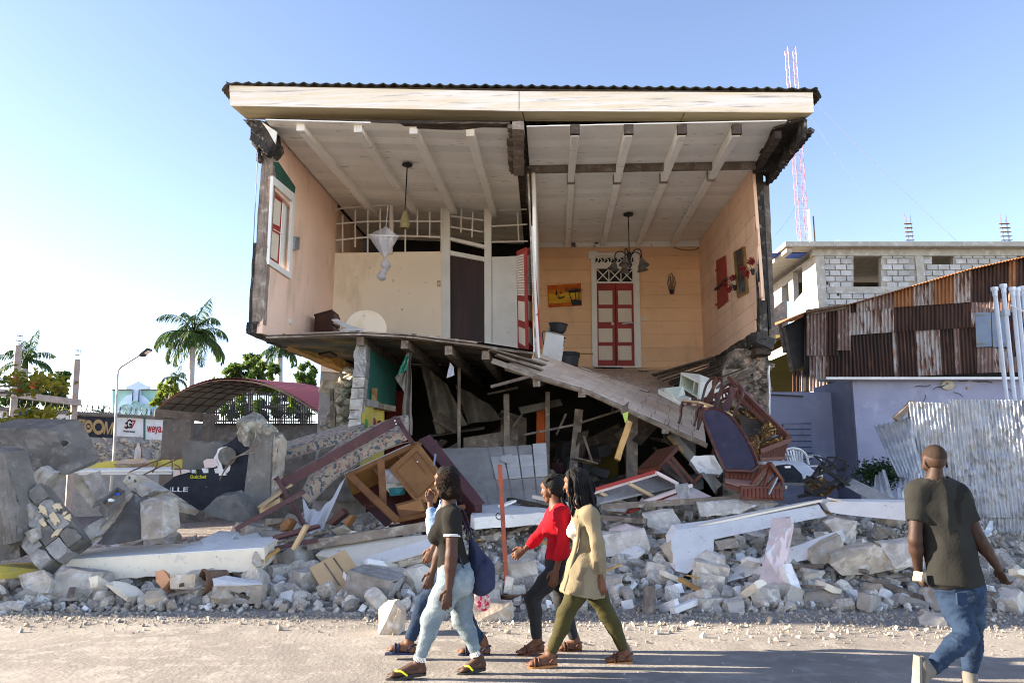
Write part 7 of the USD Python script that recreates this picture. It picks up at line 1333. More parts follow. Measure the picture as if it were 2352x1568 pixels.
n_ = norm(np.cross(top4[1] - top4[0], top4[3] - top4[0])); n_ = n_ if n_[2] > 0 else -n_
obj('top', hull(top4 + [p - n_ * .07 for p in top4]), 'red_brown', t)
for k in range(7): u = (k + .5) / 7; obj('slat', beam(lerp(top4[0], top4[3], u) + n_ * .008, lerp(top4[1], top4[2], u) + n_ * .008, .05, .02, up=n_), 'mahogany', t)
bx = [P(*C7(*p), d) for p, d in (((430, 1262), 12.5), ((560, 1145), 12.9), ((800, 1430), 12.6), ((700, 1450), 12.2))]
obj('case', hull(bx + [p + A([.1, .35, -.2]) for p in bx]), 'dark_wood', t)
for a, b in (((520, 1180), (735, 1440)), ((565, 1140), (812, 1430)), ((800, 1460), (915, 1340))): obj('frame', beam(P(*C7(*a), 12.45), P(*C7(*b), 12.4), .07, .05), 'red_brown', t)
t = thing('door_frame', 'fallen red and pink door frame lying flat with pale battens', 'door frame', P(1450, 1150, 12.3))
q_ = [P(*C9(*p), d) for p, d in (((935, 600), 12.3), ((1455, 440), 13.0), ((1660, 545), 12.6), ((1000, 690), 11.9))]
obj('panel', prism(q_, (0, 0.0, -.03)) if False else hull(q_ + [p - A([0, 0, .03]) for p in q_]), 'concrete', t)
for a, b, m, w_ in (((930, 590), (1470, 430), 'red_paint', .09), ((935, 612), (1480, 448), 'pink_plaster', .05), ((1010, 608), (1160, 692), 'plywood', .04), ((1250, 532), (1450, 638), 'plywood', .04), ((1480, 440), (1660, 535), 'pink_plaster', .05), ((1360, 690), (1770, 545), 'pink_plaster', .12), ((1450, 675), (1650, 600), 'red_paint', .04), ((1240, 770), (1330, 735), 'red_paint', .06)): obj('frame_bar', beam(P(*C9(*a), 12.1), P(*C9(*b), 12.3), w_, .05), m, t)
T1('pink_panel', hull([P(*C9(*p), d) for p, d in (((1530, 670), 12.1), ((1780, 560), 12.4), ((1945, 640), 12.2), ((1560, 690), 12.0), ((1540, 680), 12.2))]), 'pink_plaster', 'flat pink painted sheet lying behind the long grey timber', 'sheet')
T1('cloth_rag', rough(grid(lambda u, v: lerp(lerp(P(*C9(1630, 545), 12.0), P(*C9(1740, 520), 12.0), u), lerp(P(*C9(1670, 650), 11.9), P(*C9(1768, 650), 11.9), u), v), 8, 8, (0, .01, 0)), .02, 8), 'cloth_white' if False else 'concrete', 'small grey rag hung over the pink frame bar', 'rag', smooth=True)
T1('slab_piece', hs([(*C7(*p), 12.9) for p in ((775, 1180), (820, 1120), (1060, 1115), (1165, 1300), (1130, 1345), (900, 1330))], (.05, .3, -.05), .15, .03), 'white_plaster', 'white mottled slab behind the oval table\'s foot', 'slab')
T1('slab_piece', hs([(*C7(*p), 12.3) for p in ((900, 1320), (940, 1310), (1085, 1530), (1060, 1560))], (.05, .12, -.02), .15, .015), 'dark_concrete', 'dark board standing left of the slatted armchair', 'board')
T1('white_board', hull([P(*C7(*p), d) + A([0, 0, e]) for p, d in (((1575, 1178), 13.3), ((2100, 1188), 13.6), ((2150, 1240), 13.2), ((2330, 1372), 12.6), ((2110, 1372), 12.5), ((1800, 1260), 12.8)) for e in (0, -.04)]), 'white_paint', 'white board lying flat behind the black case', 'board')
t = thing('black_case', 'black plastic case with a white label beside the slatted armchair', 'case', P(1820, 1108, 12.3))
cp = [P(*C7(*p), d) for p, d in (((1855, 1245), 12.5), ((1985, 1232), 12.5), ((2090, 1335), 12.3), ((2110, 1450), 12.2), ((1860, 1445), 12.2), ((1800, 1300), 12.4))]
obj('body', rough(sub_to(hull(cp + [p + A([.05, .4, .02]) for p in cp]), .2), .008, 4), 'black', t); obj('label', prism([P(*C7(*p), 12.42) for p in ((1890, 1246), (1955, 1242), (1962, 1264), (1900, 1268))], (0, .02, 0)), 'white_paint', t); obj('base_trim', beam(P(*C7(1855, 1455), 12.15), P(*C7(2115, 1458), 12.15), .06, .05), 'grey_plastic', t)
f = LF_(P(*C7(2085, 1195), 14.6), (-1, -.15, 0), (.12, -1, 0)); t = thing('plastic_chair', 'white plastic garden chair against the lilac wall', 'chair', P(*C7(2085, 1290), 14.6))
w_ = .26
obj('seat', f.box((0, .0, -.08), (.46, .44, .03), .01), 'white_paint', t)
obj('back', tube(curve([f.p(-w_, -.2, -.05), f.p(-w_ + .02, -.24, .14), f.p(-.14, -.27, .24), f.p(.0, -.28, .27), f.p(.14, -.27, .24), f.p(w_ - .02, -.24, .14), f.p(w_, -.2, -.05)], 20), .022, 6), 'white_paint', t)
for k in range(7): x = (k - 3) * .06; obj('slat', f.bar((x * .7, -.2, -.06), (x, -.27, .24 - abs(x) * .25), .035, .012), 'white_paint', t)
for s in (-1, 1): obj('arm', tube(curve([f.p(s * w_, -.2, .1), f.p(s * (w_ + .03), .0, .11), f.p(s * (w_ + .02), .17, .09), f.p(s * (w_ + .02), .2, -.02), f.p(s * w_, .22, -.4)], 14), .024, 6), 'white_paint', t)
for s in (-1, 1): obj('leg', f.bar((s * .2, -.2, -.08), (s * .22, -.26, -.5), .05, .04), 'white_paint', t)
t = thing('metal_rack', 'bent black metal rack frame by the plastic chair', 'rack', P(1900, 1080, 13))
for pts in (((585, 466), (680, 540), (700, 480), (780, 478), (850, 515), (885, 555)), ((600, 470), (700, 500), (760, 545), (800, 600)), ((780, 480), (740, 545), (690, 560)), ((840, 490), (830, 600)), ((860, 510), (850, 610)), ((700, 500), (730, 560), (790, 580), (860, 575)), ((640, 520), (720, 600))): obj('tube', tube([P(*E1(*p), 12.9 + .02 * k) for k, p in enumerate(pts)], .016, 5), 'iron', t)
t = thing('broken_chair', 'broken black chair lying on its side under the metal rack', 'chair', P(1880, 1140, 12.3))
for a, b, w_, n_ in (((630, 545), (880, 720), .16, 'splat'), ((470, 690), (760, 560), .05, 'leg'), ((480, 690), (600, 800), .12, 'seat_rail'), ((560, 790), (840, 640), .05, 'leg'), ((520, 640), (700, 720), .08, 'rail'), ((640, 560), (580, 650), .06, 'stile'), ((880, 665), (790, 740), .05, 'stile'), ((450, 810), (690, 760), .06, 'rail')): obj(n_, beam(P(*E1(*a), 12.2), P(*E1(*b), 12.1), w_, .05), 'black', t)
T1('dark_cushion', rough(sub_to(hull([P(*E1(*p), d) for p, d in (((500, 660), 12.5), ((640, 640), 12.6), ((800, 720), 12.3), ((700, 800), 12.2), ((500, 800), 12.2), ((600, 700), 12.9))]), .15), .03, 5), 'upholstery', 'gold patterned cushion half buried under the broken black chair', 'cushion', smooth=True)
def strip(a_pts, ws, th, depth_v, seed):        # a padded slab: centre line in the picture plane, thickness ws, pushed along depth
 c = curve(a_pts, 18); tg = np.gradient(c, axis=0); dv = norm(depth_v)
 v = []; n_ = 18
 prof = [(-1, -.8), (-.8, -1), (.8, -1), (1, -.8), (1, .8), (.8, 1), (-.8, 1), (-1, .8)]
 for k in range(n_):
  up = norm(np.cross(tg[k], dv)); up = up if up[2] > 0 else -up
  w_ = np.interp(k / (n_ - 1), np.linspace(0, 1, len(ws)), ws) / 2 * (.75 if k in (0, n_ - 1) else 1)
  for x, y in prof: v.append(c[k] + up * w_ * x + A(depth_v) * (.5 + .5 * y))
 f = []; m = 8
 for i in range(n_ - 1):
  for j in range(m): a, b = i * m + j, i * m + (j + 1) % m; f += [(a, b, b + m), (a, b + m, a + m)]
 for j in range(1, m - 1): f += [(0, j + 1, j), ((n_ - 1) * m, (n_ - 1) * m + j, (n_ - 1) * m + j + 1)]
 t_ = trimesh.Trimesh(A(v), A(f), process=False); trimesh.repair.fix_normals(t_)
 return rough(sub_to((A(t_.vertices), A(t_.faces)), .14), .012, 5, seed)
t = thing('mattress', 'flowered mattress lying at the back, rising to the right', 'mattress', P(780, 1040, 12.9))
obj('body', strip([P(*C8(*p), d) for p, d in (((270, 330), 12.7), ((520, 250), 12.8), ((800, 165), 12.9), ((1040, 105), 13.0))], [.19, .18, .17, .16], .2, A([-.15, .95, .22]), 4), 'mattress', t, smooth=40)
for o in (-.08, .08): obj('piping', tube(curve([P(*C8(*p), d) + A([0, 0, o]) for p, d in (((275, 330), 12.66), ((520, 250), 12.76), ((800, 165), 12.86), ((1030, 108), 12.96))], 14), .008, 5), 'mattress_trim', t)
t = thing('mattress', 'flowered mattress folded over in front, sagging to the left', 'mattress', P(790, 1100, 12.2))
pm = [((545, 665), 11.9), ((650, 560), 12.0), ((790, 430), 12.1), ((960, 320), 12.2), ((1150, 220), 12.3), ((1330, 150), 12.4), ((1405, 135), 12.4)]
obj('body', strip([P(*C8(*p), d) for p, d in pm], [.26, .27, .27, .26, .23, .2, .17], .2, A([-.1, .85, .35]), 9), 'mattress', t, smooth=40)
for o in (-.115, .115): obj('piping', tube(curve([P(*C8(*p), d - .04) + A([-.3 * o, 0, o * (1 if i < 4 else .8)]) for i, (p, d) in enumerate(pm)], 20), .008, 5), 'mattress_trim', t)
t = thing('wooden_bed', 'dark purple brown bed side rail with its turned posts, lying across the mattresses', 'bed frame', P(760, 1100, 11.7))
obj('side_rail', beam(P(*C8(362, 532), 11.6), P(*C8(1325, -5), 12.2), .05, .15, up=(-.3, -.3, 1)), 'purple_wood', t)
obj('post', tube(curve([P(*C8(300, 478), 11.5), P(*C8(330, 520), 11.5), P(*C8(430, 690), 11.4), P(*C8(545, 890), 11.2)], 10), [.05, .045, .03, .036, .036, .036, .036, .036, .036, .03], 7), 'purple_wood', t, smooth=40)
obj('post', tube(curve([P(*C8(1325, -15), 12.2), P(*C8(1350, 40), 12.2), P(*C8(1445, 190), 12.0)], 8), [.05, .03, .038, .04, .04, .04, .04, .035], 7), 'purple_wood', t, smooth=40)
for x, y in ((1300, 5), (1310, 32)): obj('bolt', stone((.03, .03, .03), 3, 4, 0, 0, P(*C8(x, y), 12.1)), 'white_paint', t)
T1('bed_sheet', grid(lambda u, v: lerp(lerp(P(*C8(525, 655), 11.6), P(*C8(885, 470), 11.9), u), lerp(P(*C8(535, 860), 11.3), P(*C8(700, 905), 11.25), u) if True else 0, v) + A([.0, .12 * math.sin(u * 9 + v) * v - .2 * math.sin(math.pi * u) * (1 - v), -.32 * math.sin(math.pi * u) * (1 - v * .7) + .02 * math.sin(u * 23)]), 40, 24), 'cloth_white', 'white bed sheet hanging from the wardrobe\'s lower corner', 'sheet', smooth=True)
WT = thing('wardrobe', 'broken wooden wardrobe lying tilted with a loose honey coloured door', 'wardrobe', P(907, 1197, 11.6))
Lw, Tw, Bw, Rw = P(793.5, 1090.6, 11.8), P(964.6, 1014, 12.1), P(906, 1197, 11.2), P(1090, 1162, 11.5)
nW = norm(np.cross(Tw - Lw, Bw - Lw)); nW = nW if nW[1] < 0 else -nW; dW = -nW * .5
def wq(u, v, o=0): return lerp(lerp(Lw, Tw, u), lerp(Bw, Rw, u), v) + nW * o
def wboard(a, b, w_, h_, m, nm, par=WT): return obj(nm, beam(a, b, w_, h_, up=nW), m, par)
obj('back_panel', hull([wq(0, 0, -.5), wq(1, 0, -.5), wq(1, 1, -.5), wq(0, 1, -.5), wq(0, 0, -.52), wq(1, 1, -.52)]), 'mahogany', WT)
obj('top_board', hull([wq(0, -.02), wq(1.02, -.02), wq(0, -.02, -.52), wq(1.02, -.02, -.52), wq(0, .005), wq(1.02, .005), wq(0, .005, -.52), wq(1.02, .005, -.52)]), 'honey_wood', WT)
obj('side_panel', hull([wq(1.0, -.02, .02), wq(1.0, 1, .02), wq(1.0, -.02, -.52), wq(1.0, 1, -.52), wq(1.05, -.02, .02), wq(1.1, 1, .02), wq(1.05, 1, -.5)]), 'purple_wood', WT)
obj('side_panel', hull([wq(1.0, -.02, .022), wq(1.16, -.02, .022), wq(1.14, 1.0, .022), wq(1.0, 1.0, .022), wq(1.0, 1.0, .0), wq(1.16, -.02, .0)]), 'purple_wood', WT)
wboard(wq(.035, 0, .0), wq(.035, 1.0, .0), .1, .05, 'brown_wood', 'frame_bar'); wboard(wq(0, .03, .0), wq(1, .03, .0), .06, .04, 'brown_wood', 'frame_bar'); wboard(wq(0.02, .97, -.02), wq(.9, .97, -.02), .06, .04, 'brown_wood', 'frame_bar')
obj('cloth_strip', hull([wq(0, -.035), wq(.95, -.035), wq(0, -.03, -.25), wq(.95, -.03, -.25), wq(0, -.022, .012), wq(.95, -.022, .012)]), 'cloth_white', WT)
obj('mid_post', beam(P(*C8(1182, 330), 11.75), P(*C8(1205, 728), 11.55), .1, .05, up=(0, 1, 0)), 'brown_wood', WT)
wboard(P(*C8(1100, 380), 12.0), P(*C8(1260, 560), 12.0), .06, .03, 'brown_wood', 'frame_bar'); wboard(P(*C8(1300, 285), 12.05), P(*C8(1350, 320), 12.05), .05, .05, 'brown_wood', 'frame_bar')
dq = [P(*C8(*p), d) for p, d in (((1250, 405), 11.75), ((1500, 190), 11.95), ((1720, 480), 11.7), ((1640, 690), 11.5), ((1470, 680), 11.45))]
nD = norm(np.cross(dq[1] - dq[0], dq[4] - dq[0])); nD = nD if nD[1] < 0 else -nD
dd_ = obj('door', hull(dq + [p - nD * .03 for p in dq]), 'honey_wood', WT)
def dpt(x, y, o): return PP(*C8(x, y), dq[0] + nD * o, nD)
obj('door_panel', prism([dpt(1310, 420, .012), dpt(1485, 262, .012), dpt(1650, 480, .012), dpt(1490, 640, .012)], -nD * .02), 'honey_wood', dd_)
for a, b in (((1310, 420), (1485, 262)), ((1485, 262), (1650, 480)), ((1310, 420), (1490, 640)), ((1445, 300), (1560, 450))): obj('moulding', beam(dpt(*a, .014), dpt(*b, .014), .02, .012, up=nD), 'brown_wood', dd_)
obj('door_knob', stone((.03, .03, .03), 8, 4, 0, 0, dpt(1490, 348, .03)), 'white_paint', dd_)
obj('door_handle', beam(P(*C8(1640, 285), 11.7), P(*C8(1628, 385), 11.6), .025, .03), 'steel', WT)
dr_ = obj('drawer', hull([P(*C8(*p), d) for p, d in (((1300, 705), 11.4), ((1530, 650), 11.5), ((1575, 760), 11.35), ((1340, 812), 11.25), ((1310, 700), 11.7), ((1540, 640), 11.8))]), 'brown_wood', WT)
obj('drawer_front', hull([P(*C8(*p), 11.36) + A([0, -.02, 0]) for p in ((1318, 718), (1520, 668), (1555, 755), (1350, 798))] + [P(*C8(1440, 730), 11.45)]), 'honey_wood', dr_)
for k, (x, y, r_, m) in enumerate(((1240, 470, .14, 'cloth_white'), (1300, 500, .16, 'cloth_white'), (1330, 570, .15, 'panel_cream'), (1270, 570, .13, 'panel_cream'))): obj('bundled_cloth', rough(stone((r_ * 2, r_ * 1.6, r_ * 1.6), 60 + k, 8, 2, .12, P(*C8(x, y), 12.0)), .02, 7), m, WT, smooth=True)
obj('bundled_cloth', rough(stone((.3, .2, .14), 70, 8, 2, .1, P(*C8(1310, 600), 11.9)), .02, 7), M('teal_cloth', (.06, .26, .27), bump=.2), WT, smooth=True)
for k, (pts, d, m, lab) in enumerate(((((160, 745), (330, 650), (340, 690), (170, 790)), 11.4, 'plywood', 'pale drawer front lying below the grey pier'), (((335, 650), (340, 600), (420, 560), (415, 680), (345, 700)), 11.5, 'dark_wood', 'dark broken box side by the bed post'), (((270, 970), (420, 925), (650, 870), (655, 890), (480, 950), (280, 1000)), 10.9, 'purple_wood', 'carved dark chair back lying flat on the rubble'), (((720, 860), (850, 740), (880, 780), (760, 880)), 11.2, 'drawer_wood', 'dark drawer box below the hanging white sheet'), (((860, 850), (930, 790), (945, 800), (890, 890)), 11.2, 'brown_wood', 'small brown wood block under the wardrobe'), (((340, 870), (400, 820), (430, 850), (390, 920), (330, 930)), 11.1, 'brown_wood', 'brown triangular splinter under the bed slats'))):
 T1('furniture_piece', hs([(*C8(*p), d) for p in pts], (.03, .2 if k != 2 else .05, -.02), .3, .004), m, lab, 'furniture piece')
t = thing('hanging_cloth', 'long grey cloth hanging from the floor joists beside the turquoise wall', 'cloth', P(940, 1100, 13.6))
def drape(c4, ds, amp, seed, nu=14, nv=24):
 c = [P(*C5(*p), d) for p, d in zip(c4, ds)]
 return rough(grid(lambda u, v: lerp(lerp(c[0], c[1], u), lerp(c[3], c[2], u), v) + A([0, amp * math.sin(u * 11 + v * 2), 0]), nu, nv), .02, 4, seed)
obj('cloth', drape(((1340, 770), (1378, 770), (1382, 1375), (1300, 1300)), (13.5, 13.5, 13.4, 13.4), .05, 1), 'tarp', t, smooth=True)
obj('cloth', drape(((1320, 870), (1345, 870), (1325, 1060), (1256, 950)), (13.4, 13.4, 13.3, 13.3), .03, 2), 'tarp', t, smooth=True)
T1('green_bag', drape(((1335, 780), (1362, 790), (1340, 900), (1265, 940)), (13.3, 13.3, 13.2, 13.2), .03, 3), M('green_sack', (.02, .14, .08), (.3, .36, .3), sc=9, lo=.52, hi=.62, bump=.3), 'torn green sack caught under the broken floor', 'sack', smooth=True)
T1('white_rag', drape(((1660, 840), (1690, 880), (1695, 935), (1635, 955)), (13.4, 13.4, 13.3, 13.3), .02, 4, 8, 8), 'cloth_white', 'small white rag hanging under the middle of the broken floor', 'rag', smooth=True)
T1('tarpaulin', drape(((1440, 840), (1640, 1000), (1790, 1300), (1560, 1380)), (16.2, 16.0, 15.6, 15.6), .12, 5), 'tarp', 'large crumpled brown tarpaulin sagging in the dark room', 'tarpaulin', smooth=True)
T1('tarpaulin', drape(((1700, 1000), (1950, 1150), (2050, 1260), (1790, 1290)), (16.5, 16.3, 16.0, 15.9), .1, 6), 'tarp', 'smaller brown tarpaulin spread right of the crumpled one', 'tarpaulin', smooth=True)
T1('broken_plank', rough(sub_to(beam(P(*C9(1255, 10), 13.2), P(*C9(1150, 330), 12.9), .1, .06, up=(0, 1, 0)), .2), .012, 8), 'orange_timber', 'splintered yellow plank hanging under the fallen floor', 'plank')
T1('lime_strip', hull([P(*C6(*p), 13.5) for p in ((870, 1215), (915, 1200), (905, 1280), (890, 1285))] + [P(*C6(890, 1240), 13.55)]), M('lime_paint', (.4, .5, .1), bump=.1), 'lime green strip stuck under a joist end', 'strip')
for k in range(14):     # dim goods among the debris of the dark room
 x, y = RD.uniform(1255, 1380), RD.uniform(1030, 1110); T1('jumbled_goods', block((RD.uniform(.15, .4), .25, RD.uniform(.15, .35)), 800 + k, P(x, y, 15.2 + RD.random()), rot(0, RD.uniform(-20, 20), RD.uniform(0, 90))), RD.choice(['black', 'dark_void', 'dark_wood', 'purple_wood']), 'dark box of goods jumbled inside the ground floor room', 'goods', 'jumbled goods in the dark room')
# ================================================================ people
from scipy.sparse import coo_matrix
def nets(V, lo, h):                     # the zero surface of a sampled field, as quads split in two
 S = V < 0; n = np.array(V.shape); c = tuple(n - 1)
 acc = np.zeros(c + (3,)); cnt = np.zeros(c)
 def sl(o): return tuple(slice(o[k], n[k] - 1 + o[k]) for k in range(3))
 off = [(i, j, k) for i in (0, 1) for j in (0, 1) for k in (0, 1)]
 for a in off:
  for ax in range(3):
   if a[ax]: continue
   b = list(a); b[ax] = 1
   va, vb = V[sl(a)], V[sl(b)]; x = (va < 0) != (vb < 0)
   t = np.where(x, va / np.where(x, va - vb, 1), 0)
   for k in range(3): acc[..., k] += np.where(x, a[k] + (t if k == ax else 0), 0)
   cnt += x
 idx = -np.ones(c, int); on_ = cnt > 0; idx[on_] = np.arange(on_.sum())
 ijk = np.argwhere(on_); v = lo + h * (ijk + acc[on_] / cnt[on_][:, None]); F = []
 for ax in range(3):
  o1, o2 = [k for k in range(3) if k != ax]
  a = [slice(1, n[k] - 1) for k in range(3)]; a[ax] = slice(0, n[ax] - 1); b = list(a); b[ax] = slice(1, n[ax])
  x = S[tuple(a)] != S[tuple(b)]; p = np.argwhere(x); p[:, o1] += 1; p[:, o2] += 1
  def g(d1, d2): q = p.copy(); q[:, o1] -= d1; q[:, o2] -= d2; return idx[q[:, 0], q[:, 1], q[:, 2]]
  q = np.stack([g(1, 1), g(0, 1), g(0, 0), g(1, 0)], 1)
  ins = S[tuple(a)][x]; flip = ins if ax != 1 else ~ins
  q[~flip] = q[~flip][:, ::-1]; F.append(q)
 q = np.vstack(F); q = q[(q >= 0).all(1)]
 return v, np.vstack([q[:, [0, 1, 2]], q[:, [0, 2, 3]]])
def flesh(bones, h=.012, k=.03, cuts=(), amp=0.0, sc=7.0, seed=0, smooth=2):
 """bones: (a, b, ra, rb[, squash axis, squash[, cut flag]]) blended together"""
 ends = np.vstack([A([b[0], b[1]]) for b in bones]); rm = max(max(b[2], b[3]) for b in bones) * 1.3 + .05
 lo, hi = ends.min(0) - rm, ends.max(0) + rm; n = np.ceil((hi - lo) / h).astype(int) + 1
 ax = [lo[i] + h * np.arange(n[i]) for i in range(3)]; V = np.full(n, .2)
 for b in bones:
  a, c, ra, rb = A(b[0], float), A(b[1], float), b[2], b[3]; r = max(ra, rb) * 1.05 + .07
  s = [slice(max(0, int((min(a[i], c[i]) - r - lo[i]) / h)), min(n[i], int((max(a[i], c[i]) + r - lo[i]) / h) + 2)) for i in range(3)]
  p = np.stack(np.meshgrid(*[ax[i][s[i]] for i in range(3)], indexing='ij'), -1); w = p - a; d = c - a
  t = np.clip((w @ d) / (d @ d + 1e-9), 0, 1); e = w - t[..., None] * d
  if len(b) > 4 and b[4] is not None:
   m = norm(b[4]); e = e + (e @ m)[..., None] * m * (1 / b[5] - 1)
  D = np.linalg.norm(e, axis=-1) - (ra + (rb - ra) * t)
  if len(b) > 6 and b[6]: D = np.maximum(D, (p - c) @ norm(d))
  W = V[tuple(s)]; hh_ = np.clip(.5 + .5 * (D - W) / k, 0, 1); V[tuple(s)] = D * (1 - hh_) + W * hh_ - k * hh_ * (1 - hh_)
 if cuts:
  p = np.stack(np.meshgrid(*ax, indexing='ij'), -1)
  for q, m in cuts: V = np.maximum(V, m - np.linalg.norm((p - A(q)) * A([1, 1, .8]), axis=-1) if np.ndim(m) == 0 else (p - A(q)) @ norm(m))
 V[[0, -1]] = V[:, [0, -1]] = V[:, :, [0, -1]] = .1
 v, f = nets(V, lo, h)
 e = np.vstack([f[:, [0, 1]], f[:, [1, 2]], f[:, [2, 0]]]); e = np.vstack([e, e[:, ::-1]])
 Wm = coo_matrix((np.ones(len(e)), (e[:, 0], e[:, 1])), (len(v), len(v))).tocsr(); dg = np.asarray(Wm.sum(1)).ravel()[:, None]
 for k in range(smooth * 2): v = v + (.5 if k % 2 == 0 else -.45) * (Wm @ v / np.maximum(dg, 1) - v)
 t = trimesh.Trimesh(v, f, process=False)
 if amp:
  nn = A(t.vertex_normals); u = v * A([sc, sc, sc * (1.9 if sc >= 9 else .45)]); rg_ = 1 - np.abs(2 * meshkit.noise(u * 1.7 + 5, seed + 7) - 1) ** .8; v = v + nn * ((meshkit.fbm(u, 3, seed) - .5) * 1.6 * amp + (rg_ - .6) * 1.1 * amp)[:, None]
 return v, A(t.faces)
def toward(m, c):                       # fix the winding so that faces look outward
 t = trimesh.Trimesh(*m, process=False)
 return (m[0], m[1][:, ::-1]) if t.volume < 0 else m
def hand(wrist, tip, side, s=1.0, curl=.5, palm_n=None):     # five bent fingers and a thumb on a palm; "side" points to the thumb
 w, d = A(wrist, float), norm(A(tip) - A(wrist)); sd = norm(A(side) - np.dot(side, d) * d); n = np.cross(d, sd) if palm_n is None else norm(palm_n)
 B = [(w - d * .03, w + d * .04 * s, .026 * s, .028 * s, n, .62), (w + d * .04 * s, w + d * .085 * s, .034 * s, .036 * s, n, .42)]
 for k in range(4):
  o = w + d * .085 * s + sd * (.028 - .0185 * k) * s; L = (.038, .043, .04, .031)[k] * s; c = curl * (1 + .15 * k)
  a1 = norm(d * math.cos(c * .5) + n * math.sin(c * .5) + sd * (.14 - .09 * k)); a2 = norm(d * math.cos(c * 1.3) + n * math.sin(c * 1.3)); a3 = norm(d * math.cos(c * 1.9) + n * math.sin(c * 1.9))
  p1 = o + a1 * L; p2 = p1 + a2 * L * .7; p3 = p2 + a3 * L * .5; r = (.0092, .0095, .009, .008)[k] * s
  B += [(o - d * .03, o, r * 1.15, r * 1.1), (o, p1, r * 1.1, r), (p1, p2, r, r * .9), (p2, p3, r * .9, r * .75)]
 t0 = w + d * .02 * s + sd * .026 * s; t1 = t0 + norm(d * .7 + sd * .7 + n * .25) * .04 * s; t2 = t1 + norm(d * .95 + sd * .25 + n * .25) * .032 * s; t3 = t2 + norm(d * .95 + n * .3) * .022 * s
 B += [(t0, t1, .015 * s, .011 * s), (t1, t2, .011 * s, .0095 * s), (t2, t3, .0095 * s, .008 * s)]
 return flesh(B, .0046, .008, smooth=1)
def head(c, f, up, s=1.0, face=True):   # a head at c looking along f
 f, up = norm(f), norm(up); f = norm(f - np.dot(f, up) * up); r = np.cross(f, up)
 q = lambda a, b, e: A(c) + (f * a + r * b + up * e) * s
 B = [(q(-.018, 0, .03), q(.012, 0, .035), .088 * s, .082 * s, r, .86), (q(.03, 0, -.02), q(.04, 0, -.075), .062 * s, .038 * s, r, .95), (q(.058, 0, -.098), q(.062, 0, -.1), .024 * s, .022 * s),
   (q(.06, 0, .04), q(.07, 0, .045), .04 * s, .035 * s, up, .6), (q(.085, 0, .012), q(.102, 0, -.022), .010 * s, .014 * s), (q(.09, .014, -.024), q(.09, -.014, -.024), .011 * s, .011 * s),
   (q(.082, .018, -.056), q(.082, -.018, -.056), .012 * s, .012 * s, up, .75), (q(.08, .015, -.07), q(.08, -.015, -.07), .012 * s, .012 * s, up, .75)]
 for x in (-1, 1): B += [(q(-.008, x * .078, .022), q(-.014, x * .083, -.03), .02 * s, .014 * s, r, .45), (q(.05, x * .042, -.02), q(.04, x * .05, -.04), .024 * s, .02 * s)]
 m = flesh(B, .0075, .018, smooth=1)
 eyes = [q(.074, x * .033, .008) for x in (-1, 1)]
 return m, eyes, q
def skinmat(n, c): M(n, c, tuple(x * .85 for x in c), sc=9, bump=.08, bsc=60, rgh=.6, spec=.25)
skinmat('skin_deep', (.058, .027, .018)); skinmat('skin_brown', (.125, .056, .031)); skinmat('skin_dark', (.042, .022, .015))
M('hair_black', (.007, .0065, .007), (.011, .01, .01), sc=20, bump=.4, bsc=80, rgh=.75, spec=.12); M('hair_brown', (.018, .01, .007), (.009, .007, .006), sc=9, bump=1, bsc=60, rgh=.9, spec=.08, spot=((.1, .038, .012), 7, .6, .7), dist=.03)
M('tee_black', (.013, .0125, .0115), (.017, .016, .0145), sc=3, bump=.25, bsc=50, rgh=.95, spec=.1); M('tee_dark_grey', (.018, .018, .0165), (.023, .023, .021), sc=3, bump=.2, bsc=50, rgh=.95, spec=.1)
M('denim_light', (.15, .19, .215), (.105, .14, .165), sc=2.2, bump=.35, bsc=70, spot=((.24, .28, .295), 3.5, .5, .64), rgh=.9, spec=.15); M('denim_blue', (.018, .034, .066), (.012, .023, .048), sc=3, bump=.35, bsc=70, spot=((.042, .072, .115), 4, .52, .66), rgh=.9, spec=.15); M('denim_dark', (.03, .05, .1), (.045, .075, .14), sc=3, bump=.3, bsc=70, rgh=.85)
M('shirt_blue', (.2, .3, .45), (.165, .25, .39), sc=4, bump=.25, bsc=50, rgh=.9); M('knit_red', (.42, .010, .018), (.33, .008, .015), sc=5, bump=.35, bsc=90, rgh=.95, spec=.1); M('legging_black', (.012, .013, .014), (.017, .018, .019), sc=4, bump=.2, rgh=.85)
M('cardigan', (.20, .165, .108), (.165, .136, .088), sc=4, bump=.35, bsc=90, rgh=.95, spec=.1); M('vest_cream', (.6, .53, .44), (.54, .47, .39), sc=4, bump=.3, bsc=80, rgh=.95); M('legging_olive', (.04, .034, .006), (.03, .026, .005), sc=4, bump=.2, bsc=60, rgh=.85)
M('navy_cloth', (.012, .016, .045), (.018, .024, .06), sc=5, bump=.35, bsc=40, rgh=.8); M('floral', (.55, .38, .36), (.5, .3, .32), sc=6, bump=.1, spot=((.5, .02, .07), 22, .52, .56), dirt=((.65, .6, .5), 26, .56, .6)); M('strap_yellow', (.6, .62, .02), bump=0, rgh=.5); M('leather_brown', (.1, .035, .018), (.07, .025, .014), sc=8, bump=.2, rgh=.6); M('sole_tan', (.35, .15, .05), bump=.1); M('shoe_grey', (.13, .122, .105), (.1, .093, .08), sc=5, bump=.2); M('eye_white', (.5, .48, .45), bump=0, rgh=.3)
def tri(x): return A(x, float)
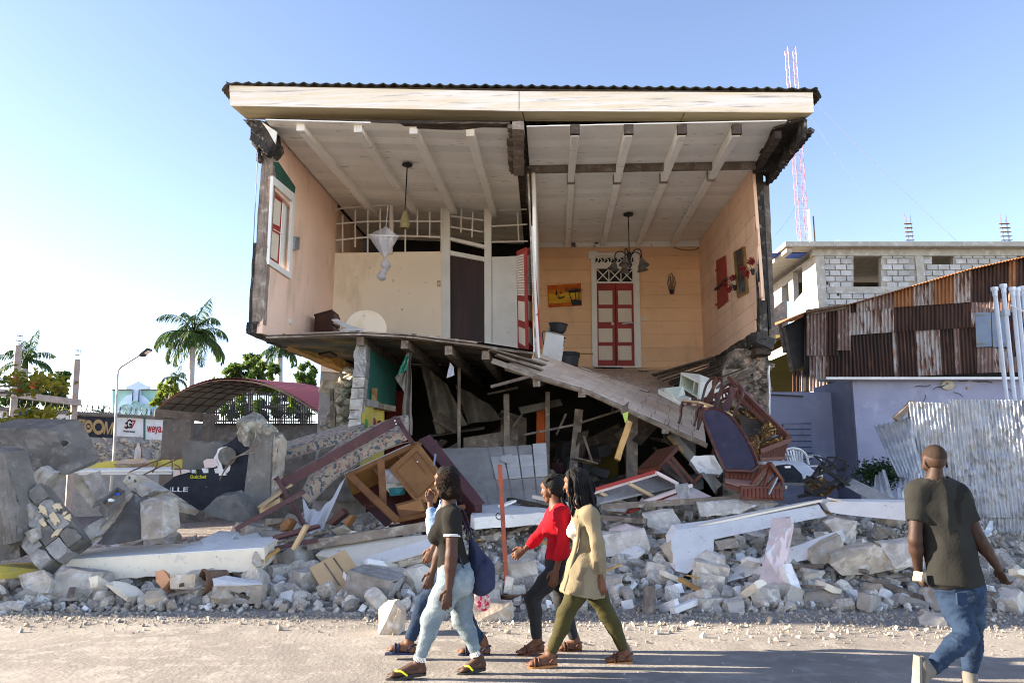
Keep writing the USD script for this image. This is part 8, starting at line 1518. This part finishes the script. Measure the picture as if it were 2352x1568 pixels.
def foot(ankle, toe, s=1.0):            # bones of a foot from heel to five toes
 a, t = A(ankle, float), A(toe, float); d = norm((t - a) * [1, 1, .0 if abs(t[2] - a[2]) < .12 else 1]); up = norm(np.cross(np.cross(d, (0, 0, 1.0)), d)) if abs(d[2]) < .95 else A([0, 0, 1.0]); up = up if up[2] > 0 else -up
 h = a - up * .05 * s - d * .035 * s; ball = t - d * .055 * s + up * .012; r = np.cross(d, up)
 B = [(a + up * .05, h, .036 * s, .032 * s), (h, ball, .032 * s, .03 * s, up, .8), (a, ball, .03 * s, .024 * s), (ball - r * .02 * s, ball + r * .024 * s, .021 * s, .019 * s, up, .7)]
 for k in range(5): B.append((ball + r * (.034 - .0165 * k) * s, t + r * (.03 - .0155 * k) * s - d * .009 * abs(k - 1) * s - up * .0, .0125 * s, (.0115 - .0012 * k) * s))
 return B, h, ball, d, r, up
def sandal(par, h, ball, toe, d, r, up, sole, strap, kind, s=1.0):
 def out(o): return [h - d * .03 * s + r * x - up * o for x in (-.026 * s, .026 * s)] + [h + d * .06 * s + r * x * s - up * o for x in (-.03, .03)] + [ball + r * x * s - up * o for x in (-.046, .044)] + [toe + d * .012 + r * x * s - up * o for x in (-.032, .03)]
 sp_ = obj('sandal', hull(out(.026 * s) + out(.042 * s)), sole, par)
 if kind == 'thong':
  for x in (-1, 1): obj('strap', tube(curve([toe - d * .035 + r * .012 - up * .012, toe - d * .04 + up * .022 + r * (.012 + .01 * x), lerp(ball, h, .25) + r * .036 * x + up * .022, lerp(ball, h, .5) + r * .04 * x - up * .02], 10), .008 * s, 5), strap, sp_, smooth=True)
 else:
  for t_ in (.12, .3): p = lerp(ball, h, t_); obj('strap', tube(curve([p + r * .042 - up * .024, p + r * .034 + up * .022, p + up * .04, p - r * .034 + up * .022, p - r * .042 - up * .024], 12), .009 * s, 5), strap, sp_, smooth=True)
  obj('strap', tube(curve([lerp(h, ball, .3) + r * .034 - up * .02, h + r * .03 + up * .03, h - d * .034 + up * .035, h - r * .03 + up * .03, lerp(h, ball, .3) - r * .034 - up * .02], 14), .008 * s, 5), strap, sp_, smooth=True)
def person(label, J, f, hf, o):
 """J: joints in the world; f: where the body faces; hf: where the head looks; o: radii, clothes and colours"""
 f = norm(f); g = o.get('g', 1.0); T = thing('person', label, 'person', gz((J['hl'] + J['hr']) / 2)); up = norm(J['neck'] - J['pelvis'])
 lat = norm(np.cross(f, up)); B = []; ch, pel = J['chest'], J['pelvis']; wst = lerp(ch, pel, .55)
 W = o.get('w', (.13, .115, .15)); sq = o.get('sq', .74)
 torso = [(J['neck'] - up * .03, ch + up * .09, .05, .075), (ch + up * .09, ch, W[0] * .85, W[0], f, sq), (ch, wst, W[0], W[1], f, sq), (wst, pel, W[1], W[2], f, sq + .08), (J['sl'], J['sr'], .05, .05), (J['neck'] + up * .01, J['sl'], .05, .05), (J['neck'] + up * .01, J['sr'], .05, .05), (pel, lerp(J['hl'], J['hr'], .5), W[2], W[2] * .95, f, sq + .12)]
 if o.get('bust'): torso += [(ch + f * W[0] * .55 + lat * x * .06 - up * .02, ch + f * W[0] * .7 + lat * x * .06 - up * .05, .058 * o['bust'], .052 * o['bust']) for x in (-1, 1)]
 if o.get('seat'): torso += [(pel - f * W[2] * .42 + lat * x * .07 - up * .05, pel - f * W[2] * .4 + lat * x * .07 - up * .08, .095 * o['seat'], .09 * o['seat']) for x in (-1, 1)]
 ar, lg = o.get('arm', (.05, .04, .034, .024)), o.get('leg', (.092, .06, .054, .036)); arms, legs = {}, {}
 for s in 'lr':
  arms[s] = [(J['s' + s], J['e' + s], ar[0], ar[1]), (J['e' + s], lerp(J['e' + s], J['w' + s], .3), ar[1], ar[2] * 1.12), (lerp(J['e' + s], J['w' + s], .3), J['w' + s], ar[2] * 1.12, ar[3])]
  cf = lerp(J['k' + s], J['a' + s], .3) - f * .012
  legs[s] = [(J['h' + s], lerp(J['h' + s], J['k' + s], .5), lg[0], lg[0] * .85), (lerp(J['h' + s], J['k' + s], .5), J['k' + s], lg[0] * .85, lg[1]), (J['k' + s], cf, lg[1], lg[2]), (cf, J['a' + s], lg[2], lg[3])]
 hm, eyes, q = head(J['head'], hf, o.get('hup', up), o.get('hs', 1.0))
 neck = [(J['head'] - norm(o.get('hup', up)) * .06 - norm(hf) * .02, J['neck'] - up * .02, .052, .056)]
 bones = torso + neck + sum(arms.values(), []) + sum(legs.values(), []); feet = {}
 for s in 'lr':
  fb = foot(J['a' + s], J['t' + s], o.get('fs', 1.0)); feet[s] = fb
 parts = [flesh(bones, .013, .03), hm]
 if not o.get('shoes'):
  for s in 'lr': parts.append(flesh(feet[s][0] + [(J['a' + s], lerp(J['a' + s], J['k' + s], .3), lg[3], lg[3] * 1.1)], .0065, .012, smooth=1))
 for s in 'lr': parts.append(hand(J['w' + s], J['f' + s], o.get('th' + s, f), o.get('hands', 1.0), o.get('curl' + s, .5)))
 body = obj('body', join(*[toward(p, 0) for p in parts]), o['skin'], T, smooth=True)
 for e in eyes: obj('eye', stone((.022, .022, .022), 3, 8, 1, 0, e), 'eye_white', body)
 return T, dict(B=bones, torso=torso, arms=arms, legs=legs, up=up, lat=lat, f=f, q=q, feet=feet, ch=ch, pel=pel, wst=wst, body=body, neck=neck)
def grow(bs, e, m=1.0): return [(b[0], b[1], b[2] * m + e, b[3] * m + e, *b[4:]) for b in bs]
def upto(bs, t, cut=True):              # the first part of a limb, its end cut straight
 L = [np.linalg.norm(A(b[1]) - A(b[0])) for b in bs]; tot, out, acc = sum(L) * t, [], 0
 for b, l in zip(bs, L):
  if acc + l < tot - 1e-6: out.append((*b[:4], None, 1, False)); acc += l; continue
  u = (tot - acc) / l; out.append((b[0], lerp(b[0], b[1], u), b[2], b[2] + (b[3] - b[2]) * u, None, 1, cut)); break
 return out
K10, K11, K12 = crop(900, 1140, 400, 1106), crop(1240, 1140, 400, 1106), crop(2160, 1100, 400, 1033)
def joints(K, D, tab): return {k: P(*K(v[0], v[1]), D + (v[2] if len(v) > 2 else 0)) for k, v in tab.items()}
def ground_feet(J, planted):
 for s in planted: J['t' + s][2] = .032; J['a' + s][2] = max(.098, min(J['a' + s][2], .13))
# ---- woman in the black tee, nearest
J = joints(K10, 6.5, dict(head=(606, 215), neck=(612, 345), chest=(608, 505), pelvis=(655, 800), sl=(640, 425, -.17), sr=(612, 420, .16), el=(632, 690, -.22), er=(560, 650, .2), wl=(612, 915, -.22), wr=(500, 800, .2), fl=(600, 1035, -.22), fr=(470, 890, .2),
 hl=(645, 850, -.09), hr=(690, 850, .09), kl=(490, 1130, -.09), kr=(705, 1130, .09), al=(402, 1400, -.09), ar=(815, 1370, .07), tl=(190, 1500, -.09), tr=(676, 1512, .07)))
ground_feet(J, 'lr')
T, b = person('woman in a black tee shirt and pale cropped jeans carrying a navy drawstring bag', J, (-1, .12, 0), (-.35, .93, 0), dict(skin='skin_deep', w=(.132, .12, .15), bust=1.1, seat=1.05, leg=(.108, .068, .05, .034), arm=(.056, .046, .04, .027), curll=.35, thl=(-1, 0, 0), thr=(-1, 0, 0)))
tee = obj('tee_shirt', toward(flesh(grow(b['torso'], .012) + [x for s in 'lr' for x in grow(upto(b['arms'][s][:1], .5), .016)], .012, .035, [(b['pel'] + b['up'] * .055, -b['up']), (J['neck'] + b['up'] * .045 + b['f'] * .01, .092)], .007, 8, 3), 0), 'tee_black', T, smooth=True)
for s in 'l':
 sa = b['arms'][s][0];
 for t0, t1, m in ((.445, .47, 'white_paint'), (.48, .5, 'white_paint')): obj('sleeve_stripe', tube([lerp(sa[0], sa[1], t0), lerp(sa[0], sa[1], t1)], [.0685, .0685], 18), m, tee, smooth=40)
obj('jeans', toward(flesh(grow([b['torso'][3], b['torso'][7], *b['torso'][10:]], .010) + [x for s in 'lr' for x in grow(upto(b['legs'][s], .93), .010)], .012, .04, [(b['pel'] + b['up'] * .09, b['up'])], .007, 9, 5), 0), 'denim_light', T, smooth=True)
for s in 'lr':
 p0, p1 = lerp(J['k' + s], J['a' + s], .84), lerp(J['k' + s], J['a' + s], .96); ring_ = frame(p1 - p0)
 obj('frayed_hem', join(*[beam(p0 + (ring_[1] * math.cos(a) + ring_[2] * math.sin(a)) * .047, p1 + (ring_[1] * math.cos(a) + ring_[2] * math.sin(a)) * (.047 + .006 * math.sin(k * 7)) - (p1 - p0) * .25 * abs(math.sin(k * 3.7)), .012, .006) for k, a in enumerate(np.linspace(0, 6.28, 26))]), 'white_wood', T)
q = b['q']
hr_ = flesh([(q(-.03, 0, .035), q(-.005, 0, .045), .1, .095), (q(-.06, 0, -.02), q(-.03, 0, .0), .075, .08), (q(-.10, .0, -.03), q(-.115, 0, -.035), .05, .045), (q(-.06, .05, -.05), q(-.06, -.05, -.05), .045, .045)], .009, .02, [(q(.055, 0, .04), b['q'](1, 0, -.55) - b['q'](0, 0, 0))], .012, 24, 8)
hair = obj('hair', toward(hr_, 0), 'hair_brown', T, smooth=True)
for k in range(9): a = k * .7; obj('hair_twist', tube(curve([q(-.05, .08 * math.cos(a), .03 + .06 * math.sin(a)), q(-.1, .06 * math.cos(a + .5), .0 + .05 * math.sin(a + .5)), q(-.125, .03 * math.cos(a + 1), -.03 + .03 * math.sin(a + 1))], 8), [.012, .016, .018, .018, .018, .017, .015, .012], 6), 'hair_brown', hair, smooth=True)
for s in 'lr': fb = b['feet'][s]; sandal(T, fb[1], fb[2], J['t' + s], fb[3], fb[4], fb[5], 'black', 'strap_yellow', 'thong')
BG = thing('drawstring_bag', 'navy drawstring bag hanging on the back of the woman in black', 'bag', P(*K10(840, 930), 6.6))
bd = flesh([(P(*K10(838, 860), 6.55), P(*K10(835, 780), 6.55), .115, .115, (0, 1, 0), .8), (P(*K10(835, 780), 6.55), P(*K10(775, 590), 6.52), .105, .03, (0, 1, 0), .8)], .012, .04, (), .012, 7, 6)
obj('bag_body', toward(bd, 0), 'navy_cloth', BG, smooth=True)
for pts in ([(772, 585), (760, 500), (720, 380), (660, 345)], [(765, 590), (745, 520), (700, 420), (640, 370)], [(760, 850), (720, 780), (690, 700), (680, 690)]): obj('cord', tube(curve([P(*K10(*p), 6.36 if k else 6.5) for k, p in enumerate(pts)], 10), .006, 5), 'navy_cloth', BG)
# ---- woman in the blue shirt, half hidden behind
J = joints(K10, 7.15, dict(head=(592, 170), neck=(610, 300), chest=(612, 455), pelvis=(640, 790), sl=(585, 390, -.15), sr=(620, 385, .17), el=(505, 520, -.2), er=(590, 620, .2), wl=(484, 320, -.1), wr=(500, 640, .1), fl=(500, 195, -.05), fr=(480, 680, .1),
 hl=(610, 830, -.08), hr=(650, 830, .09), kl=(440, 1010, -.08), kr=(690, 1090, .09), al=(335, 1290, -.08), ar=(850, 1330, .08), tl=(185, 1335, -.08), tr=(672, 1400, .08)))
ground_feet(J, 'r')
T, b = person('woman in light blue shirt, hand at her mouth, half hidden behind the woman in black', J, (-1, .1, 0), (-1, .25, .02), dict(skin='skin_brown', curll=1.3, thl=(-.8, -.6, 0), hands=.95, w=(.12, .11, .14), leg=(.085, .058, .052, .038)))
obj('shirt', toward(flesh(grow(b['torso'][:8], .013) + [x for s in 'lr' for x in grow(upto(b['arms'][s], .88), .013)], .013, .035, [(b['pel'] - b['up'] * .08, -b['up']), (J['neck'] + b['up'] * .055, .085)], .008, 9, 13), 0), 'shirt_blue', T, smooth=True)
obj('jeans', toward(flesh(grow([b['torso'][3], b['torso'][7]], .011) + [x for s in 'lr' for x in grow(upto(b['legs'][s], .95), .012)], .013, .04, [(b['pel'] + b['up'] * .08, b['up'])], .006, 9, 15), 0), 'denim_blue', T, smooth=True)
q = b['q']; obj('hair', toward(flesh([(q(-.035, 0, .04), q(-.01, 0, .05), .1, .092), (q(-.06, 0, -.03), q(-.04, 0, .0), .07, .08), (q(-.1, 0, -.08), q(-.11, 0, -.3), .045, .03), (q(-.11, 0, -.3), q(-.1, 0, -.5), .035, .02)], .011, .03, [(q(.05, 0, .05), b['q'](1, 0, -.7) - b['q'](0, 0, 0))], .006, 20, 5), 0), 'hair_black', T, smooth=True)
for s in 'lr': fb = b['feet'][s]; sandal(T, fb[1], fb[2], J['t' + s], fb[3], fb[4], fb[5], 'navy_cloth', 'navy_cloth', 'band')
BG = thing('floral_bag', 'pink flowered cloth bag carried low behind the woman in black', 'bag', P(*K10(830, 1060), 7.0))
obj('bag_body', toward(flesh([(P(*K10(820, 985), 7.0), P(*K10(838, 1005), 7.0), .075, .085, (0, 1, 0), .6), (P(*K10(800, 930), 7.0), P(*K10(830, 990), 7.0), .04, .08, (0, 1, 0), .6)], .011, .03, (), .01, 9, 2), 0), 'floral', BG, smooth=True)
obj('handle', tube(curve([P(*K10(790, 950), 7.0), P(*K10(775, 850), 7.0), P(*K10(800, 930), 7.0)], 8), .008, 5), 'floral', BG)
# ---- woman in red
J = joints(K11, 7.3, dict(head=(385, 228), neck=(415, 350), chest=(425, 470), pelvis=(435, 720), sl=(468, 400, -.15), sr=(395, 405, .17), el=(462, 610, -.2), er=(290, 560, .28), wl=(415, 785, -.18), wr=(200, 640, .22), fl=(395, 880, -.18), fr=(118, 700, .2),
 hl=(435, 770, -.08), hr=(440, 770, .09), kl=(250, 985, -.08), kr=(450, 1000, .09), al=(283, 1270, -.08), ar=(545, 1300, .08), tl=(142, 1335, -.08), tr=(418, 1360, .08)))
ground_feet(J, 'lr')
T, b = person('woman in a red knitted top and black trousers with braids tied in a ponytail', J, (-1, .25, 0), (-.92, .42, -.05), dict(skin='skin_brown', curlr=.8, curll=.4, thr=(0, .3, 1), thl=(-1, 0, 0), w=(.118, .105, .138), bust=.9, leg=(.084, .056, .05, .036), arm=(.048, .038, .034, .023), hup=(-.12, 0, 1)))
obj('red_top', toward(flesh(grow(b['torso'], .014) + [x for s in 'lr' for x in grow(upto(b['arms'][s], .93), .013)], .012, .035, [(b['pel'] + b['up'] * .02, -b['up']), (J['neck'] + b['up'] * .04 + b['f'] * .02, .095)], .009, 8, 23), 0), 'knit_red', T, smooth=True)
obj('trousers', toward(flesh(grow([b['torso'][3], b['torso'][7]], .009) + [x for s in 'lr' for x in grow(upto(b['legs'][s], .97), .009)], .012, .04, [(b['pel'] + b['up'] * .08, b['up'])], .004, 9, 25), 0), 'legging_black', T, smooth=True)
q = b['q']; hair = obj('hair', toward(flesh([(q(-.03, 0, .04), q(-.005, 0, .047), .097, .09), (q(-.06, 0, -.01), q(-.04, 0, .0), .07, .08)], .01, .02, [(q(.05, 0, .05), q(1, 0, -.75) - q(0, 0, 0))], .004, 25, 5), 0), 'hair_black', T, smooth=True)
for k in range(13):
 y = (k - 6) * .0135; obj('braid', tube(curve([q(.06 - abs(y) * .5, y, .105 - abs(y) * .5), q(-.03, y * 1.1, .14 - abs(y) * .35), q(-.1, y * .7, .06), q(-.125, y * .2, -.02)], 12), .0085, 5), 'hair_black', hair, smooth=True)
for k in range(16):
 a = k * 2.4; r_ = .03 * math.sqrt(k / 16); obj('braid', tube(curve([q(-.125, 0, -.02), P(*K11(455 + 200 * r_ * math.cos(a), 290), 7.26 + r_ * math.sin(a)), P(*K11(492 + 500 * r_ * math.cos(a), 380), 7.22 + r_ * math.sin(a)), P(*K11(510 + 500 * r_ * math.cos(a), 500 + 30 * math.sin(a)), 7.2 + r_ * math.sin(a))], 12), [.011] * 10 + [.009, .006], 5), 'hair_black', hair, smooth=True)
obj('hair_tie', tube(curve([q(-.128, .03, -.0), q(-.14, .0, .02), q(-.128, -.03, .0), q(-.118, 0, -.03), q(-.128, .03, 0)], 12), .008, 5), 'gold_paint', hair)
for s in 'lr': fb = b['feet'][s]; sandal(T, fb[1], fb[2], J['t' + s], fb[3], fb[4], fb[5], 'leather_brown', 'leather_brown', 'band')
# ---- woman in the cardigan
J = joints(K11, 6.85, dict(head=(552, 190), neck=(595, 335), chest=(600, 480), pelvis=(625, 760), sl=(650, 402, -.15), sr=(572, 398, .16), el=(700, 600, -.2), er=(560, 560, .3), wl=(722, 830, -.16), wr=(500, 555, .36), fl=(736, 935, -.14), fr=(435, 545, .36),
 hl=(620, 830, -.08), hr=(640, 830, .09), kl=(480, 1090, -.08), kr=(765, 1090, .09), al=(372, 1370, -.08), ar=(890, 1350, .08), tl=(208, 1432, -.08), tr=(760, 1442, .08)))
ground_feet(J, 'lr')
T, b = person('woman in a long beige cardigan and olive leggings with loose shoulder length braids', J, (-1, .2, 0), (-.95, .32, -.02), dict(skin='skin_brown', curll=.25, curlr=.7, thl=(-1, 0, 0), thr=(0, 0, 1), w=(.12, .105, .14), bust=.95, leg=(.09, .06, .053, .037), arm=(.05, .04, .035, .024), hup=(-.1, 0, 1)))
obj('cream_vest', toward(flesh(grow(b['torso'], .008), .012, .035, [(b['pel'] + b['up'] * .07, -b['up']), (J['neck'] + b['up'] * .03 + b['f'] * .03, .105)], .004, 14, 33), 0), 'vest_cream', T, smooth=True)
sk = norm(A([.08, 0, -1.0])); p0 = b['pel'] + b['up'] * .1
cd = grow([b['torso'][k] for k in (1, 2, 3, 4, 5, 6)], .015) + [(b['wst'] - b['f'] * .03, P(*K11(620, 800), 6.85), .13, .185, b['f'], .85), (P(*K11(620, 800), 6.85), P(*K11(595, 960), 6.85), .185, .205, b['f'], .95, True)] + [x for s in 'lr' for x in grow(upto(b['arms'][s], .94), .012)]
obj('cardigan', toward(flesh(cd, .012, .04, [(J['neck'] + b['up'] * .04 + b['f'] * .02, .098), (P(*K11(600, 955), 6.85), (-.15, 0, -1)), (b['ch'] + b['f'] * .10 + b['up'] * .06, b['f'] * .8 + b['up'] * .3)], .013, 6.5, 35), 0), 'cardigan', T, smooth=True)
obj('cardigan_edge', tube(curve([P(*K11(*p), d) for p, d in (((575, 470), 6.69), ((562, 600), 6.72), ((520, 760), 6.74), ((472, 930), 6.74))], 14), .014, 6), 'cardigan', T, smooth=True)
obj('leggings', toward(flesh(grow([b['torso'][3], b['torso'][7]], .008) + [x for s in 'lr' for x in grow(upto(b['legs'][s], .97), .009)], .012, .04, [(b['pel'] + b['up'] * .08, b['up'])], .004, 9, 37), 0), 'legging_olive', T, smooth=True)
q = b['q']; hair = obj('hair', toward(flesh([(q(-.025, 0, .045), q(.0, 0, .052), .1, .094), (q(-.06, 0, -.03), q(-.04, 0, .0), .085, .09), (q(-.07, 0, -.08), q(-.08, .0, -.15), .08, .07)], .011, .025, [(q(.055, 0, .05), q(1, 0, -.6) - q(0, 0, 0))], .006, 22, 5), 0), 'hair_black', T, smooth=True)
rh = np.random.default_rng(4)
for k in range(72):
 a = -2.2 + 4.4 * (k / 71); s_, c_ = math.sin(a), math.cos(a); y = .088 * s_; x0 = -.03 - .085 * c_ if abs(a) < 1.9 else .03
 L = rh.uniform(.2, .3); o1, o2 = rh.normal(size=2) * .012
 obj('braid', tube(curve([q(x0 * .5 + .02, y * .75, .12), q(x0 * 1.1, y * 1.15, .05), q(x0 * 1.2 + o1, y * 1.2 + o2, -.06), q(x0 * 1.25 + o2, y * 1.15 + o1, -.15), q(x0 * 1.2 + o1 * 2, y * 1.05 + o2, -.15 - L * .45)], 12), [.0105] * 11 + [.006], 5), 'hair_black', hair, smooth=True)
for s in 'lr': fb = b['feet'][s]; sandal(T, fb[1], fb[2], J['t' + s], fb[3], fb[4], fb[5], 'sole_tan', 'leather_brown', 'band')
# ---- man seen from behind
J = joints(K12, 6.0, dict(head=(452, 140), neck=(455, 262), chest=(500, 450), pelvis=(600, 900), sl=(345, 338, .02), sr=(612, 350, -.02), el=(330, 640, -.02), er=(745, 640, -.06), wl=(352, 850, .1), wr=(870, 830, -.04), fl=(380, 945, .12), fr=(925, 960, 0),
 hl=(560, 985, .04), hr=(690, 985, -.04), kl=(660, 1255, -.16), kr=(690, 1290, .12), al=(415, 1480, -.24), ar=(690, 1600, .1), tl=(330, 1640, -.12), tr=(640, 1660, .25)))
J['tr'][2] = .05; J['ar'][2] = .11; J['tr'][:2] = J['ar'][:2] + A([.08, .17]); J['tl'] = J['al'] + A([-.02, -.0, -.17])
T, b = person('man in a dark grey tee shirt and blue jeans seen from behind, head shaved', J, (.2, 1, 0), (.04, 1, 0), dict(skin='skin_dark', shoes=True, w=(.165, .15, .155), sq=.66, arm=(.058, .046, .042, .029), leg=(.093, .063, .055, .041), hs=1.06, curll=1.2, curlr=.5, thl=(0, 1, 0), thr=(-.3, .8, 0), hup=(.02, 0, 1)))
obj('tee_shirt', toward(flesh(grow(b['torso'], .018) + [(b['wst'], P(*K12(575, 940), 5.98), .165, .175, b['f'], .74, True)] + [x for s in 'lr' for x in grow(upto(b['arms'][s][:1], .62), .019)], .013, .05, [(J['neck'] + b['up'] * .05 + b['f'] * .015, .098), (P(*K12(575, 945), 6.0), -b['up'])], .014, 6, 43), 0), 'tee_dark_grey', T, smooth=True)
obj('jeans', toward(flesh(grow([b['torso'][3], b['torso'][7]], .012) + [x for s in 'lr' for x in grow(upto(b['legs'][s], .97), .013)], .013, .04, [(b['pel'] + b['up'] * .06, b['up'])], .012, 9, 45), 0), 'denim_dark' if False else 'denim_blue', T, smooth=True)
obj('hair_stubble', toward(flesh([(b['q'](-.024, 0, .042), b['q'](.0, 0, .046), .0905, .085, b['q'](0, 1, 0) - b['q'](0, 0, 0), .87)], .01, .02, [(b['q'](0, 0, .02), b['q'](.1, 0, -1) - b['q'](0, 0, 0))]), 0), M('stubble', (.022, .014, .0105), (.03, .019, .014), sc=30, bump=.2, bsc=150, rgh=.8, spec=.15), T, smooth=True)
obj('pocket', prism([P(*K12(x, y), 5.78) for x, y in ((600, 985), (665, 980), (670, 1050), (640, 1075), (605, 1060))], (0, .02, 0)), 'denim_blue', T)
for s in 'lr':
 a, t_ = J['a' + s], J['t' + s]; d_ = norm(t_ - a - A([0, 0, 0])) if s == 'l' else norm((t_ - a) * [1, 1, 0]); up_ = A([.75, .1, .15]) if s == 'l' else A([0, 0, 1.0]); up_ = norm(up_ - np.dot(up_, d_) * d_)
 hl_ = a - up_ * .045 - d_ * .04; bl = hl_ + d_ * .19
 sh_ = obj('shoe', toward(flesh([(a, hl_, .052, .048), (hl_, bl, .046, .046, up_, .8), (bl, bl + d_ * .05, .046, .034, up_, .7), (a, lerp(hl_, bl, .6), .046, .036)], .009, .02, [(hl_ - up_ * .036, -up_)]), 0), 'shoe_grey', T, smooth=True)
 r_ = np.cross(d_, up_); obj('sole', hull([hl_ - d_ * .05 + r_ * x - up_ * o for x in (-.035, .035) for o in (.03, .05)] + [bl + r_ * x - up_ * o for x in (-.048, .048) for o in (.03, .05)] + [bl + d_ * .075 + r_ * x - up_ * o for x in (-.028, .028) for o in (.03, .05)]), 'grey_concrete', sh_)
T1('phone', box(P(*K12(352, 880), 6.0), (.03, .07, .07), rot(0, 25, 30)), 'plywood', 'small pale packet held in the man\'s left hand', 'packet')
